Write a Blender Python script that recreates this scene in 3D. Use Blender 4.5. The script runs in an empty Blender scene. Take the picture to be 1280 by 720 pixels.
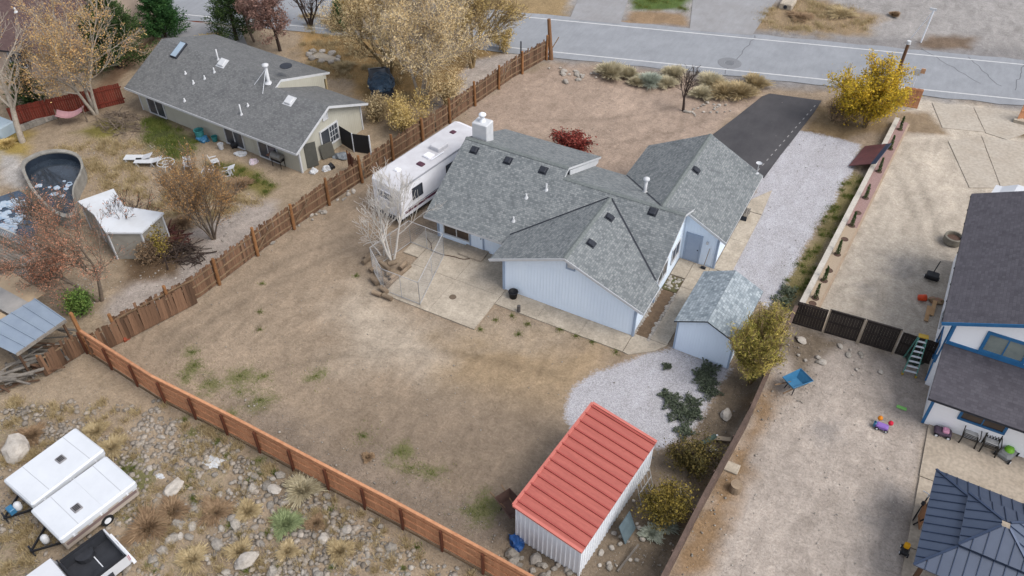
import bpy, bmesh, math, random
import numpy as np
from mathutils import Vector, Matrix, noise as mnoise
R = math.radians
rnd = random.Random(7)
NP = np.random.RandomState(11)
scene = bpy.context.scene
COL = scene.collection
# ---------------------------------------------------------------- camera
cam = bpy.data.cameras.new('camera'); camo = bpy.data.objects.new('camera', cam); COL.objects.link(camo)
cam.sensor_width = 36; cam.lens = 36 * 1050 / 1280; cam.clip_end = 3000; cam.clip_start = 0.5
camo.location = (0, 0, 34); camo.rotation_euler = (R(90 - 42.45), 0, R(28.3))
scene.camera = camo
# ---------------------------------------------------------------- sky, sun, exposure
SUN_EL, SUN_AZ = R(52), R(90)                 # azimuth measured from +Y towards +X
w = bpy.data.worlds.new('World'); scene.world = w; w.use_nodes = True
nt = w.node_tree
sky = nt.nodes.new('ShaderNodeTexSky'); sky.sky_type = 'NISHITA'; sky.sun_disc = False
sky.sun_elevation = SUN_EL; sky.sun_rotation = SUN_AZ; sky.dust_density = 6.0; sky.air_density = 1.0; sky.ozone_density = 1.0; sky.altitude = 1400
hsv = nt.nodes.new('ShaderNodeHueSaturation'); hsv.inputs['Saturation'].default_value = 0.4      # high overcast: the blue is veiled
nt.links.new(sky.outputs[0], hsv.inputs['Color'])
bg = nt.nodes['Background']; nt.links.new(hsv.outputs[0], bg.inputs[0]); bg.inputs[1].default_value = 0.15
sun = bpy.data.lights.new('sun', 'SUN'); sun.energy = 1.3; sun.angle = R(34); sun.color = (1, .95, .88)
suno = bpy.data.objects.new('sun', sun); COL.objects.link(suno)
sd = Vector((math.sin(SUN_AZ) * math.cos(SUN_EL), math.cos(SUN_AZ) * math.cos(SUN_EL), math.sin(SUN_EL)))
suno.rotation_euler = sd.to_track_quat('Z', 'Y').to_euler(); suno.location = (20, 20, 60)
vs = scene.view_settings; vs.view_transform = 'Standard'; vs.look = 'None'; vs.exposure = 0.95; vs.gamma = 1; vs.use_curve_mapping = False
scene.render.engine = 'CYCLES'
scene.cycles.max_bounces = 5; scene.cycles.diffuse_bounces = 3; scene.cycles.transparent_max_bounces = 8

# ---------------------------------------------------------------- materials
KA = 1 / 1.55
def lin(c):
    c /= 255.0
    return c / 12.92 if c <= .04045 else ((c + .055) / 1.055) ** 2.4
def S(r, g, b, k=1.0):                          # picture colour -> surface albedo
    return tuple(min(.85, lin(v) * KA * k) for v in (r, g, b)) + (1,)
MATS = {}
def nodes(name):
    m = bpy.data.materials.new(name); m.use_nodes = True
    n = m.node_tree.nodes; b = n['Principled BSDF']
    return m, m.node_tree, n, b
def link(t, a, b): t.links.new(a, b)
def ramp(t, fac, stops):
    r = t.nodes.new('ShaderNodeValToRGB')
    e = r.color_ramp.elements
    while len(e) < len(stops): e.new(.5)
    for k, (p, c) in zip(e, stops): k.position = p; k.color = c
    if fac is not None: link(t, fac, r.inputs[0])
    return r.outputs[0]
def noise(t, scale, detail=4, rough=.6, vec=None, dist=0):
    n = t.nodes.new('ShaderNodeTexNoise'); n.inputs['Scale'].default_value = scale; n.inputs['Detail'].default_value = detail
    n.inputs['Roughness'].default_value = rough; n.inputs['Distortion'].default_value = dist
    if vec is not None: link(t, vec, n.inputs['Vector'])
    return n.outputs['Fac']
def mixc(t, fac, a, b, mode='MIX'):
    m = t.nodes.new('ShaderNodeMix'); m.data_type = 'RGBA'; m.blend_type = mode
    for s, v in ((m.inputs[0], fac), (m.inputs[6], a), (m.inputs[7], b)):
        if hasattr(v, 'links'): link(t, v, s)
        else: s.default_value = v
    return m.outputs[2]
def bump(t, bsdf, h, strength=.3, dist=.02):
    b = t.nodes.new('ShaderNodeBump'); b.inputs['Strength'].default_value = strength; b.inputs['Distance'].default_value = dist
    link(t, h, b.inputs['Height']); link(t, b.outputs[0], bsdf.inputs['Normal'])
def pos(t):
    return t.nodes.new('ShaderNodeNewGeometry').outputs['Position']
def mapping(t, vec, sc=(1, 1, 1), rot=(0, 0, 0)):
    m = t.nodes.new('ShaderNodeMapping'); link(t, vec, m.inputs[0]); m.inputs['Scale'].default_value = sc; m.inputs['Rotation'].default_value = rot
    return m.outputs[0]
def M(name, c1, c2=None, scale=3.0, rough=.8, metal=0, bmp=.15, island=0.0, stretch=None, fine=0.0, spec=.3):
    """weathered plain material: two colours mixed by noise, optional per-piece variation"""
    if name in MATS: return MATS[name]
    m, t, n, b = nodes(name)
    c2 = c2 or tuple(v * .8 for v in c1[:3]) + (1,)
    tc = t.nodes.new('ShaderNodeTexCoord').outputs['Object']
    if stretch: tc = mapping(t, tc, stretch)
    nz = noise(t, scale, 5, .65, tc)
    col = ramp(t, nz, [(.3, c1), (.7, c2)])
    if fine:
        nf = noise(t, scale * 9, 2, .5, tc)
        col = mixc(t, fine, col, ramp(t, nf, [(.35, (.25, .25, .25, 1)), (.65, (1, 1, 1, 1))]), 'MULTIPLY')
    if island:
        g = t.nodes.new('ShaderNodeNewGeometry'); oi = t.nodes.new('ShaderNodeObjectInfo')
        ad = t.nodes.new('ShaderNodeMath'); ad.operation = 'ADD'; link(t, g.outputs['Random Per Island'], ad.inputs[0]); link(t, oi.outputs['Random'], ad.inputs[1])
        fr = t.nodes.new('ShaderNodeMath'); fr.operation = 'FRACT'; link(t, ad.outputs[0], fr.inputs[0])
        lo = 1 - island; hi = 1 + island
        col = mixc(t, 1.0, col, ramp(t, fr.outputs[0], [(0, (lo, lo, lo, 1)), (1, (hi, hi, hi, 1))]), 'MULTIPLY')
    link(t, col, b.inputs['Base Color'])
    b.inputs['Roughness'].default_value = rough; b.inputs['Metallic'].default_value = metal; b.inputs['Specular IOR Level'].default_value = spec
    if bmp: bump(t, b, nz, bmp, .02)
    MATS[name] = m
    return m
def leafmat(name, stops, rough=.75):
    """foliage: every leaf takes its own tone from a ramp"""
    m, t, n, b = nodes(name); stops = [(p_, tuple(min(.8, v * 1.55) for v in c_[:3]) + (1,)) for p_, c_ in stops]
    g = t.nodes.new('ShaderNodeNewGeometry')
    big = noise(t, .9, 3, .6, g.outputs['Position'])
    ad = t.nodes.new('ShaderNodeMath'); ad.operation = 'MULTIPLY_ADD'; link(t, big, ad.inputs[0]); ad.inputs[1].default_value = .9; 
    mu = t.nodes.new('ShaderNodeMath'); mu.operation = 'MULTIPLY'; link(t, g.outputs['Random Per Island'], mu.inputs[0]); mu.inputs[1].default_value = .55
    sb = t.nodes.new('ShaderNodeMath'); sb.operation = 'SUBTRACT'; link(t, mu.outputs[0], sb.inputs[0]); sb.inputs[1].default_value = .22
    link(t, sb.outputs[0], ad.inputs[2])
    col = ramp(t, ad.outputs[0], stops)
    link(t, col, b.inputs['Base Color']); b.inputs['Roughness'].default_value = rough; b.inputs['Specular IOR Level'].default_value = .15
    tr = t.nodes.new('ShaderNodeBsdfTranslucent'); link(t, col, tr.inputs[0])
    ms = t.nodes.new('ShaderNodeMixShader'); ms.inputs[0].default_value = .3
    link(t, b.outputs[0], ms.inputs[1]); link(t, tr.outputs[0], ms.inputs[2])
    link(t, ms.outputs[0], n['Material Output'].inputs[0])
    return m
def shingles(name, dark, mid, light, roww=.165, tabw=.30, contrast=1.0):
    m, t, n, b = nodes(name)
    uv = t.nodes.new('ShaderNodeUVMap').outputs[0]
    jit = noise(t, 1.3, 2, .5, uv)
    br = t.nodes.new('ShaderNodeTexBrick'); link(t, uv, br.inputs['Vector'])
    br.inputs['Scale'].default_value = 1; br.inputs['Brick Width'].default_value = tabw; br.inputs['Row Height'].default_value = roww
    br.inputs['Mortar Size'].default_value = .012; br.inputs['Mortar Smooth'].default_value = .3; br.offset = .37; br.offset_frequency = 2; br.squash = .7; br.squash_frequency = 3
    br.inputs['Color1'].default_value = (0, 0, 0, 1); br.inputs['Color2'].default_value = (1, 1, 1, 1); br.inputs['Mortar'].default_value = (0, 0, 0, 1)
    blot = noise(t, 1.1, 3, .6, uv)
    fine = noise(t, 34, 3, .8, uv)
    a = t.nodes.new('ShaderNodeMath'); a.operation = 'MULTIPLY_ADD'; link(t, br.outputs['Color'], a.inputs[0]); a.inputs[1].default_value = .55 * contrast; bl = t.nodes.new('ShaderNodeMath'); bl.operation = 'MULTIPLY_ADD'; link(t, blot, bl.inputs[0]); bl.inputs[1].default_value = .45; bl.inputs[2].default_value = .28; link(t, bl.outputs[0], a.inputs[2])
    a2 = t.nodes.new('ShaderNodeMath'); a2.operation = 'MULTIPLY_ADD'; link(t, fine, a2.inputs[0]); a2.inputs[1].default_value = .5; link(t, a.outputs[0], a2.inputs[2])
    a3 = t.nodes.new('ShaderNodeMath'); a3.operation = 'SUBTRACT'; link(t, a2.outputs[0], a3.inputs[0]); a3.inputs[1].default_value = .42
    col = ramp(t, a3.outputs[0], [(.1, dark), (.45, mid), (.95, light)])
    link(t, col, b.inputs['Base Color']); b.inputs['Roughness'].default_value = .92; b.inputs['Specular IOR Level'].default_value = .2
    inv = t.nodes.new('ShaderNodeMath'); inv.operation = 'SUBTRACT'; inv.inputs[0].default_value = 1; link(t, br.outputs['Fac'], inv.inputs[1])
    ad = t.nodes.new('ShaderNodeMath'); ad.operation = 'MULTIPLY_ADD'; link(t, fine, ad.inputs[0]); ad.inputs[1].default_value = .5; link(t, inv.outputs[0], ad.inputs[2])
    bump(t, b, ad.outputs[0], .6, .02)
    MATS[name] = m
    return m
def siding(name, c1, c2, pitch=.2, axis='V'):
    """painted board siding with pressed grooves (relief only) and faint weathering"""
    m, t, n, b = nodes(name)
    p = pos(t)
    nz = noise(t, .9, 5, .6, mapping(t, p, (1, 1, .35)))
    link(t, ramp(t, nz, [(.3, c1), (.75, c2)]), b.inputs['Base Color'])
    sx = t.nodes.new('ShaderNodeSeparateXYZ'); link(t, p, sx.inputs[0])
    if axis == 'V':
        s = t.nodes.new('ShaderNodeMath'); s.operation = 'ADD'; link(t, sx.outputs[0], s.inputs[0]); link(t, sx.outputs[1], s.inputs[1]); src = s.outputs[0]
    else: src = sx.outputs[2]
    d = t.nodes.new('ShaderNodeMath'); d.operation = 'DIVIDE'; link(t, src, d.inputs[0]); d.inputs[1].default_value = pitch
    f = t.nodes.new('ShaderNodeMath'); f.operation = 'FRACT'; link(t, d.outputs[0], f.inputs[0])
    g = ramp(t, f.outputs[0], [(0, (0, 0, 0, 1)), (.12, (1, 1, 1, 1)), (.88, (1, 1, 1, 1)), (1, (0, 0, 0, 1))]) if axis == 'V' else f.outputs[0]
    bump(t, b, g, .55, .03)
    b.inputs['Roughness'].default_value = .7; b.inputs['Specular IOR Level'].default_value = .25
    MATS[name] = m
    return m
W1 = (1, 1, 1, 1)
concrete = M('concrete', S(216, 203, 184), S(178, 166, 149), 1.1, .9, fine=.3)
concrete_old = M('concrete_old', S(204, 190, 172), S(180, 166, 148), .7, .9, fine=.3)
white = M('white_paint', S(225, 226, 228), S(205, 208, 212), 2, .6, bmp=.05)
trimblue = M('trim_grey_blue', S(180, 197, 220), S(166, 184, 208), 3, .6, bmp=.05)
wallblue = siding('pale_blue_siding', (.68, .77, .87, 1), (.62, .71, .82, 1), .2)
roofmain = shingles('roof_shingle_grey_blue', S(92, 97, 101), S(126, 131, 133), S(168, 171, 171), .13, .2, .75)
roofleft = shingles('roof_shingle_grey', S(92, 94, 96), S(120, 121, 122), S(150, 151, 150), .13, .2, .6)
roofshed = shingles('roof_shingle_shed', S(106, 117, 125), S(146, 157, 164), S(192, 201, 206), .16, .22, .95)
roofdark = shingles('roof_shingle_charcoal', S(72, 70, 76), S(92, 89, 96), S(112, 110, 116), .16, .28, .5)
roofbrown = shingles('roof_shingle_brown', S(84, 66, 66), S(104, 84, 82), S(124, 104, 100), contrast=.5)
dark = M('dark_metal', S(52, 56, 66), S(40, 44, 52), 4, .6, bmp=.05)
black = M('black_plastic', S(38, 38, 42), S(28, 28, 32), 5, .6, bmp=.05)
glass = M('window_glass', (.03, .035, .045, 1), (.05, .055, .065, 1), 1.2, .12, bmp=0, spec=.6)
brownglass = M('window_glass_curtain', (.075, .05, .035, 1), (.03, .025, .025, 1), 1.2, .15, bmp=0, spec=.5)
cedar = M('new_cedar', S(226, 166, 124), S(198, 136, 98), 1.5, .8, island=.14, stretch=(3, 3, .4), fine=.2)
cedar_dark = M('damp_cedar', S(112, 64, 44), S(92, 52, 36), 1.5, .8, island=.1, stretch=(3, 3, .4))
oldwood = M('weathered_wood', S(142, 109, 84), S(98, 73, 58), 1.2, .9, island=.42, stretch=(3, 3, .35), fine=.35)
oldrail = M('weathered_rail', S(158, 132, 104), S(120, 96, 74), 1.2, .9, island=.2, fine=.25)
postwood = M('post_wood', S(172, 122, 78), S(130, 90, 58), 1.2, .9, island=.25, fine=.25)
greywood = M('grey_wood', S(150, 142, 132), S(108, 102, 96), 1.4, .9, island=.35, fine=.3)
logwood = M('cut_log', S(172, 152, 128), S(128, 110, 92), 2, .9, island=.25, fine=.3)
darkfence = M('dark_stained_wood', S(62, 54, 50), S(44, 38, 36), 1.2, .7, island=.25, stretch=(3, 3, .4))
brownfence = M('brown_stained_wood', S(116, 96, 86), S(92, 76, 68), 1.2, .85, island=.18, fine=.25)
tan_metal = M('tan_metal', S(172, 158, 140), None, 3, .5, bmp=.03)
galv = M('galvanised_steel', (.66, .68, .71, 1), (.56, .58, .62, 1), 2.5, .5, bmp=.03)
redmetal = M('red_metal_roof', S(200, 112, 100), S(178, 96, 86), 1.6, .42, bmp=.03, stretch=(.4, 4, 1), fine=.22)
redrib = M('red_metal_rib', S(180, 84, 76), S(160, 74, 68), 1.0, .5, bmp=.03)
rvwhite = M('trailer_white', (.68, .68, .71, 1), (.6, .6, .63, 1), 1.2, .5, bmp=.03)
rvroof = M('trailer_roof_white', S(226, 226, 230), S(204, 202, 206), .8, .6, bmp=.03)
tyre = M('tyre_rubber', S(40, 40, 42), S(32, 32, 34), 5, .8, bmp=.1)
bark_pale = M('pale_bark', S(206, 196, 182), S(168, 154, 138), 5, .9, fine=.3)
bark_grey = M('grey_bark', S(150, 134, 118), S(110, 96, 84), 5, .9, fine=.3)
bark_dark = M('dark_bark', S(92, 76, 68), S(62, 52, 48), 5, .9, fine=.3)
bark_tan = M('tan_bark', S(184, 160, 118), S(150, 126, 92), 5, .9, fine=.3)
rock = M('field_stone', S(186, 178, 167), S(140, 134, 126), 2.2, .9, island=.3, fine=.35, bmp=.4)
paleroc = M('pale_stone', S(206, 198, 188), S(170, 162, 152), 2.2, .9, island=.2, fine=.25, bmp=.4)
blue_plastic = M('blue_plastic', S(70, 134, 176), S(56, 112, 150), 3, .4, bmp=.03)
bluetrim = M('blue_trim_paint', S(58, 124, 176), S(48, 108, 158), 2, .5, bmp=.03)
slate_metal = M('slate_blue_metal_roof', S(80, 92, 114), S(68, 80, 102), .8, .34, metal=.2, bmp=.03, spec=.6)
slate_rib = M('slate_blue_metal_seam', S(70, 84, 110), None, 2, .4, metal=.3, bmp=0)
redstone = M('red_paint', S(140, 62, 46), S(108, 48, 36), 1.2, .85, island=.25, fine=.3)

# ---------------------------------------------------------------- mesh building
class MB:
    def __init__(s): s.v = []; s.f = []; s.m = []; s.uv = {}
    def poly(s, pts, mi=0, uv=None):
        i = len(s.v); s.v += [tuple(p) for p in pts]; k = len(s.f); s.f.append(tuple(range(i, i + len(pts)))); s.m.append(mi)
        if uv: s.uv[k] = uv
    def faces(s, vs, fs, mi=0):
        i = len(s.v); s.v += [tuple(p) for p in vs]
        for f in fs: s.f.append(tuple(i + k for k in f)); s.m.append(mi)
    def box(s, x0, x1, y0, y1, z0, z1, mi=0, mx=None):
        vs = [Vector((x, y, z)) for z in (z0, z1) for y in (y0, y1) for x in (x0, x1)]
        if mx is not None: vs = [mx @ v for v in vs]
        s.faces(vs, [(0, 2, 3, 1), (4, 5, 7, 6), (0, 1, 5, 4), (2, 6, 7, 3), (0, 4, 6, 2), (1, 3, 7, 5)], mi)
        return s
    def bev(s, x0, x1, y0, y1, z0, z1, b=.04, mi=0, mx=None):
        """box with chamfered upright and top edges"""
        o = [(x0 + b, y0), (x1 - b, y0), (x1, y0 + b), (x1, y1 - b), (x1 - b, y1), (x0 + b, y1), (x0, y1 - b), (x0, y0 + b)]
        cx, cy = (x0 + x1) / 2, (y0 + y1) / 2
        def inn(p): return (p[0] + (b if p[0] < cx else -b), p[1] + (b if p[1] < cy else -b))
        rows = [[(*p, z0) for p in o], [(*p, z1 - b) for p in o], [(*inn(p), z1) for p in o]]
        vs = [Vector(p) for r in rows for p in r]
        if mx is not None: vs = [mx @ v for v in vs]
        fs = [tuple(range(7, -1, -1)), tuple(range(16, 24))]
        for r in range(2):
            for k in range(8): fs.append((r * 8 + k, r * 8 + (k + 1) % 8, r * 8 + 8 + (k + 1) % 8, r * 8 + 8 + k))
        s.faces(vs, fs, mi); return s
    def prism(s, pts, z0, z1, mi=0, mi_side=None):
        n = len(pts); vs = [(x, y, z0) for x, y in pts] + [(x, y, z1) for x, y in pts]
        a = sum(pts[i][0] * pts[(i + 1) % n][1] - pts[(i + 1) % n][0] * pts[i][1] for i in range(n))
        top = tuple(range(n, 2 * n)); bot = tuple(range(n - 1, -1, -1))
        sd = [(i, (i + 1) % n, n + (i + 1) % n, n + i) for i in range(n)]
        if a < 0: top, bot = top[::-1], bot[::-1]; sd = [f[::-1] for f in sd]
        s.faces(vs, [top, bot], mi); s.faces([], [], mi)
        i = len(s.v) - len(vs)
        for f in sd: s.f.append(tuple(i + k for k in f)); s.m.append(mi if mi_side is None else mi_side)
        return s
    def extr(s, pts, d, mi=0):
        """extrude a 3D polygon along vector d"""
        n = len(pts); d = Vector(d); P0 = [Vector(p) for p in pts]; vs = P0 + [p + d for p in P0]
        s.faces(vs, [tuple(range(n - 1, -1, -1)), tuple(range(n, 2 * n))] + [(i, (i + 1) % n, n + (i + 1) % n, n + i) for i in range(n)], mi); return s
    def slab(s, pts, th, udir, mi=0, mi_side=1):
        """roof slope: polygon (any plane) with thickness straight down, UV in metres"""
        P0 = [Vector(p) for p in pts]; n = len(P0)
        nr = Vector((0, 0, 0))
        for i in range(n): nr += (P0[i] - P0[0]).cross(P0[(i + 1) % n] - P0[0])
        if nr.z < 0: P0.reverse(); nr = -nr
        nr.normalize(); u = Vector(udir).normalized(); v = nr.cross(u)
        s.poly(P0, mi, [((p - P0[0]).dot(u), (p - P0[0]).dot(v)) for p in P0])
        Bt = [p - Vector((0, 0, th)) for p in P0]
        s.poly(Bt[::-1], mi_side)
        for i in range(n): s.poly([P0[(i + 1) % n], P0[i], Bt[i], Bt[(i + 1) % n]], mi_side)
        return s
    def cyl(s, p0, p1, r0, r1=None, n=8, mi=0, cap=True):
        p0, p1 = Vector(p0), Vector(p1); r1 = r0 if r1 is None else r1
        d = (p1 - p0).normalized(); a = d.orthogonal().normalized(); b = d.cross(a)
        vs = []
        for p, r in ((p0, r0), (p1, r1)):
            for k in range(n): an = 2 * math.pi * k / n; vs.append(p + a * (r * math.cos(an)) + b * (r * math.sin(an)))
        fs = [(k, (k + 1) % n, n + (k + 1) % n, n + k) for k in range(n)]
        if cap: fs += [tuple(range(n - 1, -1, -1)), tuple(range(n, 2 * n))]
        s.faces(vs, fs, mi); return s
    def tube(s, pts, r, n=6, mi=0):
        for a, b in zip(pts[:-1], pts[1:]): s.cyl(a, b, r, r, n, mi)
        return s
    def bar(s, a, b, w, h, mi=0):
        """rectangular bar between two points, w sideways and h upwards"""
        a, b = Vector(a), Vector(b); d = b - a; L = d.length; d.normalize()
        up = Vector((0, 0, 1)) if abs(d.z) < .95 else Vector((0, 1, 0))
        sd_ = d.cross(up).normalized(); up = sd_.cross(d)
        mx = Matrix((d, sd_, up)).transposed().to_4x4(); mx.translation = a
        return s.box(0, L, -w / 2, w / 2, -h / 2, h / 2, mi, mx)
    def lathe(s, prof, n=16, mi=0, c=(0, 0, 0)):
        vs = []; fs = []
        for r, z in prof:
            for k in range(n): a = 2 * math.pi * k / n; vs.append((c[0] + r * math.cos(a), c[1] + r * math.sin(a), c[2] + z))
        for i in range(len(prof) - 1):
            for k in range(n): fs.append((i * n + k, i * n + (k + 1) % n, (i + 1) * n + (k + 1) % n, (i + 1) * n + k))
        s.faces(vs, fs, mi); return s
    def build(s, name, mats, parent=None, smooth=False, sub=None):
        me = bpy.data.meshes.new(name)
        off = Vector(sub) if sub is not None else None
        v = s.v if off is None else [(p[0] - off.x, p[1] - off.y, p[2] - off.z) for p in s.v]
        me.from_pydata([tuple(p) for p in v], [], s.f)
        if not isinstance(mats, (list, tuple)): mats = [mats]
        for m in mats: me.materials.append(m)
        if len(mats) > 1: me.polygons.foreach_set('material_index', s.m)
        if s.uv:
            uvl = me.uv_layers.new(name='UVMap')
            for k, uvs in s.uv.items():
                for li, c in zip(me.polygons[k].loop_indices, uvs): uvl.data[li].uv = c
        if smooth: me.polygons.foreach_set('use_smooth', [True] * len(me.polygons))
        me.update()
        return obj(name, me, parent)
def obj(name, me, parent=None):
    o = bpy.data.objects.new(name, me); COL.objects.link(o)
    if parent is not None: o.parent = parent
    return o
def tag(o, label=None, cat=None, group=None, kind=None):
    if label: o['label'] = label
    if cat: o['category'] = cat
    if group: o['group'] = group
    if kind: o['kind'] = kind
    return o
def thing(name, label, cat, loc=(0, 0, 0), rz=0, group=None):
    o = bpy.data.objects.new(name, None); COL.objects.link(o); o.empty_display_size = .2
    loc = tuple(loc) + (0,) * (3 - len(loc)); o.location = loc; o.rotation_euler = (0, 0, rz)
    return tag(o, label, cat, group)
def place(o, loc, rz=0):
    loc = tuple(loc) + (0,) * (3 - len(loc)); o.location = loc; o.rotation_euler = (0, 0, rz); return o
def dup(root, loc, rz=0, label=None, scale=1):
    r = root.copy(); COL.objects.link(r); place(r, loc, rz); r.scale = (scale,) * 3
    if label: r['label'] = label
    for ch in list(root.children):
        c = ch.copy(); COL.objects.link(c); c.parent = r
        for g in ch.children:
            d = g.copy(); COL.objects.link(d); d.parent = c
    return r
def bulk(name, verts, faces, mat, parent=None, smooth=False):
    """numpy arrays -> mesh; faces all of the same size"""
    verts = np.asarray(verts, np.float32); faces = np.asarray(faces, np.int32); k = faces.shape[1]
    me = bpy.data.meshes.new(name); me.vertices.add(len(verts)); me.vertices.foreach_set('co', verts.ravel())
    me.loops.add(faces.size); me.loops.foreach_set('vertex_index', faces.ravel())
    me.polygons.add(len(faces)); me.polygons.foreach_set('loop_start', np.arange(0, faces.size, k, dtype=np.int32))
    me.polygons.foreach_set('loop_total', np.full(len(faces), k, np.int32))
    if smooth: me.polygons.foreach_set('use_smooth', np.ones(len(faces), bool))
    me.update(calc_edges=True); me.validate()
    me.materials.append(mat)
    return obj(name, me, parent)
def inpoly(x, y, poly):
    x = np.asarray(x, float); y = np.asarray(y, float); c = np.zeros(x.shape, bool); n = len(poly)
    for i in range(n):
        x0, y0 = poly[i]; x1, y1 = poly[(i + 1) % n]
        if y0 == y1: continue
        c ^= ((y0 > y) != (y1 > y)) & (x < (x1 - x0) * (y - y0) / (y1 - y0) + x0)
    return c
def polydist(x, y, poly):
    """signed distance, positive inside"""
    d = np.full(np.shape(x), 1e9); n = len(poly)
    for i in range(n):
        x0, y0 = poly[i]; x1, y1 = poly[(i + 1) % n]; dx, dy = x1 - x0, y1 - y0; L = dx * dx + dy * dy + 1e-9
        t = np.clip(((x - x0) * dx + (y - y0) * dy) / L, 0, 1)
        d = np.minimum(d, np.hypot(x - x0 - t * dx, y - y0 - t * dy))
    return np.where(inpoly(x, y, poly), d, -d)
def vnoise(x, y, s, seed=0):
    x = np.asarray(x) / s + 1000.0; y = np.asarray(y) / s + 1000.0
    xi = np.floor(x).astype(np.int64); yi = np.floor(y).astype(np.int64); fx = x - xi; fy = y - yi
    fx = fx * fx * (3 - 2 * fx); fy = fy * fy * (3 - 2 * fy)
    def h(a, b):
        n = (a * 374761393 + b * 668265263 + seed * 974711) & 0x7fffffff
        n = ((n ^ (n >> 13)) * 1274126177) & 0x7fffffff
        return ((n ^ (n >> 16)) & 0xffff) / 65535.0
    return (h(xi, yi) * (1 - fx) + h(xi + 1, yi) * fx) * (1 - fy) + (h(xi, yi + 1) * (1 - fx) + h(xi + 1, yi + 1) * fx) * fy
def fbm(x, y, s, seed=0, o=4):
    r = 0; a = .5; t = 0
    for k in range(o): r = r + a * vnoise(x, y, s / 2 ** k, seed + k * 17); t += a; a *= .55
    return r / t

# ================================================================ GROUND
YARD = [(-35.88, 16.94), (-29.73, 16.35), (-24.44, 16.53), (-19.18, 16.23), (-14.54, 16.17), (-10.18, 15.94), (-4.53, 16.98), (-2.83, 19.64), (-2.13, 37.97), (-1.22, 61.31), (-0.74, 69.1), (-11.4, 66.09), (-28.86, 60.88), (-29.76, 55.27), (-30.9, 45.33), (-32.18, 36.49), (-33.09, 29.84), (-33.55, 22.96), (-34.76, 18.58)]
FIELD = [(-47.45, 8.06), (-38.06, 13.11), (-36.35, 14.67), (-35.88, 16.94), (-29.73, 16.35), (-24.44, 16.53), (-19.18, 16.23), (-14.54, 16.17), (-10.18, 15.94), (-6.24, 15.86), (-5.19, 8.42), (-28.51, -4.14)]
LEFTYARD = [(-35.88, 16.94), (-34.76, 18.58), (-33.55, 22.96), (-33.09, 29.84), (-32.18, 36.49), (-30.9, 45.33), (-29.76, 55.27), (-28.86, 60.88), (-35.54, 60.03), (-57.59, 53.7), (-65.49, 42.17), (-71.64, 38.86), (-81.76, 26.97), (-48.41, 8.18), (-38.06, 13.11)]
RIGHTUP = [(-2.06, 39.52), (-0.69, 63.28), (-0.57, 68.02), (14.41, 71.67), (14.51, 41.42), (5.31, 37.89)]
RIGHTLOW = [(-2.07, 37.71), (5.28, 38.08), (6.02, 32.94), (6.32, 24.06), (6.46, 17.79), (-2.19, 13.13), (-2.86, 19.71)]
FARSIDE = [(-45.98, 62.92), (-34.05, 66.37), (7.16, 78.79), (25.97, 84.98), (32.2, 147.34), (-57.87, 98.84)]
SHOULDER = [(-40.59, 62.85), (-34.85, 67.91), (-24.9, 71.3), (7.01, 80.87), (17.37, 84.29), (17.08, 71.8), (-0.25, 67.91), (-10.81, 63.98), (-23.67, 61.05), (-28.08, 59.32), (-32.32, 60.03)]
FRONT = [(-28.08, 59.32), (-23.67, 61.05), (-11.38, 63.67), (-10.57, 62.64), (-12.47, 54.37), (-15.73, 42.76), (-28.69, 43.44), (-30.03, 50.46), (-29.76, 55.27)]
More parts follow.
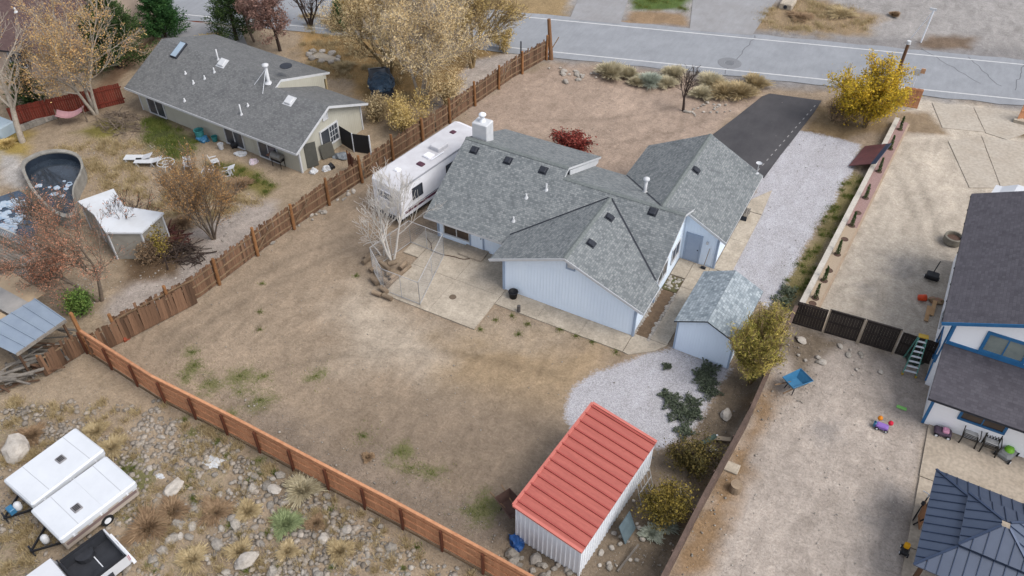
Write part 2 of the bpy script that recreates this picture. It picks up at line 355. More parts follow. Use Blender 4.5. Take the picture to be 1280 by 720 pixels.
zones = [  # polygon, colour, softness, raggedness, stoniness
 (LEFTYARD, (176,155,130), .5, 1.2, .35),
 (FIELD, (178,157,132), .3, .6, 1.0),
 (YARD, (172,151,128), .4, .8, .25),
 (FRONT, (184,161,142), .5, 1.0, .15),
 (RIGHTLOW, (198,183,169), .3, .5, .5),
 (RIGHTUP, (212,197,178), .4, .8, .2),
 (FARSIDE, (176,169,163), .8, 1.5, .4),
 (SHOULDER, (156,150,146), .8, 1.2, .4),
 # weedy strip along the planter, bushes by red shed
 ([(-2.38, 54.72), (-1.04, 54.33), (-1.76, 46.44), (-2.03, 40.32), (-3.03, 37.49), (-3.49, 39.54), (-3.06, 43.5), (-2.62, 50.32)], (140,126,86), .3, .8, .3),
 ([(-5.68, 25.79), (-4.6, 27.21), (-4.29, 30.04), (-4.16, 32.66), (-2.74, 37.64), (-2.29, 30.51), (-2.75, 24.22), (-2.86, 19.71), (-6.32, 16.02), (-5.94, 18.05), (-5.77, 24.93)], (132,116,98), .4, .8, .8),
 ([(-10.66, 18.25), (-9.99, 19.33), (-5.94, 18.05), (-8.89, 16.51)], (140,124,106), .4, .8, 1.0),
 # left yard parts: golden dry grass behind the left house, pale gravel by its fence, brush bed
 ([(-47.5, 49.36), (-52.36, 56.51), (-46.97, 60.39), (-37.14, 62.8), (-32.68, 60.7), (-33.58, 51.42), (-35.87, 44.6), (-39.58, 48.19)], (178,144,96), .6, 1.5, .3),
 ([(-34.28, 56.47), (-31.57, 60.1), (-29.72, 57.32), (-31.62, 53.22), (-31.62, 48.23), (-33.37, 48.66)], (198,184,172), .3, .5, .2),
 ([(-37.53, 19.66), (-39.16, 23.63), (-37.72, 31.42), (-35.64, 33.05), (-33.83, 30.09), (-34.61, 24.4), (-35.29, 19.38)], (186,172,160), .4, .9, .7),
 ([(-41.23, 24.27), (-40.05, 25.82), (-37.35, 27.27), (-36.16, 23.98), (-38.32, 21.58)], (120,98,76), .5, .8, .5),
 ([(-51.55, 36.16), (-50.37, 37.06), (-45.75, 36.08), (-45.13, 33.42), (-48.33, 33.46)], (92,98,56), .5, .9, .1),
 ([(-42.99, 33.99), (-41.48, 34.8), (-36.73, 34.36), (-36.9, 32.89)], (128,118,70), .4, .8, .1),
 ([(-55.02, 32.34), (-54.25, 34.7), (-51.91, 35.3), (-52.03, 32.7)], (128,118,66), .5, .8, .1),
 ([(-61.28, 30.92), (-57.67, 30.92), (-55.01, 28.09), (-57.15, 25.79)], (170,146,84), .5, .8, .1),
 ([(-53.95, 25.3), (-52.09, 25.77), (-55.01, 28.09), (-57.43, 27.97)], (196,188,180), .4, .8, .8),
 ([(-62.55, 51.41), (-56.35, 52.84), (-53.62, 48.23), (-57.82, 46.3)], (170,160,150), .4, .8, .1),
 ([(-64.74, 53.02), (-60.81, 53.14), (-58.66, 52.73), (-60.3, 50.33), (-63.4, 50.96)], (150,84,62), .25, .3, .1),
 ([(-55.58, 48.37), (-53.21, 48.78), (-52.8, 47.32), (-55.12, 47.08)], (150,84,62), .25, .3, .1),
 ([(-61.04, 46.66), (-58.48, 41.05), (-55.73, 35.25), (-58.25, 36.68), (-61.81, 44.15)], (138,112,90), .3, .5, .2),
 # across the road: green lawn, dry weeds
 ([(-26.08, 72.23), (-21.44, 74.73), (-23.53, 82.55), (-28.37, 79.95)], (98,116,62), .4, .8, .1),
 ([(-25.68, 69.35), (-20.06, 71.26), (-21.32, 74.4), (-26.21, 71.77)], (166,138,108), .4, .8, .3),
 ([(-14.66, 73.8), (-5.48, 77.29), (-5.28, 81.86), (-12.93, 82.78), (-14.91, 78.64)], (166,142,112), .7, 1.6, .4),
 ([(-38.14, 64.55), (-30.99, 66.87), (-33.5, 74.94), (-41.61, 70.57)], (172,146,108), .6, 1.2, .2),
 ([(-1.04, 77.22), (2.69, 78.88), (2.78, 81.02), (-0.76, 79.83)], (132,112,94), .6, 1.0, .4),
 # yard: paler packed dirt, disturbed brown by the back fence, front tracks
 ([(-26.48, 26.38), (-24.8, 28.86), (-18.9, 27.48), (-13.33, 30.48), (-12.02, 27.77), (-17.03, 24.43), (-22.96, 23.21)], (202,184,162), 1.5, 2.0, .1),
 ([(-19.69, 27.05), (-10.7, 31.19), (-10.27, 28.07), (-10.83, 25.31), (-17.03, 24.43)], (179,154,123), 1.2, 2.0, .05),
 ([(-21.25, 20.91), (-16.31, 23.26), (-11.19, 25.12), (-10.08, 22.88), (-10.32, 19.16), (-14.24, 17.05), (-20.18, 16.9)], (154,135,115), 2.0, 2.2, .2),
 ([(-29.08, 18.59), (-24.93, 18.93), (-19.04, 18.6), (-11.62, 18.45), (-10.32, 19.16), (-10.17, 17.36), (-14.89, 16.69), (-22.88, 16.53)], (150,133,116), .8, 1.6, .8),
 ([(-3.49, 59.46), (-4.57, 56.43), (-6.79, 58.31), (-6.16, 64.73), (-1.15, 66.01), (-1.22, 61.31)], (150,126,94), .4, 1.0, .2),
 ([(-1.49, 64.45), (1.25, 65.93), (3.36, 63.14), (-0.43, 61.74)], (160,138,112), .3, .8, .4),
 ([(5.76, 67.01), (9.0, 68.76), (9.19, 65.66), (6.5, 65.09)], (150,130,104), .3, .8, .4),
 ([(-1.73, 38.18), (0.72, 37.34), (-0.65, 33.9), (-2.23, 35.75)], (142,126,108), .4, .8, .8),
 ([(-2.53, 25.35), (-2.08, 31.23), (-1.98, 33.18), (-1.15, 31.73), (-1.35, 25.99), (-1.42, 20.31), (-2.86, 19.71)], (166,136,104), .5, 1.0, .4),
]
GREEN = [(-29.88, 19.01), (-29.76, 18.22), (-28.22, 18.41), (-26.41, 18.75), (-25.12, 18.83), (-23.58, 21.55), (-18.95, 19.49), (-16.8, 19.53), (-15.76, 19.01), (-14.73, 19.2), (-30.73, 19.71), (-26.04, 20.22), (-11.95, 18.28), (-11.61, 18.8),
 (-26.74, 15.58), (-22.57, 15.88), (-25.67, 17.02), (-27.73, 12.31), (-26.7, 12.34), (-25.69, 10.88), (-27.18, 19.61), (-26.34, 10.53)]
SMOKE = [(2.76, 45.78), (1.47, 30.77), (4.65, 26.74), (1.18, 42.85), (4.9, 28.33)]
GRAVEL = [[(-8.95, 56.26), (-6.87, 58.65), (-2.47, 58.77), (-2.38, 54.72), (-2.59, 51.37), (-3.02, 45.76), (-3.33, 41.65), (-3.24, 37.75), (-4.13, 38.41), (-7.11, 40.89), (-7.45, 46.22), (-7.52, 49.24)], [(-10.72, 25.37), (-11.08, 27.0), (-10.43, 28.96), (-8.78, 31.18), (-7.43, 32.81), (-4.16, 32.66), (-4.29, 30.04), (-4.6, 27.21), (-5.68, 25.79), (-8.29, 26.68), (-9.63, 26.86), (-9.85, 24.68)]]
def axis(lo, hi, a, b, step, grow=1.18):
    c = list(np.arange(a, b + 1e-6, step)); s = step; x = b
    while x < hi: s *= grow; x += s; c.append(x)
    s = step; x = a
    while x > lo: s *= grow; x -= s; c.insert(0, x)
    return np.array(c)
gx = axis(-700, 600, -66, 14, .25); gy = axis(-300, 900, 4, 80, .25)
GX, GY = np.meshgrid(gx, gy); nxg, nyg = len(gx), len(gy)
colr = np.zeros(GX.shape + (3,)); colr[:] = [lin(v) * KA for v in (170, 152, 130)]; stony = np.full(GX.shape, .4)
wob = (fbm(GX, GY, 2.2, 3) - .5); wob2 = fbm(GX, GY, .7, 9, 3) - .5
def fieldm(x, y): return np.clip(polydist(x, y, FIELD) / 1.5, 0, 1) * np.clip((fbm(x, y, 2.0, 93) - .42) * 4, 0, 1)
for k, (poly, c, soft, rag, st) in enumerate(zones):
    px = [p[0] for p in poly]; py = [p[1] for p in poly]
    sel = (GX > min(px) - 3) & (GX < max(px) + 3) & (GY > min(py) - 3) & (GY < max(py) + 3)
    d = polydist(GX[sel], GY[sel], poly) + wob[sel] * rag * 1.6 + wob2[sel] * rag * .7
    a = np.clip(d / soft * .5 + .5, 0, 1)[:, None]
    cc = np.array([lin(v) * KA for v in c])
    colr[sel] = colr[sel] * (1 - a) + cc * a; stony[sel] = stony[sel] * (1 - a[:, 0]) + st * a[:, 0]
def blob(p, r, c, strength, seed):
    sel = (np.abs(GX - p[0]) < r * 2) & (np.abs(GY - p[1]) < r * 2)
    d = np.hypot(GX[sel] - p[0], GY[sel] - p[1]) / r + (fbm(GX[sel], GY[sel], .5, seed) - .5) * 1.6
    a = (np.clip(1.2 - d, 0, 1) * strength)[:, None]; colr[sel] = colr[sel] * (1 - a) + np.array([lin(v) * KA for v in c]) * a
gravel = np.zeros(GX.shape); weed = np.zeros(GX.shape)
for poly in GRAVEL: gravel = np.maximum(gravel, np.clip(.5 + (polydist(GX, GY, poly) + wob * .7) / 1.3, 0, 1))
for k, p in enumerate(GREEN):
    r = rnd.uniform(.9, 2.0); weed = np.maximum(weed, .66 * np.clip(1.1 - np.hypot(GX - p[0], GY - p[1]) / r - (fbm(GX, GY, .6, k) - .5), 0, 1))
for poly in ([(-31.96, 19.74), (-26.79, 19.18), (-19.73, 18.23), (-11.62, 18.45), (-10.17, 17.36), (-14.89, 16.69), (-22.88, 16.53), (-30.55, 17.15)], [(-51.55, 36.16), (-50.37, 37.06), (-45.75, 36.08), (-45.13, 33.42), (-48.33, 33.46)]): weed = np.maximum(weed, .34 * np.clip(polydist(GX, GY, poly) / 1.5, 0, 1) * np.clip((fbm(GX, GY, 2.5, 91) - .35) * 4, 0, 1))
weed = np.maximum(weed, .42 * fieldm(GX, GY))
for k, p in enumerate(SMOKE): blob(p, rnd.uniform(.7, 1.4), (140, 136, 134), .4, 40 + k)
for k in range(90):                                   # pale and dark blotches of dried mud
    p = (rnd.uniform(-60, 12), rnd.uniform(8, 62)); f = rnd.choice((.86, .9, 1.12, 1.16)); r = rnd.uniform(.6, 2.6)
    sel = (np.abs(GX - p[0]) < r * 2) & (np.abs(GY - p[1]) < r * 2)
    d = np.hypot(GX[sel] - p[0], GY[sel] - p[1]) / r + (fbm(GX[sel], GY[sel], .9, 60 + k) - .5) * 1.8
    colr[sel] *= (1 + (f - 1) * np.clip(1.2 - d, 0, 1))[:, None]
# tyre and rake tracks in the yard
for (a, b, off, wd) in [((-33.14, 19.1), (-26.56, 35.93), 1.5, .25), ((-31.87, 18.75), (-25.4, 35.1), 1.5, .25), ((-22.49, 47.99), (-13.7, 56.53), -1.2, .2), ((-26.68, 49.55), (-15.59, 58.23), -1, .25), ((-26.05, 20.88), (-12.02, 27.77), 1.5, .3), ((-1.86, 61.61), (5.75, 40.75), .6, .3), ((-0.53, 62.32), (6.55, 41.18), .6, .3)]:
    a = np.array(a); b = np.array(b); dv = b - a; L = np.hypot(*dv); dv /= L; nv = np.array([-dv[1], dv[0]])
    s = (GX - a[0]) * dv[0] + (GY - a[1]) * dv[1]; q = (GX - a[0]) * nv[0] + (GY - a[1]) * nv[1] - off * np.sin(np.pi * s / L) + wob * .5
    m = np.exp(-(q / wd) ** 2) * ((s > 0) & (s < L)) * (.4 + .6 * fbm(GX, GY, 1.5, 5))
    colr *= (1 - .24 * m)[..., None]
colr *= (.9 + .2 * fbm(GX, GY, 3.5, 21))[..., None] * np.array([.92, .95, .985])
fieldmask = np.clip(polydist(GX, GY, FIELD) / 1.5, 0, 1)
GZ = (fbm(GX, GY, 1.6, 31) - .5) * .05 + fieldmask * (fbm(GX, GY, 3, 35) - .45) * .22
GZ -= .03
def ground_z(x, y): return float((fbm(np.array([x]), np.array([y]), 1.6, 31)[0] - .5) * .05 - .03)
m, t, n, b = nodes('earth'); MATS['earth'] = m
at = t.nodes.new('ShaderNodeAttribute'); at.attribute_name = 'zone'
p = pos(t)
n1 = noise(t, 1.1, 6, .7, p); n2 = noise(t, 9, 4, .7, p); n3 = noise(t, 60, 2, .7, p)
n0 = noise(t, .55, 5, .6, mapping(t, p, (1.7, .8, 1), (0, 0, R(35))), 1.2); n4 = noise(t, 2.6, 6, .75, mapping(t, p, (1, 1.6, 1), (0, 0, R(-20))), .8)
c = mixc(t, 1.0, at.outputs['Color'], ramp(t, n0, [(.3, (.83, .82, .81, 1)), (.5, W1), (.72, (1.18, 1.17, 1.16, 1))]), 'MULTIPLY')
c = mixc(t, 1.0, c, ramp(t, n1, [(.28, (.86, .86, .86, 1)), (.72, (1.12, 1.12, 1.12, 1))]), 'MULTIPLY')
c = mixc(t, 1.0, c, ramp(t, n4, [(.3, (.84, .83, .82, 1)), (.5, W1), (.7, (1.14, 1.14, 1.14, 1))]), 'MULTIPLY')
c = mixc(t, 1.0, c, ramp(t, n2, [(.28, (.8, .79, .78, 1)), (.72, (1.17, 1.18, 1.19, 1))]), 'MULTIPLY')
c = mixc(t, 1.0, c, ramp(t, n3, [(.3, (.8, .8, .8, 1)), (.7, (1.18, 1.18, 1.18, 1))]), 'MULTIPLY')
def thresh(attr, nz, gain=5.0, off=.5):
    """mask edge broken up by noise: (attr + noise - 1) * gain + off"""
    a_ = t.nodes.new('ShaderNodeAttribute'); a_.attribute_name = attr
    s1_ = t.nodes.new('ShaderNodeMath'); s1_.operation = 'ADD'; link(t, a_.outputs['Fac'], s1_.inputs[0]); link(t, nz, s1_.inputs[1])
    s2_ = t.nodes.new('ShaderNodeMath'); s2_.operation = 'MULTIPLY_ADD'; link(t, s1_.outputs[0], s2_.inputs[0]); s2_.inputs[1].default_value = gain; s2_.inputs[2].default_value = off - gain; s2_.use_clamp = True
    return s2_.outputs[0]
# loose gravel: every stone its own tone, dirt showing through where it thins out
vg = t.nodes.new('ShaderNodeTexVoronoi'); vg.inputs['Scale'].default_value = 24; link(t, p, vg.inputs['Vector'])
sg = t.nodes.new('ShaderNodeSeparateColor'); link(t, vg.outputs['Color'], sg.inputs[0])
gcol = ramp(t, sg.outputs[0], [(0, S(186, 184, 188)), (.5, S(209, 208, 215)), (1, S(228, 228, 234))])
gcol = mixc(t, 1.0, gcol, ramp(t, vg.outputs['Distance'], [(.25, W1), (.6, (.78, .77, .76, 1))]), 'MULTIPLY')
gcol = mixc(t, 1.0, gcol, ramp(t, n0, [(.3, (.88, .87, .85, 1)), (.7, (1.08, 1.08, 1.08, 1))]), 'MULTIPLY')
gn = noise(t, 5, 6, .8, p)
gm_ = thresh('gravel', gn, 4.5)
c = mixc(t, gm_, c, gcol)
wn = noise(t, 7, 6, .85, p)
wm_ = thresh('weed', wn, 4.0)
wcol = ramp(t, n3, [(.3, S(84, 92, 50)), (.7, S(132, 132, 82))])
wmx = t.nodes.new('ShaderNodeMath'); wmx.operation = 'MULTIPLY'; link(t, wm_, wmx.inputs[0]); wmx.inputs[1].default_value = .8
c = mixc(t, wmx.outputs[0], c, wcol)
v = t.nodes.new('ShaderNodeTexVoronoi'); v.inputs['Scale'].default_value = 11; link(t, p, v.inputs['Vector'])
peb = ramp(t, v.outputs['Distance'], [(.12, W1), (.3, (0, 0, 0, 1))])
sz = t.nodes.new('ShaderNodeSeparateColor'); link(t, v.outputs['Color'], sz.inputs[0])
few = ramp(t, sz.outputs[0], [(.6, (0, 0, 0, 1)), (.7, W1)])
mk = mixc(t, 1.0, peb, few, 'MULTIPLY')
at2 = t.nodes.new('ShaderNodeAttribute'); at2.attribute_name = 'stony'
mk2 = mixc(t, 1.0, mk, at2.outputs['Color'], 'MULTIPLY')
pc = ramp(t, sz.outputs[1], [(0, S(110, 100, 92)), (1, S(214, 206, 196))])
c = mixc(t, mk2, c, pc)
link(t, c, b.inputs['Base Color']); b.inputs['Roughness'].default_value = .95; b.inputs['Specular IOR Level'].default_value = .1
hh = t.nodes.new('ShaderNodeMath'); hh.operation = 'MULTIPLY_ADD'; link(t, n2, hh.inputs[0]); hh.inputs[1].default_value = .8; link(t, mk2, hh.inputs[2])
h4 = t.nodes.new('ShaderNodeMath'); h4.operation = 'MULTIPLY_ADD'; link(t, n4, h4.inputs[0]); h4.inputs[1].default_value = 1.5; link(t, hh.outputs[0], h4.inputs[2])
bump(t, b, h4.outputs[0], .8, .06)
idx = np.arange(nxg * nyg).reshape(nyg, nxg)
fc = np.stack([idx[:-1, :-1], idx[:-1, 1:], idx[1:, 1:], idx[1:, :-1]], -1).reshape(-1, 4)
ground = bulk('ground', np.stack([GX, GY, GZ], -1).reshape(-1, 3), fc, m, smooth=True); ground['kind'] = 'structure'
ca = ground.data.color_attributes.new('zone', 'FLOAT_COLOR', 'POINT')
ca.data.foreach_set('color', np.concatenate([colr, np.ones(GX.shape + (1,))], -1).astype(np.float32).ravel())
for nm_, ar_ in (('gravel', gravel), ('weed', weed)):
    fa_ = ground.data.attributes.new(nm_, 'FLOAT', 'POINT'); fa_.data.foreach_set('value', ar_.astype(np.float32).ravel())
ca = ground.data.color_attributes.new('stony', 'FLOAT_COLOR', 'POINT')
ca.data.foreach_set('color', np.concatenate([np.repeat(stony[..., None], 3, -1), np.ones(GX.shape + (1,))], -1).astype(np.float32).ravel())

# ================================================================ ROAD, DRIVEWAYS, SLABS
def asphalt(name, c1, c2, sc=.5):
    m, t, n, b = nodes(name); p = pos(t)
    n1 = noise(t, sc, 5, .6, p); n3 = noise(t, 45, 3, .8, p); n2 = noise(t, 3, 5, .7, mapping(t, p, (1, .25, 1), (0, 0, R(-16))))
    c = ramp(t, n1, [(.3, c1), (.7, c2)])
    c = mixc(t, 1, c, ramp(t, n3, [(.3, (.85, .85, .85, 1)), (.7, (1.12, 1.12, 1.12, 1))]), 'MULTIPLY')
    c = mixc(t, 1, c, ramp(t, n2, [(.3, (.92, .92, .92, 1)), (.7, (1.06, 1.06, 1.06, 1))]), 'MULTIPLY')
    link(t, c, b.inputs['Base Color']); b.inputs['Roughness'].default_value = .9; b.inputs['Specular IOR Level'].default_value = .2
    bump(t, b, n3, .2, .01); MATS[name] = m
    return m
asph = asphalt('road_asphalt', S(164, 167, 172), S(150, 153, 158)); asph_new = asphalt('driveway_asphalt', S(92, 90, 92), S(74, 73, 76), .35)
asph_old = asphalt('old_drive_asphalt', S(168, 168, 170), S(154, 152, 152), .5)
linepaint = M('road_line_paint', S(226, 226, 226), S(200, 200, 200), 3, .8, bmp=0)
RA, RB = Vector((-28.92, 61.02)), Vector((7.68, 71.47)); rdir = (RB - RA).normalized(); rn = Vector((-rdir.y, rdir.x)); RO = RA
def rp(s, q, z): return (RO.x + rdir.x * s + rn.x * q, RO.y + rdir.y * s + rn.y * q, z)
mb = MB(); NS = 60
def strip(mb, s0, s1, q0, q1, z, n=1, mi=0, jit=0):
    for k in range(n):
        a = s0 + (s1 - s0) * k / n; c_ = s0 + (s1 - s0) * (k + 1) / n
        mb.poly([rp(a, q0 + jit * math.sin(a * 1.7), z), rp(c_, q0 + jit * math.sin(c_ * 1.7), z), rp(c_, q1 - jit * math.sin(c_ * 1.3), z), rp(a, q1 - jit * math.sin(a * 1.3), z)], mi)
strip(mb, -260, 260, -1.0, 7.2, .012, 260, 0, .12)
mb.build('road', asph)['kind'] = 'structure'
mb = MB(); strip(mb, -260, 260, -.06, .09, .018); strip(mb, -260, 260, 6.2, 6.35, .018); mb.build('road_marking', linepaint)['kind'] = 'structure'
tar = M('tar_seal', S(120, 122, 126), None, 3, .9, bmp=0)
mb = MB()
for (a_, b_) in [((-14.62, 64.35), (-14.25, 72.38)), ((-0.99, 76.9), (4.31, 72.71)), ((6.87, 72.91), (7.22, 78.01)), ((2.91, 76.99), (5.8, 72.92))]:
    pts = []
    for k in range(13):
        f = k / 12; pts.append(Vector((a_[0] + (b_[0] - a_[0]) * f + rnd.uniform(-.12, .12), a_[1] + (b_[1] - a_[1]) * f + rnd.uniform(-.12, .12), .0165)))
    for q0, q1 in zip(pts[:-1], pts[1:]):
        d_ = (q1 - q0).normalized(); s_ = Vector((-d_.y, d_.x, 0)) * .035; mb.poly([q0 - s_, q1 - s_, q1 + s_, q0 + s_])
mb.build('road_crack_seal', tar)['kind'] = 'structure'
mh = thing('manhole_cover', 'round grey manhole cover set in the road', 'manhole', (*(-14.77, 66.33), .016))
MB().lathe([(.0, .01), (.38, .01), (.4, 0)], 24).build('lid', M('cast_iron', S(128, 130, 134), S(110, 112, 116), 9, .7), mh)
MB().lathe([(.45, .0), (.45, .012), (.95, .012), (1.0, 0)], 28).build('collar', M('patch_asphalt', S(142, 144, 148), None, 9, .9), mh)
# neighbours' asphalt aprons across the road
def flat(name, pts, z, mat, th=.05, kind='structure'):
    o = MB().prism(pts, z - th, z).build(name, mat); o['kind'] = kind; return o
flat('neighbour_driveway', [(-30.36, 67.59), (-25.88, 68.87), (-28.73, 79.76), (-32.99, 77.46)], .02, asph_old)
flat('neighbour_driveway', [(-19.84, 70.64), (-14.61, 72.37), (-14.7, 85.06), (-22.87, 80.66)], .02, asph_old)
flat('side_street', [(-63.55, 50.1), (-55.77, 51.66), (-52.27, 48.95), (-58.71, 47.21), (-61.39, 47.0)], .02, asph_old)
flat('driveway', [(-12.58, 54.31), (-11.61, 58.33), (-10.8, 62.09), (-10.38, 62.89), (-6.43, 63.73), (-6.53, 61.74), (-6.84, 58.54), (-7.0, 56.82), (-7.25, 54.4), (-7.51, 51.18), (-9.09, 51.67)], .02, asph_new)
mb = MB()
for k in range(15):                                        # faint chalk dashes along the drive edge
    a_ = Vector((-6.68, 62.89)); b_ = Vector((-8.17, 51.49)); f = (k + .2) / 15; g = (k + .6) / 15
    p0 = a_.lerp(b_, f); p1 = a_.lerp(b_, g); d_ = (p1 - p0).normalized(); s_ = Vector((-d_.y, d_.x)) * .035
    mb.poly([(*(p0 - s_), .026), (*(p1 - s_), .026), (*(p1 + s_), .026), (*(p0 + s_), .026)])
mb.build('driveway_marking', M('faded_paint', S(170, 168, 166), None, 3, .9, bmp=0))['kind'] = 'structure'
def slabs(name, polys, mat, z=.05, th=.2):
    e = bpy.data.objects.new(name, None); COL.objects.link(e); e['kind'] = 'structure'
    for pl in polys:
        cx = sum(p[0] for p in pl) / len(pl); cy = sum(p[1] for p in pl) / len(pl)
        ins = [(p[0] + (cx - p[0]) * .006, p[1] + (cy - p[1]) * .006) for p in pl]
        MB().prism(ins, z - th, z + rnd.uniform(-.006, .006)).build('slab', mat, e)
    return e
def grid_slabs(x0, x1, y0, y1, nx, ny):
    return [[(x0 + (x1 - x0) * i / nx, y0 + (y1 - y0) * j / ny), (x0 + (x1 - x0) * (i + 1) / nx, y0 + (y1 - y0) * j / ny), (x0 + (x1 - x0) * (i + 1) / nx, y0 + (y1 - y0) * (j + 1) / ny), (x0 + (x1 - x0) * i / nx, y0 + (y1 - y0) * (j + 1) / ny)] for i in range(nx) for j in range(ny)]
slabs('patio', grid_slabs(-24.1, -17.85, 28.6, 34.85, 2, 2) + [[(-25.2, 32.4), (-24.12, 32.4), (-24.12, 34.85), (-25.2, 34.85)]], concrete)
slabs('walkway', grid_slabs(-17.83, -9.75, 31.0, 32.4, 3, 1) + [[(-9.73, 31.0), (-9.4, 30.95), (-8.2, 31.9), (-7.75, 32.6), (-9.73, 32.6)]] +
      grid_slabs(-8.75, -7.75, 32.62, 40.1, 1, 3) + grid_slabs(-7.73, -7.3, 38.1, 40.1, 1, 1) + grid_slabs(-9.7, -8.77, 38.4, 40.1, 1, 1) + grid_slabs(-7.55, -6.45, 40.12, 46.8, 1, 4) + [[(-7.55, 46.85), (-6.45, 46.85), (-6.6, 49.9), (-7.55, 48.2)]] , concrete)
slabs('neighbour_patio', [[(6.0, 30.2), (11, 30.2), (11, 33.72), (5.92, 33.72)], [(11.03, 30.2), (17, 30.2), (17, 33.72), (11.03, 33.72)], [(6.1, 26), (11, 26), (11, 30.17), (6.02, 30.17)], [(11.03, 24), (17, 24), (17, 30.17), (11.03, 30.17)], [(6.2, 20), (11, 20), (11, 25.97), (6.1, 25.97)]], concrete_old)
cdr = [[(1.31, 67.61), (4.18, 68.33), (5.4, 64.88), (2.57, 63.99)], [(4.29, 68.39), (8.94, 69.8), (9.08, 67.5), (7.09, 64.53), (5.52, 64.81)], [(3.19, 62.3), (5.2, 64.14), (7.16, 57.67), (5.31, 56.68)], [(5.31, 64.19), (9.22, 65.06), (9.62, 58.46), (7.26, 57.62)]]
slabs('neighbour_driveway_slab', cdr, M('concrete_worn', S(204, 194, 180), S(188, 176, 160), .5, .95, fine=.25), .012)

# ================================================================ MAIN HOUSE
def window(parent, c, w_, h_, nrm, fr=white, gl=glass, mull=1, name='window', depth=.06, grid=None, trim=.07):
    """window centred at c (local xyz), facing nrm ('S','E','N','W'); frame with panes as sub-parts"""
    rot = {'S': 0, 'E': math.pi / 2, 'N': math.pi, 'W': -math.pi / 2}[nrm] if isinstance(nrm, str) else nrm
    mx = Matrix.Translation(Vector(c)) @ Matrix.Rotation(rot, 4, 'Z')
    mb = MB(); a, b_ = w_ / 2, h_ / 2
    mb.box(-a - trim, a + trim, -depth, .0, b_, b_ + trim, 0, mx); mb.box(-a - trim, a + trim, -depth - .02, .0, -b_ - trim, -b_, 0, mx)
    mb.box(-a - trim, -a, -depth, .0, -b_, b_, 0, mx); mb.box(a, a + trim, -depth, .0, -b_, b_, 0, mx)
    for k in range(1, mull + 1):
        x = -a + w_ * k / (mull + 1); mb.box(x - .03, x + .03, -depth + .01, 0, -b_, b_, 0, mx)
    if grid:
        x0, x1, gx_, gy_ = grid
        for k in range(1, gx_): x = x0 + (x1 - x0) * k / gx_; mb.box(x - .015, x + .015, -depth + .02, 0, -b_, b_, 0, mx)
        for k in range(1, gy_): z = -b_ + h_ * k / gy_; mb.box(x0, x1, -depth + .021, 0, z - .015, z + .015, 0, mx)
    fo = mb.build(name, fr, parent)
    for k in range(mull + 1):
        x0 = -a + w_ * k / (mull + 1); x1 = -a + w_ * (k + 1) / (mull + 1)
        MB().box(x0 + .01, x1 - .01, -.03, -.012 + .003 * k, -b_ + .003, b_ - .003, 0, mx).build('pane', gl, fo)
    return fo
def door(parent, c, w_, h_, nrm, mat, frm, name='door'):
    rot = {'S': 0, 'E': math.pi / 2, 'N': math.pi, 'W': -math.pi / 2}[nrm] if isinstance(nrm, str) else nrm
    mx = Matrix.Translation(Vector(c)) @ Matrix.Rotation(rot, 4, 'Z')
    mb = MB(); a = w_ / 2
    mb.box(-a - .09, -a, -.06, 0, 0, h_ + .09, 0, mx); mb.box(a, a + .09, -.06, 0, 0, h_ + .09, 0, mx); mb.box(-a, a, -.06, 0, h_, h_ + .09, 0, mx)
    mb.build('door_frame', frm, parent)
    d = MB().bev(-a + .01, a - .01, -.045, -.005, .02, h_ - .01, .008, 0, mx).build(name, mat, parent)
    MB().cyl(mx @ Vector((a - .1, -.045, 1.0)), mx @ Vector((a - .1, -.1, 1.0)), .03, .035, 8).build('handle', dark, d)
    return d
def roof_vent(parent, p, slope_dir, ang, mat=dark, s=.2):
    """low box vent lying on a slope; slope_dir = downhill heading (radians), ang = pitch"""
    mx = Matrix.Translation(Vector(p)) @ Matrix.Rotation(slope_dir, 4, 'Z') @ Matrix.Rotation(ang, 4, 'Y')
    mb = MB(); mb.box(-s * 1.35, s * 1.35, -s * 1.35, s * 1.35, .0, .02, 0, mx); mb.bev(-s, s, -s, s, .02, .15, .04, 0, mx)
    return mb.build('roof_vent', mat, parent)
def pipe(parent, p, h_, r=.05, cap=False, mat=white, name='vent_pipe'):
    mb = MB(); mb.lathe([(r * 2.6, -.06), (r * 2.0, .03), (r * 1.1, .1), (r, .12), (r, h_), (r * .7, h_), (r * .7, h_ - .05)], 12, 0, p)
    if cap: mb.lathe([(r * 2, h_ + .02), (r * 2, h_ + .12), (r * .3, h_ + .2), (0, h_ + .2)], 12, 0, p); mb.lathe([(0, h_ + .02), (r * 2, h_ + .02)], 12, 0, p)
    return mb.build(name, mat, parent, True)
HO = (-17, 38, 0)
house = thing('house', 'pale blue single storey house with variegated grey shingle roof and attached garage', 'house', HO)
def hb(mb, name, mats, smooth=False): return mb.build(name, mats, house, smooth, HO)
def hl(p): return (p[0] - HO[0], p[1] - HO[1], p[2] - HO[2])
TH = .16
def zr(y): return 4.5 - .5 * (38.65 - y)
def zf(y, top=4.5, y0=38.65): return top - .43 * (y - y0)
def zw(x): return 4.35 - .41 * abs(x + 14)
def zg(x): return 4.45 - .52 * abs(x + 10.95)
# walls, as gabled prisms
UND = TH + .01
mb = MB(); mb.extr([(-17.95, 32.4, -.1), (-9.75, 32.4, -.1), (-9.75, 32.4, zw(-9.75) - UND), (-14, 32.4, zw(-14) - UND), (-17.95, 32.4, zw(-17.95) - UND)], (0, 3.2, 0)); hb(mb, 'wing_wall', wallblue)
def yv(x): return 38.65 + (zw(x) - 4.5) / .5
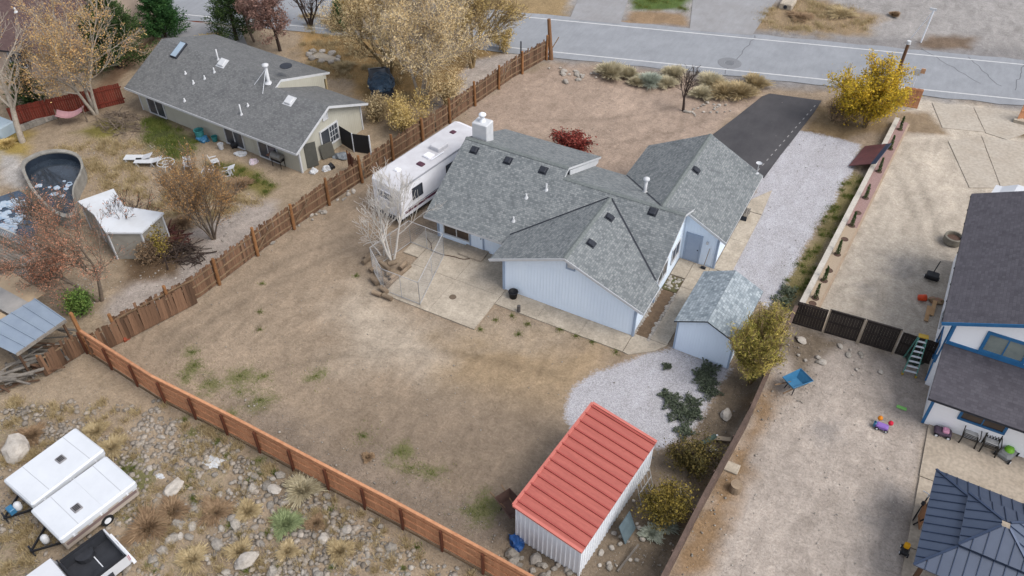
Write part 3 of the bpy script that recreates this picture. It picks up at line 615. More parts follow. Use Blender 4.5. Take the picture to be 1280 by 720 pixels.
# main body profile in y-z extruded in x : west part (tall ridge) and east part (low ridge)
prof1 = [(34.85, -.1), (43.9, -.1), (43.9, zf(43.9, 4.82, 39.3) - UND), (39.3, 4.82 - UND), (34.85, zr(34.85) - UND)]
mb = MB(); mb.extr([(-24.05, y, z) for y, z in prof1], (6.5, 0, 0)); hb(mb, 'main_wall', wallblue)
prof2 = [(34.85, -.1), (42.9, -.1), (42.9, zf(42.9) - UND), (38.65, 4.5 - UND), (34.85, zr(34.85) - UND)]
mb = MB(); mb.extr([(-17.54, y, z) for y, z in prof2], (7.79, 0, 0)); hb(mb, 'main_wall', wallblue)
profg = [(-14.55, -.1), (-7.6, -.1), (-7.6, zg(-7.6) - UND), (-10.95, 4.45 - UND), (-14.55, zg(-14.55) - UND)]
mb = MB(); mb.extr([(x, 40.15, z) for x, z in profg], (0, 7.0, 0)); hb(mb, 'garage_wall', wallblue)
# roof slopes
def slope(pts, u): return hb(MB().slab(pts, TH, u), 'roof_slope', [roofmain, white])
E1 = -24.5; E2 = -9.43; XW = -17.2
slope([(E1, 33.9, zr(33.9)), (-18.2, 33.9, zr(33.9)), (-18.2, yv(-18.2), zw(-18.2)), (-14, 38.35, 4.35), (E2, yv(E2), zw(E2)), (E2, 38.65, 4.5), (XW, 38.65, 4.5), (XW, 39.3, 4.825), (E1, 39.3, 4.825)], (1, 0, 0))
slope([(E1, 39.302, 4.825), (XW, 39.302, 4.825), (XW, 44.55, 4.825 - .43 * 5.25), (E1, 44.55, 4.825 - .43 * 5.25)], (1, 0, 0))
slope([(XW - .6, 38.652, 4.5), (E2, 38.652, 4.5), (E2, 40.6, zf(40.6)), (-10.95, 38.77, zf(38.77)), (-14.95, 43.6, zf(43.6)), (XW - .6, 43.6, zf(43.6))], (1, 0, 0))
slope([(-18.7, 32.0, zw(-18.7)), (-14.001, 32.0, 4.35), (-14.001, 38.35, 4.352), (-18.7, yv(-18.7), zw(-18.7) + .004)], (0, 1, 0))
slope([(-13.999, 32.0, 4.35), (-9.15, 32.0, zw(-9.15)), (-9.15, yv(-9.15), zw(-9.15) + .004), (-13.999, 38.35, 4.352)], (0, 1, 0))
slope([(-7.08, 39.85, zg(-7.08)), (-7.08, 47.7, zg(-7.08)), (-10.949, 47.7, 4.45), (-10.949, 38.77, 4.45), (-10.05, 39.85, zg(-10.05))], (0, 1, 0))
slope([(-15.05, 43.7, zg(-15.05)), (-15.05, 47.7, zg(-15.05)), (-10.951, 47.7, 4.45), (-10.951, 38.77, 4.45)], (0, 1, 0))
# ridge caps and valley flashings
capm = M('ridge_cap_shingle', S(140, 146, 144), S(112, 118, 118), 6, .95, fine=.3)
def cap(a, b_, wd=.15, mat=capm, name='ridge_cap', drop=.0, s=.45):
    a = Vector(a); b_ = Vector(b_); d = (b_ - a).normalized(); sd_ = Vector((d.y, -d.x, 0)).normalized() * wd; dn = Vector((0, 0, -wd * s)); up = Vector((0, 0, .03 - drop))
    mb = MB(); mb.poly([a + up + sd_ + dn, b_ + up + sd_ + dn, b_ + up, a + up]); mb.poly([a + up, b_ + up, b_ + up - sd_ + dn, a + up - sd_ + dn]); return hb(mb, name, mat)
cap((E1, 39.3, 4.825), (XW, 39.3, 4.825)); cap((XW, 38.65, 4.5), (E2, 38.65, 4.5)); cap((-14, 32, 4.35), (-14, 38.35, 4.35)); cap((-10.95, 38.8, 4.45), (-10.95, 47.7, 4.45))
def valley(a, b_, ang):
    a = Vector(a); b_ = Vector(b_); d = (b_ - a).normalized(); sd_ = Vector((d.y, -d.x, 0)).normalized() * .055
    mb = MB(); up = Vector((0, 0, .035)); mb.poly([a + up + sd_, b_ + up + sd_, b_ + up - sd_, a + up - sd_]); hb(mb, 'valley_flashing', dark)
valley((-14.1, 38.27, 4.31), (-18.7, yv(-18.7), zw(-18.7)), 0); valley((-13.9, 38.27, 4.31), (-9.5, yv(-9.5), zw(-9.5)), 0); valley((-10.95, 38.77, 4.45), (-14.95, 43.6, zf(43.6)), 0)
# raised porch gable end
mb = MB(); mb.extr([(XW - .1, 39.6, 4.45), (XW - .1, 44.2, 2.52), (XW - .1, 44.2, 2.3), (XW - .1, 43.7, 2.3), (XW - .1, 39.6, 4.1)], (.06, 0, 0)); hb(mb, 'gable_panel', white)
for px_ in (-24.2, -20.8, -17.5): hb(MB().box(px_ - .07, px_ + .07, 44.1, 44.24, -.1, 2.42), 'porch_post', trimblue)
# trims
for x_, y_, h_ in ((-17.98, 32.37, zw(-17.95) - .2), (-9.72, 32.37, zw(-9.75) - .2), (-9.72, 35.5, 2.2), (-7.57, 40.12, zg(-7.6) - .2), (-24.08, 34.82, zr(34.85) - .2)):
    hb(MB().box(x_ - .07, x_ + .07, y_ - .03, y_ + .1, -.05, h_), 'corner_trim', trimblue)
for s_ in (-1, 1): hb(MB().bar((-14, 31.985, 4.25), (-14 + s_ * 4.75, 31.985, 4.25 - 4.75 * .41), .03, .16), 'rake_board', white)
hb(MB().bar((E2 - .015, 38.65, 4.4), (E2 - .015, 35.0, 4.4 - 3.65 * .5), .03, .16), 'rake_board', white)
hb(MB().bar((-7.08, 39.835, zg(-7.08) - .08), (-10.0, 39.835, zg(-10) - .08), .03, .16), 'rake_board', white)
# gable vent with frame
gv = window(house, hl((-13.75, 32.395, 3.62)), .42, .42, 'S', trimblue, white, 0, 'gable_vent', .05)
# rear wall windows and doors
window(house, hl((-22.72, 34.845, 1.12)), 1.8, 1.25, 'S', white, brownglass, 1)
window(house, hl((-19.9, 34.845, 1.62)), 1.4, .62, 'S', dark, M('blind_glass', S(170, 178, 182), S(120, 130, 136), 2, .2, bmp=0), 1)
hb(MB().box(-22, -20.4, 33.8, 34.82, .05, .2), 'door_step', concrete_old)
door(house, hl((-21.25, 34.845, .05)), .86, 2.03, 'S', wallblue, trimblue)
window(house, hl((-9.745, 36.6, 1.5)), 1.4, 1.0, 'E', white, glass, 1); window(house, hl((-9.745, 38.8, 1.5)), 1.2, 1.0, 'E', white, glass, 1)
door(house, hl((-9.05, 40.145, .05)), .88, 2.03, 'S', M('door_grey_blue', S(178, 194, 216), S(166, 182, 206), 2, .6, bmp=.05), trimblue)
lt = hb(MB().lathe([(.0, .0), (.07, 0), (.07, .16), (0, .2)], 8, 0, (-8.2, 40.06, 1.75)), 'porch_light', white)
# garage doors on the street side
for x0_, x1_ in ((-14.2, -11.3), (-10.9, -8.0)):
    gd = hb(MB().box(x0_, x1_, 47.15, 47.2, 0, 2.1), 'garage_door', white)
    for k in range(4): hb(MB().box(x0_ + .05, x1_ - .05, 47.2, 47.22, .06 + k * .52, .5 + k * .52), 'door_panel', white).parent = gd; 
# roof vents, pipes, flue, chimney
AR = math.atan(.5)
for p_ in ((-23.52, 38.65, 4.5), (-21.09, 38.63, 4.49), (-18.66, 38.7, 4.52), (-11.29, 38.24, 4.29)): roof_vent(house, hl(p_), -math.pi / 2, AR)
for p_ in ((-13.38, 36.8, 4.1), (-13.35, 34.14, 4.08)): roof_vent(house, hl(p_), 0, math.atan(.41))
roof_vent(house, hl((-10.51, 43.59, 4.22)), 0, math.atan(.52))
for p_, h_ in (((-18.85, 36.85, 3.6), .3), ((-17.9, 37.65, 4.0), .45), ((-18.91, 35.32, 2.84), .3)): pipe(house, hl(p_), h_, .055)
pipe(house, hl((-12.72, 40.81, 3.53)), .95, .1, True, name='flue')
ch = hb(MB().bev(-24.3, -23.2, 39.7, 40.6, 3.9, 5.75, .05), 'chimney', white)
ch2 = MB().lathe([(.22, 0), (.2, .1), (.14, .14), (.14, .4), (.24, .42), (.24, .52), (.1, .62), (0, .62)], 14, 0, hl((-23.75, 40.15, 5.75))).build('chimney_cap', galv, ch, True)

ant = hb(MB().tube([(-7.47, 47.43, 2.64), tuple(a + b for a, b in zip((-7.47, 47.43, 2.64), (0, 0, .75)))], .025).lathe([(0, 0), (.16, .03), (.2, .07)], 12, 0, tuple(a + b for a, b in zip((-7.47, 47.43, 2.64), (0, 0, .75)))).lathe([(.0, .03), (.14, .03), (.12, .0)], 12, 0, (-7.47, 47.43, 2.64)), 'antenna', white)

# ================================================================ LEFT NEIGHBOUR HOUSE (local frame at its south-east corner)
LO = (-36.38, 36.34, 0); LR = -0.057219615857292724
lwall = siding('grey_green_siding', S(206, 203, 188), S(190, 187, 174), .2)
lh = thing('house', 'grey beige neighbouring house with plain grey shingles and cluttered patio doors', 'house', LO, LR)
def lz(y): return 2.1 + .485 * (y + .6)
U1 = 3.75; U0 = 3.1
mb = MB(); mb.extr([(-16.4, y, z) for y, z in ((0, -.1), (7.9, -.1), (7.9, lz(U1) - .33 * (7.9 - U1) - UND), (U1, lz(U1) - UND), (0, lz(0) - UND))], (12.0, 0, 0)); mb.build('wall', lwall, lh)
mb = MB(); mb.extr([(-4.38, y, z) for y, z in ((0, -.1), (6.7, -.1), (6.7, lz(U0) - .43 * (6.7 - U0) - UND), (U0, lz(U0) - UND), (0, lz(0) - UND))], (4.38, 0, 0)); mb.build('wall', lwall, lh)
def lslope(pts): return MB().slab(pts, TH, (1, 0, 0)).build('roof_slope', [roofleft, white], lh)
lslope([(-16.9, -.65, lz(-.65)), (.5, -.65, lz(-.65)), (.5, U0, lz(U0)), (-4.5, U0, lz(U0)), (-4.5, U1, lz(U1)), (-16.9, U1, lz(U1))])
lslope([(-16.9, U1 + .002, lz(U1)), (-4.5, U1 + .002, lz(U1)), (-4.5, 8.7, lz(U1) - .33 * (8.7 - U1)), (-16.9, 8.7, lz(U1) - .33 * (8.7 - U1))])
lslope([(-4.9, U0 + .002, lz(U0)), (.5, U0 + .002, lz(U0)), (.5, 7.1, lz(U0) - .43 * (7.1 - U0)), (-4.9, 7.1, lz(U0) - .43 * (7.1 - U0))])
MB().extr([(-4.58, U1 + .3, lz(U1) - .28), (-4.58, 8.3, lz(U1) - .33 * (8.3 - U1) - .16), (-4.58, 8.3, lz(U1) - .33 * (8.3 - U1) - .5), (-4.58, 5.2, 3.0), (-4.58, U1 + .3, lz(U1) - .6)], (.06, 0, 0)).build('gable_panel', lwall, lh)
for a_, b_ in (((.5, -.65, lz(-.65) - .07), (.5, U0, lz(U0) - .07)), ((.5, U0, lz(U0) - .07), (.5, 7.1, lz(U0) - .43 * (7.1 - U0) - .07)), ((-4.5, U1, lz(U1) - .07), (-4.5, 8.7, lz(U1) - .33 * (8.7 - U1) - .07))): MB().bar(Vector(a_) + Vector((.016, 0, 0)), Vector(b_) + Vector((.016, 0, 0)), .03, .17).build('rake_board', white, lh)
MB().bar((-16.9, -.668, lz(-.65) - .07), (.5, -.668, lz(-.65) - .07), .03, .17).build('fascia', white, lh)
for x_ in (-4.7, -8.5, -12.5, -16.5): MB().box(x_ - .08, x_ + .08, 8.25, 8.41, -.1, 2.4).build('porch_post', M('porch_post_wood', S(200, 180, 140), None, 3), lh)
for x_, y_ in ((0, -.03), (-16.4, -.03), (.0, 6.67)): MB().box(x_ - .06, x_ + .06, y_, y_ + .12, -.05, 2.1 if y_ < 1 else 2.1).build('corner_trim', white, lh)
for cx_, wd_ in ((-14.6, 1.75), (-6.35, 1.75), (-3.0, 1.75)):
    fo = window(lh, (cx_, -.005, 1.08), wd_, 1.95, 'S', white, glass, 1, 'patio_door', .08)
window(lh, (.005, 3.2, 1.35), 1.7, 1.3, 'E', white, glass, 1, 'window', .07, (.0, .82, 3, 3), .12)
window(lh, (.005, 3.05, 3.05), .4, .55, 'E', white, white, 0, 'gable_vent')
for dx_, mat_ in ((.95, M('screen_mesh', S(96, 96, 90), None, 4)),):
    d_ = MB().box(0, .85, -.02, .02, .05, 2.0, 0, Matrix.Translation((.02, .55, 0)) @ Matrix.Rotation(R(62), 4, 'Z')).build('screen_door', mat_, lh)
ALR = math.atan(.485)
sky_l = MB(); mx = Matrix.Translation(Vector((-14.59, 3.34, 4.01))) @ Matrix.Rotation(-math.pi / 2, 4, 'Z') @ Matrix.Rotation(ALR, 4, 'Y')
sl = sky_l.bev(-.75, .75, -.35, .35, 0, .16, .04, 0, mx).build('skylight', dark, lh); MB().box(-.68, .68, -.28, .28, .161, .17, 0, mx).build('pane', M('skylight_glass', S(176, 196, 214), None, 1, .15, bmp=0), sl)
for p_, h_ in (((-12.55, 1.88, 3.3), .2), ((-11.29, 1.42, 3.08), .25), ((-10.25, 2.7, 3.7), .35), ((-10.65, 2.02, 3.37), .25), ((-10.94, 0.01, 2.4), .2), ((-5.63, 0.54, 2.65), .8), ((-5.61, 1.26, 3.0), .2), ((-10.71, 3.68, 4.18), .8)): pipe(lh, p_, h_, .05)
for p_ in ((-10.13, 3.51, 4.09), (-2.68, 2.56, 3.63)): roof_vent(lh, p_, -math.pi / 2, ALR, white, .3)
fl = pipe(lh, (-5.28, 3.3, 3.99), 1.3, .12, True, white, 'flue')
for q_ in ((-1.0, -.5, 0), (.15, -.9, -.1)):
    p_ = Vector((-5.28, 3.3, 3.99)); MB().tube([p_ + Vector((0, 0, 1.1)), p_ + Vector((q_[0], q_[1], q_[1] * .48))], .02, 5).build('flue_brace', galv, lh)
MB().lathe([(.0, 0), (.45, 0), (.45, .04), (0, .06)], 14, 0, tuple(a + b for a, b in zip((-4.84, 3.9, 4.28), (0, 0.9, .45)))).build('dish', dark, lh)

# ================================================================ RIGHT NEIGHBOUR HOUSE
RO_ = (11, 40, 0); rh = thing('house', 'white two storey house with blue trim and charcoal shingle roof', 'house', RO_)
rwall = siding('white_lap_siding', (.84, .84, .86, 1), (.78, .785, .81, 1), .2, 'H')
def rb(mb, name, mats): return mb.build(name, mats, rh, False, RO_)
def rl(p): return (p[0] - RO_[0], p[1] - RO_[1], p[2] - RO_[2])
def zu(x): return 4.7 + .42 * (x - 4.75) if x <= 10.6 else 4.7 + .42 * (10.6 - 4.75) - .42 * (x - 10.6)
rb(MB().extr([(5.35, 36.5, -.1), (15.9, 36.5, -.1), (15.9, 36.5, zu(15.9) - UND), (10.6, 36.5, zu(10.6) - UND), (5.35, 36.5, zu(5.35) - UND)], (0, 11.4, 0)), 'upper_wall', rwall)
rb(MB().extr([(5.6, y, z) for y, z in ((33.72, -.1), (36.49, -.1), (36.49, 2.9), (33.72, 2.12))], (10.2, 0, 0)), 'lower_wall', rwall)
rb(MB().slab([(4.75, 36.1, 4.7), (10.599, 36.1, zu(10.6)), (10.599, 48.3, zu(10.6)), (4.75, 48.3, 4.7)], TH, (0, 1, 0)), 'roof_slope', [roofdark, dark])
rb(MB().slab([(16.4, 36.1, zu(16.4)), (10.601, 36.1, zu(10.6)), (10.601, 48.3, zu(10.6)), (16.4, 48.3, zu(16.4))], TH, (0, 1, 0)), 'roof_slope', [roofdark, dark])
rb(MB().slab([(5.3, 33.2, 2.25), (16.2, 33.2, 2.25), (16.2, 36.48, 3.15), (5.3, 36.48, 3.15)], .14, (1, 0, 0)), 'roof_slope', [roofdark, dark])
rb(MB().bar((4.75, 36.08, 4.6), (10.6, 36.08, zu(10.6) - .1), .03, .2), 'rake_board', bluetrim)
rb(MB().box(5.35, 15.9, 36.44, 36.497, 3.17, 3.36), 'band_board', bluetrim)
for x_, y_, z0_, z1_ in ((5.36, 36.45, 3.36, 4.75), (5.61, 33.67, 0, 2.1)): rb(MB().box(x_ - .04, x_ + .1, y_, y_ + .1, z0_, z1_), 'corner_trim', bluetrim)
rb(MB().bar((5.31, 36.6, 4.6), (5.31, 36.6, 1.6), .08, .08), 'downspout', bluetrim); rb(MB().bar((5.31, 37.2, 1.6), (5.31, 36.6, .15), .08, .08), 'downspout', bluetrim)
window(rh, rl((7.85, 36.495, 4.05)), 1.75, 1.05, 'S', bluetrim, M('window_glass_pale', S(150, 158, 152), S(128, 136, 134), 1.5, .15, bmp=0), 1, trim=.16)
window(rh, rl((8.0, 33.715, 1.55)), 1.9, .6, 'S', bluetrim, brownglass, 1, trim=.13)
window(rh, rl((5.345, 41.5, 3.2)), 1.4, 1.0, 'W', dark, glass, 1); window(rh, rl((5.345, 41.0, 1.3)), 1.2, 1.0, 'W', white, glass, 1); window(rh, rl((5.345, 38.4, 1.4)), 1.5, .9, 'W', bluetrim, glass, 1)
roof_vent(rh, rl((9.6, 34.9, 2.72)), -math.pi / 2, math.atan(.275), bluetrim, .18)
for k in range(9): rb(MB().box(4.715, 4.75, 36.4 + k * 1.45, 36.5 + k * 1.45, 4.6, 4.66), 'gutter_hanger', dark)

# ================================================================ SHEDS
# shingled garden shed
sh = thing('garden_shed', 'small pale blue shed with light blotchy shingle roof beside the walkway', 'shed', (-5.78, 34.75, 0), R(-1))
hw, hl_ = 1.55, 2.15
MB().extr([(-hw, -hl_, -.05), (hw, -hl_, -.05), (hw, -hl_, 2.22), (0, -hl_, 2.92), (-hw, -hl_, 2.22)], (0, 2 * hl_, 0)).build('wall', siding('shed_siding', (.66, .75, .86, 1), (.60, .69, .81, 1), .15), sh)
for s_ in (-1, 1): MB().slab([(s_ * (hw + .2), -hl_ - .18, 2.17), (s_ * .001, -hl_ - .18, 2.99), (s_ * .001, hl_ + .18, 2.99), (s_ * (hw + .2), hl_ + .18, 2.17)], .09, (0, 1, 0)).build('roof_slope', [roofshed, dark], sh)
for s_ in (-1, 1): MB().box(s_ * hw - .05, s_ * hw + .05, -hl_ - .02, -hl_ + .05, 0, 2.2).build('corner_trim', trimblue, sh)
d_ = MB().box(hw - .0, hw + .03, -.9, .9, .1, 1.95).build('door', wallblue, sh); MB().box(hw + .03, hw + .06, -.06, -.02, .9, 1.1).build('handle', dark, d_)
# red metal shed: one slope, high on the west side
rs = thing('metal_shed', 'white ribbed metal shed with salmon red standing seam roof', 'shed', (-7.55, 21.2, 0), R(-5.6))
W_, L_ = 1.62, 3.3; zh, zl = 2.62, 2.18
def ribbed(parent, a, b_, z0, za, zb, nrm, name='wall_sheet', pitch=.23):
    a = Vector(a); b_ = Vector(b_); L = (b_ - a).length; n_ = int(L / pitch); d = (b_ - a) / L; nv = Vector(nrm); pr = []
    for k in range(n_):
        for f, o in ((0, 0), (.62, 0), (.7, .032), (.92, .032)): pr.append((min(L, (k + f) * L / n_), o))
    pr.append((L, 0)); mb = MB()
    for (s0, o0), (s1, o1) in zip(pr[:-1], pr[1:]):
        p0 = a + d * s0 + nv * o0; p1 = a + d * s1 + nv * o1; t0 = za + (zb - za) * s0 / L; t1 = za + (zb - za) * s1 / L
        mb.poly([(p0.x, p0.y, z0), (p1.x, p1.y, z0), (p1.x, p1.y, t1), (p0.x, p0.y, t0)])
    return mb.build(name, galv, parent)
ribbed(rs, (-W_, -L_), (W_, -L_), 0, zh, zl, (0, -1)); ribbed(rs, (W_, -L_), (W_, L_), 0, zl, zl, (1, 0)); ribbed(rs, (W_, L_), (-W_, L_), 0, zl, zh, (0, 1)); ribbed(rs, (-W_, L_), (-W_, -L_), 0, zh, zh, (-1, 0))
for sx, sy, z_ in ((1, -1, zl), (-1, -1, zh), (1, 1, zl), (-1, 1, zh)): MB().box(sx * W_ - .05, sx * W_ + .05, sy * L_ - .05, sy * L_ + .05, 0, z_).build('corner_post', galv, rs)
o_ = .12; zA, zB = zh + .06, zl - .0
MB().slab([(-W_ - o_, -L_ - o_, zA), (W_ + o_, -L_ - o_, zB), (W_ + o_, L_ + o_, zB), (-W_ - o_, L_ + o_, zA)], .05, (0, 1, 0)).build('roof_sheet', redmetal, rs)
nrib = 13
for k in range(nrib):
    y_ = -L_ - o_ + .3 + (2 * L_ + 2 * o_ - .5) * k / (nrib - 1)
    MB().bar((-W_ - o_ + .02, y_, zA + .03), (W_ + o_, y_, zB + .03), .07, .07).build('roof_rib', redrib, rs)
for a_, b_ in (((-W_ - o_, -L_ - o_, zA), (-W_ - o_, L_ + o_, zA)), ((-W_ - o_, -L_ - o_, zA), (W_ + o_, -L_ - o_, zB)), ((-W_ - o_, L_ + o_, zA), (W_ + o_, L_ + o_, zB))): MB().bar(a_, b_, .14, .1).build('roof_trim', M('red_metal_trim', S(214, 128, 116), S(204, 116, 104), 1, .5, bmp=.02), rs)

# ================================================================ PAVILION (two tier metal hip roof)
pv = thing('pavilion', 'patio pavilion with two tier slate blue standing seam metal roof', 'pavilion', (8.85, 26.1, 0), R(-1.5))
def tier(z0, z1, r0, r1, name, side_mats):
    for k in range(4):
        mx = Matrix.Rotation(k * math.pi / 2, 4, 'Z'); mb = MB()
        q = [mx @ Vector(p_) for p_ in ((-r0, -r0, z0), (r0, -r0, z0), (r1, -r1, z1), (-r1, -r1, z1))]
        mb.slab(q, .05, mx @ Vector((1, 0, 0))); o = mb.build(name, [slate_metal, slate_metal], pv)
        n_ = int(2 * r0 / .42)
        for j in range(n_ + 1):
            x_ = -r0 + 2 * r0 * j / n_; f = max(0, (abs(x_) - r1) / (r0 - r1)); zt = z1 - (z1 - z0) * f; yt = -(r1 + (r0 - r1) * f)
            if f > .97: continue
            MB().bar(mx @ Vector((x_, -r0 + .01, z0 + .02)), mx @ Vector((x_, yt, zt + .02)), .03, .05).build('seam', slate_rib, o)
        c0 = mx @ Vector((-r0, -r0, z0 + .02)); c1 = mx @ Vector((-r1, -r1, z1 + .02)); MB().bar(c0, c1, .1, .06).build('hip_cap', slate_rib, o)
tier(2.35, 3.02, 2.7, 1.2, 'lower_roof', None); tier(3.12, 3.75, 1.42, .16, 'upper_roof', None)
for sx in (-1, 1):
    for sy in (-1, 1): MB().bev(sx * 2.3 - .09, sx * 2.3 + .09, sy * 2.3 - .09, sy * 2.3 + .09, .05, 2.5, .01).build('post', M('post_brown', S(96, 70, 52), None, 3), pv)
for k in range(4):
    mx = Matrix.Rotation(k * math.pi / 2, 4, 'Z'); MB().box(-2.3, 2.3, -2.37, -2.23, 2.2, 2.4, 0, mx).build('beam', M('post_brown', S(96, 70, 52)), pv)

# ================================================================ FENCES
def fence(name, label, cat, path, h, bw, gap, mats, post_every=2.4, rail_side=1, rails=(.3, .9, 1.5), post_h=None, lean=.03, ragged=.05, braces=False, miss=0.0, thick=.022, post_r=.065, round_posts=True, skip_parts=None):
    bmat, rmat, pmat = mats
    o = thing(name, label, cat, (*path[0], 0)); o0 = Vector((*path[0], 0)); rr = random.Random(len(label))
    me = MB().box(-bw / 2, bw / 2, -thick / 2, thick / 2, .03, 1).build('board', bmat); proto = me.data; COL.objects.unlink(me); bpy.data.objects.remove(me)
    pts = [Vector((*p_, 0)) - o0 for p_ in path]
    carry = 0; pcarry = 0
    for a, b_ in zip(pts[:-1], pts[1:]):
        d = b_ - a; L = d.length; d.normalize(); nv = Vector((-d.y, d.x, 0)) * rail_side; ang = math.atan2(d.y, d.x)
        s = carry
        while s < L:
            if rr.random() > miss:
                c = bpy.data.objects.new('board', proto); COL.objects.link(c); c.parent = o
                c.location = a + d * s; c.rotation_euler = (rr.gauss(0, lean), rr.gauss(0, lean), ang); c.scale = (1, 1, h * (1 + rr.gauss(0, ragged)))
            s += bw + gap
        carry = s - L
        for z_ in rails:
            n_ = max(1, round(L / 2.4))
            for k in range(n_):
                p0 = a + d * (L * k / n_) + nv * .045; p1 = a + d * (L * (k + 1) / n_) + nv * .045
                MB().bar(p0 + Vector((0, 0, z_ + rr.gauss(0, ragged * .5))), p1 + Vector((0, 0, z_ + rr.gauss(0, ragged * .5))), .05, .09).build('rail', rmat, o)
        s = pcarry
        while s < L:
            p_ = a + d * s + nv * .13; ph = (post_h or h) * (1 + rr.gauss(0, ragged)); lx, ly = rr.gauss(0, lean * 2), rr.gauss(0, lean * 2)
            if round_posts: MB().cyl(p_, p_ + Vector((lx, ly, ph)), post_r * 1.1, post_r * .95, 9).build('post', pmat, o)
            else: MB().bar(p_, p_ + Vector((0, 0, ph)), post_r * 1.6, post_r * 1.6).build('post', pmat, o)
            if braces and rr.random() < .45: MB().bar(p_ + Vector((0, 0, .25)), p_ + d * 1.6 + Vector((0, 0, h * .85)), .05, .08).build('brace', rmat, o)
            s += post_every
        pcarry = s - L
    return o
LF = [(-34.96, 18.48), (-33.49, 23.22), (-33.07, 29.58), (-32.18, 36.49), (-30.86, 45.61), (-29.76, 55.27), (-28.76, 59.77)]
fence('wood_fence', 'long weathered brown board fence with tall round posts behind the white trailer', 'fence', LF, 1.75, .155, .004, (oldwood, oldrail, postwood), 3.2, -1, (.35, .95, 1.5), 2.1, .014, .04, True, .006, .025, .1)
fence('wood_fence', 'short run of leaning weathered boards joined to the tall corner post', 'fence', [(-36.28, 14.71), (-35.88, 16.94)], 1.5, .155, .004, (oldwood, oldrail, postwood), 3, 1, (.4, 1.2), 1.5, .03, .06, False, .02)
fence('leaning_fence_panel', 'dark weathered board panel leaning against the long board fence', 'fence', [(-35.2, 16.89), (-34.72, 18.26), (-33.27, 22.72)], 1.6, .2, .004, (oldwood, oldrail, postwood), 40, 1, (1.35,), .3, .02, .03, False, .0)
bf_path = [(-35.72, 17.02), (-29.73, 16.45), (-24.44, 16.4), (-19.18, 16.25), (-14.54, 16.15), (-10.18, 15.98), (-6.4, 15.8)]
bfo = fence('cedar_fence', 'new orange cedar fence with damp dark posts along the rubble field', 'fence', bf_path, 1.75, .15, .006, (cedar, cedar, cedar_dark), 2.15, -1, (.25, .85, 1.35, 1.66), 1.62, .004, .006, False, 0, .02, .07, False)
MB().bar((0, 0, 0), (.12, -.05, 3.1), .16, .16).build('post', postwood, bfo)
for a_, b_ in zip(bf_path[:-1], bf_path[1:]):
    p0 = Vector((*a_, .08)) - bfo.location; p1 = Vector((*b_, .08)) - bfo.location; MB().bar(p0 + Vector((0, -.1, 0)), p1 + Vector((0, -.1, 0)), .04, .16).build('kickboard', oldrail, bfo)
    MB().bar(p0 + Vector((0, 0.0, 1.7)), p1 + Vector((0, 0.0, 1.7)), .14, .035).build('cap_rail', cedar, bfo)
rfo = fence('wood_fence', 'plain brown stained fence with flat cap between the red roofed shed and the dirt lot', 'fence', [(-2.9, 17.5), (-2.62, 23.1), (-2.18, 29.1), (-2.1, 37.55)], 1.5, .15, .004, (brownfence, brownfence, brownfence), 2.4, 1, (.4, 1.3), 1.5, .004, .005, False, 0, .025, .06, False)
for a_, b_ in zip([(-2.9, 17.5), (-2.62, 23.1), (-2.18, 29.1)], [(-2.62, 23.1), (-2.18, 29.1), (-2.1, 37.55)]): MB().bar(Vector((*a_, 1.52)) - rfo.location, Vector((*b_, 1.52)) - rfo.location, .2, .045).build('cap_rail', brownfence, rfo)
# dark stained gate run
def panel(name, label, cat, a, b_, h, mat, framem, metal=None, dy=-.05):
    o = thing(name, label, cat, (*a, 0)); a = Vector((*a, 0)); b_ = Vector((*b_, 0)); d = b_ - a; L = d.length; d.normalize(); nv = Vector((d.y, -d.x, 0)); ang = math.atan2(d.y, d.x)
    n_ = int(L / .15)
    for k in range(n_):
        c = MB().box(-L / n_ / 2 + .003, L / n_ / 2 - .003, -.012, .012, .08, h * rnd.uniform(.985, 1.0)).build('board', mat, o); c.location = d * ((k + .5) * L / n_); c.rotation_euler = (0, 0, ang)
    for z_ in (.2, h * .55, h - .12): MB().bar(Vector((0, 0, z_)) + nv * .04, d * L + Vector((0, 0, z_)) + nv * .04, .05, .09).build('rail', framem, o)
    if metal:
        for s_ in (.03, L - .03): MB().bar(d * s_ + nv * .06 + Vector((0, 0, .02)), d * s_ + nv * .06 + Vector((0, 0, h + .03)), .07, .07).build('gate_frame', metal, o)
        MB().bar(nv * .03 + Vector((0, 0, h + .02)), d * L + nv * .03 + Vector((0, 0, h + .02)), .09, .05).build('gate_frame', mat, o)
    return o
panel('board_fence', 'dark stained fence section between the planter end and the double gate', 'fence', (-2.08, 37.62), (-.42, 37.72), 1.8, darkfence, darkfence)
panel('gate', 'dark stained gate leaf hinged beside the planter side fence section', 'gate', (-.36, 37.72), (1.52, 37.85), 1.85, darkfence, darkfence, tan_metal)
panel('gate', 'dark stained gate leaf on the side of the green stepladder', 'gate', (1.56, 37.85), (3.42, 37.95), 1.85, darkfence, darkfence, tan_metal)
panel('board_fence', 'dark stained fence section behind the stepladder against the white house', 'fence', (3.5, 37.95), (5.3, 38.0), 1.75, darkfence, darkfence)
panel('gate', 'open orange cedar gate standing by the street beside the utility pole', 'gate', (-0.92, 65.72), (0.43, 65.89), 1.75, cedar, cedar)
g2 = panel('gate', 'orange cedar gate post section on a concrete footing at the drive entrance', 'gate', (7.4, 67.63), (9.0, 68.76), 1.75, cedar, cedar)
MB().box(-.2, .9, -.25, .25, 0, .25).build('footing', concrete, g2)

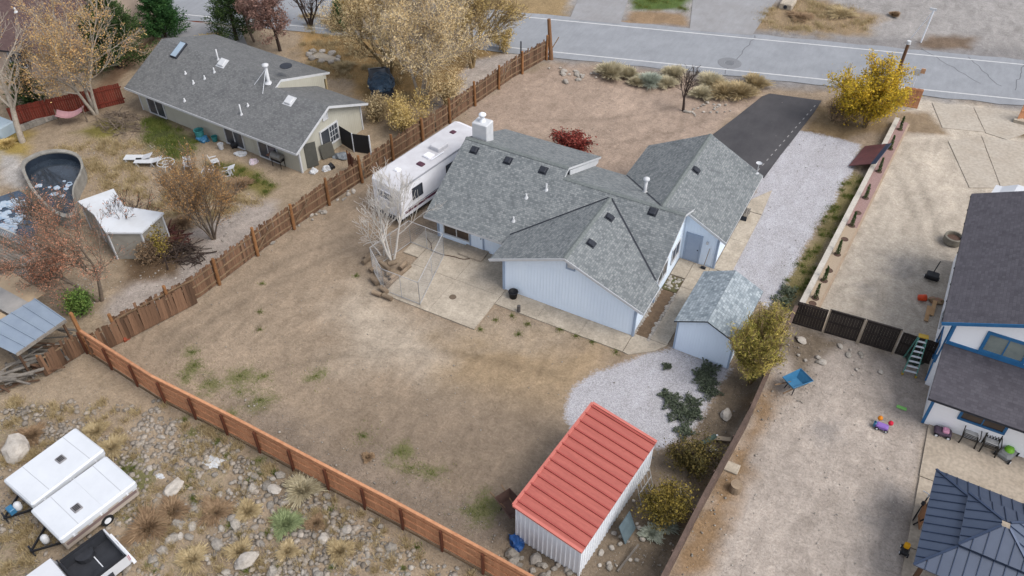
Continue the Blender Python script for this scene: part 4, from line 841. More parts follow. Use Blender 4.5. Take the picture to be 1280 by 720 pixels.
# ================================================================ PLANTER
pl = thing('planter', 'long raised planter with pale concrete wall, pink gravel and small cypresses', 'planter', (-2.05, 38.9, 0))
def plp(y, off): return (-2.05 + (y - 38.9) * .0535 + off - (-2.05), y - 38.9)
y0_, y1_ = 38.9, 63.0
pcol = M('planter_concrete', S(222, 215, 204), S(204, 196, 184), 1, .9, fine=.2); pinkg = M('pink_gravel', S(196, 166, 160), S(164, 130, 124), 14, .95, fine=.5, bmp=.5); sandg = M('sand_bed', S(204, 186, 164), S(186, 166, 142), 10, .95, fine=.3)
def pquad(name, a0, a1, ya, yb, z0, z1, mat):
    p_ = [plp(ya, a0), plp(ya, a1), plp(yb, a1), plp(yb, a0)]; return MB().prism(p_, z0, z1).build(name, mat, pl)
yy = y0_
while yy < y1_: pquad('wall_block', -.06, .26, yy, min(yy + 2.98, y1_), -.05, .62 if yy < 48 else .5, pcol); yy += 3.0
yy = y0_
while yy < y1_: pquad('kerb_block', .95, 1.07, yy, min(yy + 1.98, y1_), -.05, .2, M('kerb_tan', S(196, 176, 154), S(172, 150, 128), 2, .9)); yy += 2.0
pquad('sand_bed', .262, .948, y0_ + .02, 48.0, .05, .3, sandg); pquad('gravel_bed', .262, .948, 48.02, y1_ - .02, .05, .3, pinkg)
wellm = M('mulch', S(124, 100, 88), S(96, 74, 64), 14, .95, fine=.5)
cyl_leaf = leafmat('cypress_leaf', [(0, S(40, 58, 36)), (.5, S(66, 86, 50)), (1, S(96, 110, 64))])
PLANTS = [((-1.59, 39.57, 0.3), 0), ((-1.62, 40.1, 0.3), 1), ((-1.57, 41.89, 0.3), 1), ((-1.4, 42.98, 0.3), 0), ((-1.45, 44.75, 0.3), 1), ((-1.39, 46.49, 0.3), 0), ((-1.34, 48.11, 0.3), 1), ((-1.26, 49.7, 0.3), 0), ((-1.07, 51.62, 0.3), 1), ((-1.09, 55.26, 0.3), 1), ((-0.88, 58.61, 0.3), 1), ((-0.68, 61.69, 0.3), 1)]
for p_, up in PLANTS:
    # each well is part of the planter, each cypress a thing of its own
    yq = p_[1] - 38.9; xq = .0535 * yq + .6
    MB().lathe([(0, .31), (.17, .31), (.21, .325), (.23, .302)], 14, 0, (xq, yq, 0)).build('tree_well', wellm, pl)
    if up:
        th_ = thing('cypress', 'small dark columnar cypress in a mulched planter well', 'cypress', (-2.05 + xq, p_[1], .3), rnd.uniform(0, 6), 'cypresses along the planter'); th_.scale = (1.25,) * 3
        MB().cyl((0, 0, 0), (0, 0, .5), .02, .01, 5).build('trunk', bark_dark, th_)
        n_ = 260; hh_ = NP.rand(n_) * .85; rr_ = .13 * np.sqrt(np.clip(1 - hh_ / .95, .05, 1)) * (.5 + .5 * NP.rand(n_)); an = NP.rand(n_) * 6.28
        c_ = np.stack([rr_ * np.cos(an), rr_ * np.sin(an), hh_ + .03], -1); ax = NP.randn(n_, 3) * .02 + np.array([0, 0, .06]); sd_ = np.stack([-np.sin(an), np.cos(an), np.zeros(n_)], -1) * .025
        V = np.stack([c_ - sd_, c_ + sd_, c_ + sd_ * .3 + ax, c_ - sd_ * .3 + ax], 1).reshape(-1, 3); bulk('crown', V, np.arange(n_ * 4).reshape(-1, 4), cyl_leaf, th_)

# ================================================================ TRAVEL TRAILER by the left fence
def wheel(parent, c, r, wd, axis='X', rim=galv):
    ax = Vector((1, 0, 0)) if axis == 'X' else Vector((0, 1, 0)); c = Vector(c)
    mb = MB(); mb.cyl(c - ax * wd / 2, c + ax * wd / 2, r, r, 18); o = mb.build('wheel', tyre, parent)
    MB().cyl(c - ax * (wd / 2 + .01), c + ax * (wd / 2 + .01), r * .55, r * .55, 14).build('rim', rim, o); return o
rv = thing('travel_trailer', 'long white travel trailer parked between the board fence and the blue house', 'trailer', (-27.15, 39.2, 0), R(-9.5))
RW, RL_ = 1.22, 4.45
prof = [(-RL_, .55), (-RL_, 2.75), (-RL_ + .15, 2.95), (RL_ - .7, 3.02), (RL_ - .2, 2.75), (RL_, 2.2), (RL_, 1.1), (RL_ - .5, .55)]
mb = MB(); n_ = len(prof)
for s_ in (-1, 1):
    ring = [(s_ * RW, y, z) for y, z in prof]; mb.poly(ring if s_ > 0 else ring[::-1])
for k in range(n_):
    (ya, za), (yb, zb) = prof[k], prof[(k + 1) % n_]; mb.poly([(-RW, ya, za), (-RW, yb, zb), (RW, yb, zb), (RW, ya, za)])
mb.build('body', rvwhite, rv)
MB().slab([(-RW + .02, -RL_ + .16, 2.965), (RW - .02, -RL_ + .16, 2.965), (RW - .02, RL_ - .72, 3.035), (-RW + .02, RL_ - .72, 3.035)], .03, (0, 1, 0)).build('roof', [rvroof, rvroof], rv)
for s_ in (-1, 1): MB().bar((s_ * (RW + .01), -RL_ + .1, 2.9), (s_ * (RW + .01), RL_ - .7, 2.97), .05, .1).build('roof_gutter', M('gutter_grey', S(176, 178, 184), None, 2), rv)
for y_, x_, sx_, sy_, h_, mt, nm in ((.6, .1, .42, .5, .28, rvroof, 'air_conditioner'), (-.6, .25, .3, .3, .12, rvwhite, 'roof_hatch'), (-1.6, .45, .26, .2, .06, M('vent_maroon', S(96, 62, 76), None, 3), 'roof_vent'), (2.6, -.4, .2, .2, .06, MATS['vent_maroon'], 'roof_vent'), (-3.0, -.3, .2, .2, .05, rvwhite, 'roof_vent')):
    MB().bev(x_ - sx_, x_ + sx_, y_ - sy_, y_ + sy_, 2.95, 3.03 + h_, .05).build(nm, mt, rv)
MB().tube([(.75, -.9, 3.1), (.8, .3, 3.12)], .03, 6).build('antenna', galv, rv)
window(rv, (RW + .004, -2.9, 1.95), .8, .7, 'E', dark, glass, 0); window(rv, (RW + .004, .6, 1.95), 1.2, .7, 'E', dark, glass, 1); window(rv, (-.1, -RL_ - .004, 1.9), 1.3, .55, 'S', rvwhite, M('window_tinted', S(150, 156, 166), None, 2, .2, bmp=0), 0, trim=.04)
MB().box(RW, RW + .012, -RL_ + .3, RL_ - .6, .8, .98).build('stripe', M('stripe_maroon', S(110, 62, 82), None, 2), rv); MB().box(RW, RW + .012, -RL_ + .6, RL_ - .8, 1.03, 1.09).build('stripe', M('stripe_grey', S(130, 130, 140), None, 2), rv)
MB().box(-RW, RW, -RL_ - .22, -RL_ - .08, .42, .58).build('bumper', dark, rv)
MB().box(-RW + .1, RW - .1, -RL_ + .2, RL_ - .4, .38, .55).build('chassis', black, rv)
for y_ in (-.5, .4):
    for s_ in (-1, 1): wheel(rv, (s_ * (RW - .18), y_, .36), .36, .22)
for s_ in (-.8, .8): MB().bar((s_, -RL_ + .4, .0), (s_, -RL_ + .4, .5), .08, .08).build('jack', dark, rv)
for s_ in (-.95, .95): MB().box(s_ - .09, s_ + .09, -RL_ - .02, -RL_, .75, 1.0).build('tail_light', redstone, rv)

# ================================================================ FOLDED CAMPING TRAILERS AND PICKUP in the rubble field
campw = M('camper_white', (.52, .54, .57, 1), (.46, .48, .51, 1), .7, .5, bmp=.03); campb = M('camper_beige', S(196, 184, 172), S(180, 168, 156), 1, .6, bmp=.03)
def camper(label, loc, rz, w_, l_, stripe, hatch):
    o = thing('folding_camper', label, 'camper', loc, rz); a, b_ = w_ / 2, l_ / 2
    MB().bev(-a + .05, a - .05, -b_ + .06, b_ - .06, .38, .98, .05).build('body', campb if stripe else campw, o)
    MB().bev(-a, a, -b_, b_, .97, 1.3, .07).build('lid', campw, o)
    MB().box(-a + .02, a - .02, -.02 + b_ * .12, .02 + b_ * .12, 1.3, 1.312).build('lid_seam', campw, o) if stripe else None
    h = MB().bev(hatch[0] - .22, hatch[0] + .22, hatch[1] - .2, hatch[1] + .2, 1.29, 1.35, .03).build('roof_vent', M('vent_grey', S(150, 148, 150), None, 3), o)
    for k in range(4): MB().box(hatch[0] - .15, hatch[0] + .15, hatch[1] - .13 + k * .07, hatch[1] - .09 + k * .07, 1.35, 1.37).build('louvre', black, h)
    if stripe:
        MB().box(a - .052, a - .035, -b_ + .15, b_ - .15, .62, .8).build('stripe', M('stripe_taupe', S(138, 118, 114), None, 2), o)
        for k in range(5): MB().box(a - .04, a - .02, -b_ + .5 + k * .75, -b_ + .72 + k * .75, .84, .92).build('access_cover', white, o)
    for s_ in (-1, 1):
        for k in range(3): MB().box(s_ * (a + .004) - .012, s_ * (a + .004) + .012, -b_ * .7 + k * b_ * .7 - .04, -b_ * .7 + k * b_ * .7 + .04, .9, 1.08).build('latch', galv, o)
    for y_ in (-b_ * .5, b_ * .62): MB().box(-a + .1, a - .1, y_ - .008, y_ + .008, 1.3, 1.306).build('roof_seam', MATS['gutter_grey'], o)
    for s_ in (-1, 1): wheel(o, (s_ * (a - .1), .1, .3), .3, .18)
    for s_ in (-1, 1): MB().bar((s_ * a * .55, -b_ + .1, .4), (0, -b_ - 1.0, .42), .07, .09).build('drawbar', black, o)
    MB().bar((0, -b_ - .95, .0), (0, -b_ - .95, .8), .07, .07).build('jack', dark, o)
    MB().lathe([(0, .45), (.15, .45), (.17, .55), (.17, .8), (.1, .9), (0, .92)], 12, 0, (.12, -b_ - .3, 0)).build('gas_bottle', white, o, True)
    for s_ in (-1, 1): MB().box(s_ * (a - .2) - .06, s_ * (a - .2) + .06, b_ - .03, b_ + .005, 1.05, 1.15).build('clearance_light', redstone, o)
    return o
c1 = camper('white folded camper with plain sides beside its beige striped twin', (-30.05, 10.5, 0), R(-7), 2.35, 3.75, False, (.0, .35))
MB().bev(-.2, .2, -2.6, -2.3, .45, .75, .03).build('battery_box', blue_plastic, c1)
camper('folded camper with beige stripe and side hatches nearest the white pickup', (-27.45, 9.95, 0), R(-9.5), 2.45, 3.8, True, (.35, -.55))
pk = thing('pickup_truck', 'white pickup truck with an empty dark bed liner', 'pickup', (-24.45, 8.95, 0), R(-12))
tw = M('truck_white', S(226, 228, 232), S(216, 218, 224), 1, .3, bmp=0, spec=.5); liner = M('bed_liner', S(62, 64, 70), S(46, 48, 54), 2, .6)
# local: tailgate at y=0, truck extends to -y
MB().box(-.98, -.86, -2.0, 0, .55, 1.2).build('bed_side', tw, pk); MB().box(.86, .98, -2.0, 0, .55, 1.2).build('bed_side', tw, pk)
tg = MB().bev(-.98, .98, 0, .08, .6, 1.2, .02).build('tailgate', tw, pk); MB().box(-.12, .12, .08, .1, 1.0, 1.1).build('handle', black, tg)
MB().box(-.86, .86, -2.0, 0, .55, .62).build('bed_floor', liner, pk); MB().box(-.86, .86, -2.05, -1.98, .6, 1.2).build('bed_front', liner, pk)
for s_ in (-1, 1):
    MB().box(s_ * .86 - .012, s_ * .86 + .012, -1.98, -.01, .62, 1.19).build('liner_wall', liner, pk); MB().box(s_ * .92 - .07, s_ * .92 + .07, -2.0, .0, 1.2, 1.225).build('rail_cap', black, pk)
    MB().lathe([(.4, 0), (.4, .28), (.0, .28)], 14, 0, (s_ * .8, -1.1, .62)).build('wheel_arch', liner, pk)
    MB().box(s_ * .92 - .06, s_ * .92 + .06, .0, .085, .8, 1.15).build('tail_light', M('light_red', S(196, 40, 70), None, 2, .3), pk)
    wheel(pk, (s_ * .86, -1.1, .37), .37, .24); wheel(pk, (s_ * .86, -4.4, .37), .37, .24)
MB().box(-.8, .8, -.9, -.86, .63, .65).build('bed_strap', galv, pk); MB().box(-1.0, 1.0, .08, .22, .42, .58).build('bumper', galv, pk)
mb = MB(); mb.extr([(-.95, y, z) for y, z in ((-2.06, .5), (-2.06, 1.2), (-2.2, 1.75), (-3.4, 1.75), (-3.9, 1.15), (-5.3, 1.05), (-5.4, .5))], (1.9, 0, 0)); mb.build('cab', tw, pk)
window(pk, (0, -2.1, 1.45), 1.3, .35, 'N', black, glass, 0); 

# ================================================================ KENNEL of wire mesh on the patio
wire = M('fence_wire', S(196, 196, 196), S(176, 176, 178), 3, .5, bmp=0)
kn = thing('dog_kennel', 'wire mesh dog kennel panels standing on the concrete patio', 'kennel', (-22.2, 31, .05))
kc = [(-21.65, 28.85), (-24.2, 28.85), (-25.9, 30.1), (-25.3, 33.4), (-22.75, 33.3)]
kc = [(x + 22.2, y - 31) for x, y in kc]
for k in range(5):
    a_ = Vector((*kc[k], 0)); b_ = Vector((*kc[(k + 1) % 5], 0)); mb = MB()
    for z_ in (.06, 1.75): mb.tube([a_ + Vector((0, 0, z_)), b_ + Vector((0, 0, z_))], .02, 5)
    for s_ in (0, .5, 1): q = a_.lerp(b_, s_); mb.tube([q + Vector((0, 0, 0)), q + Vector((0, 0, 1.78))], .02, 5)
    po = mb.build('panel_frame', wire, kn); mw = MB(); d = (b_ - a_); L = d.length; d.normalize(); hh = 1.68
    for s in np.arange(-hh, L, .16):
        for sg in (1, -1):
            t0 = max(0, -s) ; t1 = min(hh, L - s)
            if t1 - t0 < .02: continue
            u0, u1 = s + t0, s + t1; z0, z1 = (t0, t1) if sg > 0 else (hh - t0, hh - t1)
            mw.bar(a_ + d * u0 + Vector((0, 0, .07 + z0)), a_ + d * u1 + Vector((0, 0, .07 + z1)), .005, .005)
    mw.build('wire_mesh', wire, po)
# logs stacked round the birch
def log(label, a, b_, r, group='cut logs by the birch'):
    a = Vector(a); b_ = Vector(b_); o = MB(); d = b_ - a
    o.cyl(Vector((0, 0, 0)) - d / 2, d / 2, r, r * .93, 12); ob = o.build('log', logwood); ob.location = (a + b_) / 2
    return tag(ob, label, 'log', group)
LB = 'cut grey log heaped among rocks beside the kennel'
for a_, b_, r_, z_ in (((-24.83, 30.08), (-24.14, 30.45), .17, .17), ((-24.75, 29.54), (-24.13, 29.22), .19, .19), ((-24.37, 29.75), (-24.36, 30.25), .16, .16), ((-25.73, 30.18), (-25.04, 29.88), .17, .17), ((-25.04, 30.55), (-24.69, 30.99), .17, .5), ((-25.64, 30.57), (-24.7, 30.23), .15, .45), ((-25.43, 29.34), (-24.84, 29.08), .17, .17), ((-24.43, 30.88), (-24.46, 31.54), .16, .16), ((-24.43, 28.9), (-23.89, 28.71), .18, .18), ((-25.9, 29.83), (-25.86, 30.28), .15, .15)):
    log(LB, (*a_, z_), (*b_, z_ + rnd.uniform(-.03, .08)), r_)
for a_, b_, r_ in (((-24.34, 28.87), (-24.15, 30.19), .13), ((-24.15, 30.19), (-24.04, 31.43), .13), ((-24.68, 28.36), (-24.06, 28.38), .15), ((-23.98, 28.43), (-23.32, 28.39), .15)):
    log('round landscape log edging the patio corner', (*a_, r_), (*b_, r_), r_, 'edging logs at the patio')
for a_, b_, r_ in (((-26.73, 30.24), (-26.61, 31.43), .16), ((-26.61, 31.43), (-26.53, 32.64), .16), ((-26.91, 30.66), (-26.79, 31.87), .14)):
    log('long log lying on the dirt by the birch trunk', (*a_, r_), (*b_, r_), r_, 'logs on the dirt by the birch')

# ================================================================ STREET THINGS
up = thing('utility_pole', 'brown wooden utility pole with white cap rising from the yellow bush', 'pole', (-1.82, 65.65))
MB().cyl((0, 0, -.1), (.1, .2, 5.0), .15, .12, 12).build('pole', M('pole_wood', S(124, 92, 68), S(96, 70, 52), 2, .9, stretch=(3, 3, .3)), up); MB().cyl((.1, .2, 5.0), (.1, .2, 5.25), .16, .15, 10).build('cap', white, up)
p2 = thing('utility_pole', 'short leaning wooden pole stub at the street end of the board fence', 'pole', (-28.4, 59.8))
MB().cyl((0, 0, -.1), (-.45, .25, 3.4), .2, .15, 12).build('pole', M('pole_wood_tan', S(150, 112, 80), S(116, 84, 60), 2, .9, stretch=(3, 3, .3)), p2)
gp = thing('fence_post', 'thin dark metal post standing by the street end of the board fence', 'post', (-30.28, 57.81)); MB().cyl((0, 0, 0), (0, 0, 2.0), .06, .06, 8).build('post', dark, gp); MB().lathe([(.0, 2.08), (.09, 2.0), (.06, 1.98)], 8).build('cap', dark, gp)
sgn = thing('guy_post', 'pale metal post with slanting brace across the road', 'post', (-1.1, 78.05))
MB().cyl((0, 0, 0), (.15, .1, 3.0), .07, .06, 8).build('post', galv, sgn); MB().cyl((-.9, .4, 0), (.12, .1, 2.9), .03, .03, 6).build('brace', galv, sgn); MB().box(-.2, .35, .05, .15, 2.9, 3.1).build('head', white, sgn)
ms = thing('street_sign', 'small round white sign on a post by the cedar gate', 'sign', (-0.43, 67.53))
MB().cyl((0, 0, 0), (0, 0, 2.0), .03, .03, 6).build('post', galv, ms); MB().cyl((0, -.02, 2.2), (0, .02, 2.2), .3, .3, 18).build('sign_plate', white, ms)
MB().box(.18, .5, -.03, .03, 2.2, 2.6).build('sign_plate', M('sign_peach', S(222, 176, 140), None, 3), ms)
bx = thing('concrete_block', 'pale concrete culvert end beside weeds across the road', 'culvert', (-13.43, 80.24)); MB().bev(-.6, .6, -1.2, .8, 0, .55, .08).build('block', concrete, bx); MB().cyl((0, -1.25, .25), (0, -1.15, .25), .18, .18, 12).build('opening', dark, bx)
# rusty sheet leaning on planter
ro = thing('metal_sheet', 'dark red metal panel leaning against the planter wall', 'panel', (-1.54, 56.89))
MB().box(-.05, 1.5, -1.6, 1.6, -.02, .02, 0, Matrix.Translation((-.75, 0, .12)) @ Matrix.Rotation(R(-9), 4, 'Z') @ Matrix.Rotation(R(-28), 4, 'Y')).build('sheet', M('maroon_metal', S(122, 76, 76), S(96, 60, 62), 1.5, .6), ro)
MB().box(1.5, 1.85, -1.6, 1.6, -.03, .02, 0, Matrix.Translation((-.75, 0, .12)) @ Matrix.Rotation(R(-9), 4, 'Z') @ Matrix.Rotation(R(-28), 4, 'Y')).build('edge_strip', slate_rib, ro)

# ================================================================ GARDEN STRIP beside the walkway
gs = thing('garden_bed', 'narrow bare earth bed edged with rounded stones beside the walkway', 'garden bed', (-9.25, 35, 0))
def stone_mesh(seed, r=1.0, sub=1, flat=.65):
    bm = bmesh.new(); bmesh.ops.create_icosphere(bm, subdivisions=sub, radius=r)
    sx, sy = 1 + .35 * random.Random(seed).random(), .8 + .3 * random.Random(seed + 5).random()
    for v in bm.verts:
        k = 1 + .35 * mnoise.noise(v.co * 1.3 + Vector((seed * 3.1, 0, 0))) + .15 * mnoise.noise(v.co * 3 + Vector((seed, 2, 0))); v.co = Vector((v.co.x * k * sx, v.co.y * k * sy, v.co.z * k * flat))
    me = bpy.data.meshes.new('stone'); bm.to_mesh(me); bm.free(); me.materials.append(rock); return me
SM = [stone_mesh(k, 1, 2) for k in range(7)]; SMp = []
for me_ in SM[:5]:
    m2 = me_.copy(); m2.materials.clear(); m2.materials.append(paleroc); SMp.append(m2)
def bedstone(parent, x, y, r, pale=True, z=0.03):
    o = obj('stone', rnd.choice(SMp if pale else SM), parent); o.location = (x, y, z); o.scale = (r, r, r); o.rotation_euler = (0, 0, rnd.uniform(0, 6.3))
MB().prism([(-.45, -2.5), (.42, -2.5), (.42, 1.9), (-.45, 1.9)], -.05, .03).build('soil', M('bed_soil', S(146, 122, 98), S(112, 92, 74), 3, .95, fine=.4), gs)
MB().prism([(-.45, 1.95), (.42, 1.95), (.42, 3.3), (-.45, 3.3)], -.05, .03).build('moss', M('moss', S(92, 100, 58), S(126, 112, 86), 3, .95, fine=.4), gs)
for k in range(22):
    for sx in (-.45, .43): bedstone(gs, sx + rnd.uniform(-.03, .03), -2.5 + k * .205, rnd.uniform(.09, .14))
for k in range(34): bedstone(gs, rnd.uniform(-.4, .4), rnd.uniform(2.1, 3.25), rnd.uniform(.06, .11))

# ================================================================ SMALL YARD THINGS
pt = thing('plant_pot', 'black plastic tub standing by the blue wall on the walkway', 'pot', (-17.15, 32.0, .05)); MB().lathe([(0, 0), (.22, 0), (.27, .42), (.3, .42), (.3, .46), (.25, .46), (.24, .36), (0, .34)], 18).build('tub', black, pt, True)
st = thing('pipe_stub', 'short grey stub pipe at the edge of the walkway', 'pipe', (-16.3, 31.1, .05)); MB().cyl((0, 0, 0), (0, 0, .45), .11, .1, 12).build('pipe', M('stub_grey', S(96, 92, 90), None, 3), st)
hs = thing('garden_hose', 'dark garden hose lying across the patio towards the back door', 'hose', (-23, 33, .06))
pts = [Vector(p_) for p_ in ((-1.7, 1.3, .02), (-1.1, .9, .02), (-.7, .35, .02), (.0, .25, .02), (.7, .45, .02), (1.5, .55, .02), (2.0, .9, .03))]
sp = []
for k in range(len(pts) - 1):
    for f in (0, .33, .66): sp.append(pts[k].lerp(pts[k + 1], f) + Vector((rnd.uniform(-.04, .04), rnd.uniform(-.04, .04), 0)))
MB().tube(sp, .025, 6).build('hose', M('hose_brown', S(92, 66, 52), None, 3), hs)
dr = tag(MB().lathe([(0, .01), (.18, .012), (.22, 0)], 14, 0, ((-20.31, 30.32)[0], (-20.31, 30.32)[1], .055)).build('floor_drain', M('drain_rust', S(120, 104, 88), None, 6)), 'small rusty round drain in the middle of the patio', 'drain')
def wheelbarrow(label, loc, rz, tray, flip=False):
    o = thing('wheelbarrow', label, 'wheelbarrow', loc, rz)
    mb = MB(); B = [(-.24, -.3, .42), (.24, -.3, .42), (.28, .35, .42), (-.28, .35, .42)]; T = [(-.38, -.52, .78), (.38, -.52, .78), (.44, .66, .74), (-.44, .66, .74)]
    mb.poly(B); 
    for k in range(4): mb.poly([B[k], B[(k + 1) % 4], T[(k + 1) % 4], T[k]])
    mb.tube([Vector(t_) for t_ in T + [T[0]]], .02, 6); mb.build('tray', tray, o)
    for s_ in (-1, 1):
        MB().bar((s_ * .1, .85, .25), (s_ * .3, -1.0, .55), .045, .045).build('handle', oldrail, o); MB().bar((s_ * .22, -.2, .35), (s_ * .26, -.3, 0), .035, .035).build('leg', dark, o)
    wheel(o, (0, .82, .2), .2, .1); o.scale = (1.1,) * 3; return o
wheelbarrow('blue wheelbarrow standing in the dirt lot below the dark gates', (-0.75, 32.76), R(-35), blue_plastic)
wheelbarrow('rusty brown wheelbarrow by the red roofed shed corner', (-10.41, 19.11), R(-115), M('rust', S(110, 84, 74), S(84, 62, 54), 4, .8))
def crumple(label, name, cat, loc, sx, sy, sz, mat, seed=1):
    bm = bmesh.new(); bmesh.ops.create_icosphere(bm, subdivisions=3, radius=1)
    for v in bm.verts:
        k = 1 + .45 * mnoise.noise(v.co * 1.6 + Vector((seed * 7, 0, 0))) + .25 * mnoise.noise(v.co * 4 + Vector((0, seed, 0))); v.co = Vector((v.co.x * sx * k, v.co.y * sy * k, max(-.02, v.co.z * sz * k)))
    me = bpy.data.meshes.new(name); bm.to_mesh(me); bm.free(); me.materials.append(mat); o = obj(name, me); place(o, loc, rnd.uniform(0, 6)); return tag(o, label, cat)
crumple('bright blue tarp bundled by the shed corner at the cedar fence', 'tarp', 'tarp', (-9.38, 17.88), .5, .35, .3, M('tarp_blue', S(44, 100, 170), S(28, 70, 130), 3, .5), 3)
crumple('white plastic bag caught in the rubble field', 'plastic_bag', 'bag', (-26.16, 12.84), .22, .16, .12, white, 4)
crumple('larger white plastic sheet on the rubble near the cedar fence', 'plastic_sheet', 'sheet', (-24.54, 14.66), .5, .35, .1, white, 5)
crumple('folded dark green cover heaped behind the stepladder', 'folded_cover', 'cover', (4.55, 38.6, 0), .9, .55, .75, M('cover_green', S(64, 88, 76), S(44, 64, 56), 4, .6), 6)
# step ladder
ld = thing('stepladder', 'open green fibreglass stepladder with yellow top and feet', 'ladder', (4.45, 37.05, 0), R(8))
lg = M('ladder_green', S(110, 170, 156), S(90, 148, 138), 2, .4, bmp=0); ly_ = M('ladder_yellow', S(220, 180, 70), None, 2, .4, bmp=0)
for s_ in (-1, 1):
    MB().bar((s_ * .34, -.35, .1), (s_ * .19, .25, 2.4), .05, .09).build('side_rail', lg, ld); MB().bar((s_ * .32, .85, .1), (s_ * .2, .32, 2.4), .05, .07).build('rear_rail', lg, ld)
    MB().box(s_ * .34 - .05, s_ * .34 + .05, -.42, -.28, 0, .12).build('foot', ly_, ld)
for k in range(7):
    f = (k + .6) / 7.6; w_ = .34 - .15 * f; y_ = -.35 + .6 * f; MB().box(-w_, w_, y_ - .05, y_ + .05, .1 + 2.3 * f - .02, .1 + 2.3 * f + .02).build('step', galv, ld)
MB().bev(-.25, .25, .15, .42, 2.38, 2.46, .02).build('top_cap', ly_, ld)
# things by the white house
bk = thing('bucket', 'orange plastic bucket lying near the white house wall', 'bucket', (4.14, 43.17)); MB().cyl((-.2, -.05, .22), (.2, .1, .24), .18, .22, 16).build('pail', M('orange_plastic', S(236, 84, 34), S(214, 70, 26), 3, .4, bmp=0), bk, True); MB().cyl((.2, .1, .24), (.215, .106, .241), .2, .2, 16).build('opening', M('orange_dark', S(190, 60, 24), None, 3), bk)
tr_ = thing('planter_ring', 'round concrete ring planter standing on the drive near the roof edge', 'planter', (5.03, 49.82)); MB().lathe([(.5, 0), (.58, .1), (.58, .5), (.46, .52), (.44, .3), (0, .28)], 22).build('ring', M('ring_concrete', S(160, 154, 140), S(128, 122, 110), 3, .9, fine=.3), tr_); MB().lathe([(.43, .32), (0, .33)], 18).build('soil', wellm, tr_)
shv = thing('hand_cart', 'small black hand cart with upright handle on the drive', 'cart', (4.39, 45.48)); MB().bev(-.35, .35, -.3, .3, .15, .42, .05).build('tray', black, shv); MB().bar((0, .25, .4), (.12, .5, 1.1), .05, .05).build('handle', black, shv)
for s_ in (-1, 1): wheel(shv, (s_ * .38, 0, .13), .13, .06)
for k, (u0, u1) in enumerate((((4.66, 41.47), (4.64, 42.82)), ((4.87, 42.11), (4.87, 43.41)))):
    a_ = Vector((*u0, .06)); b_ = Vector((*u1, .1 + .05 * k)); o = MB().bar((b_ - a_) * -.5, (b_ - a_) * .5, .22, .05).build('plank', M('plank_pine', S(206, 168, 124), S(180, 140, 98), 2, .8)); o.location = (a_ + b_) / 2; tag(o, 'loose pine plank on the ground by the white house', 'plank', 'planks by the white house')
crumple('heap of pink and green garden odds and ends by the white wall', 'rubbish_heap', 'rubbish', (4.94, 43.53), .45, .3, .2, M('mixed_odds', S(176, 120, 110), S(140, 136, 90), 6, .7), 9)
tpt = thing('garden_chair', 'black lattice metal garden chair beside the pink toy', 'chair', (7.8, 33.5), R(180 + -3))
chm = M('cast_black', S(58, 54, 48), S(44, 40, 36), 3, .5); cush = M('cushion', S(206, 204, 200), None, 3)
def gchair(o):
    for sx in (-1, 1):
        MB().tube([(sx * .3, .28, 0), (sx * .28, .22, .42), (sx * .26, -.0, .44)], .03, 6).build('leg', chm, o); MB().tube([(sx * .27, -.28, 0), (sx * .27, -.24, .44), (sx * .26, -.34, 1.0)], .03, 6).build('leg', chm, o)
        MB().tube([(sx * .3, .26, .42), (sx * .33, .2, .66), (sx * .3, -.28, .68)], .02, 6).build('arm', chm, o)
    for k in range(7): y_ = -.22 + k * .08; MB().box(-.27, .27, y_ - .018, y_ + .018, .43, .45).build('seat_slat', chm, o)
    MB().bev(-.24, .24, -.24, .02, .45, .5, .02).build('cushion', cush, o)
    mb = MB(); mb.tube([(-.26, -.25, .46), (-.27, -.36, 1.0), (0, -.38, 1.06), (.27, -.36, 1.0), (.26, -.25, .46)], .02, 6)
    for k in range(-5, 6):
        for sg in (-1, 1):
            x0 = k * .11 - sg * .14; x1 = k * .11 + sg * .14; f0, f1 = 0, 1
            x0c = max(-.26, min(.26, x0)); x1c = max(-.26, min(.26, x1)); f0 = (x0c - x0) / (x1 - x0); f1 = (x1c - x0) / (x1 - x0)
            if abs(x1c - x0c) < .02: continue
            mb.bar((x0c, -.26 - .1 * f0, .5 + .5 * f0), (x1c, -.26 - .1 * f1, .5 + .5 * f1), .03, .026)
    mb.build('back_lattice', chm, o)
gchair(tpt); tpt.scale = (1.2,) * 3; dup(tpt, (8.74, 33.39), R(178), 'black lattice metal garden chair beside the green mower', 1.2)
ty_scale = 1.1
mw = thing('lawn_mower', 'bright green push mower with folded handle by the white wall', 'mower', (9.6, 33.58), R(-25)); mw.scale = (1.3,) * 3
gm = M('mower_green', S(140, 210, 50), S(110, 180, 40), 3, .4, bmp=0)
MB().bev(-.25, .25, -.4, .3, .08, .28, .08).build('deck', M('mower_grey', S(150, 152, 152), None, 3), mw); MB().lathe([(.0, .42), (.14, .4), (.18, .28)], 14).build('engine_cover', gm, mw, True)
for sx in (-1, 1):
    for y_ in (-.35, .25): wheel(mw, (sx * .28, y_, .1), .1, .06)
    MB().tube([(sx * .2, .25, .25), (sx * .22, .7, .65), (sx * .1, .35, .85)], .018, 6).build('handle', black, mw)
MB().bev(-.2, .2, .35, .75, .3, .55, .06).build('grass_bag', M('bag_green', S(90, 130, 60), S(50, 60, 46), 3), mw)
tc = thing('toy_car', 'pink and grey ride on toy against the white wall', 'toy', (6.61, 33.37), R(5))
MB().bev(-.4, .4, -.25, .25, .12, .32, .06).build('body', M('toy_grey', S(96, 80, 96), None, 3), tc); MB().bev(-.05, .25, -.18, .18, .32, .45, .05).build('seat', M('toy_pink', S(226, 160, 190), None, 3), tc)
for sx in (-.28, .28):
    for sy in (-.26, .26): wheel(tc, (sx, sy, .12), .12, .07, 'Y')
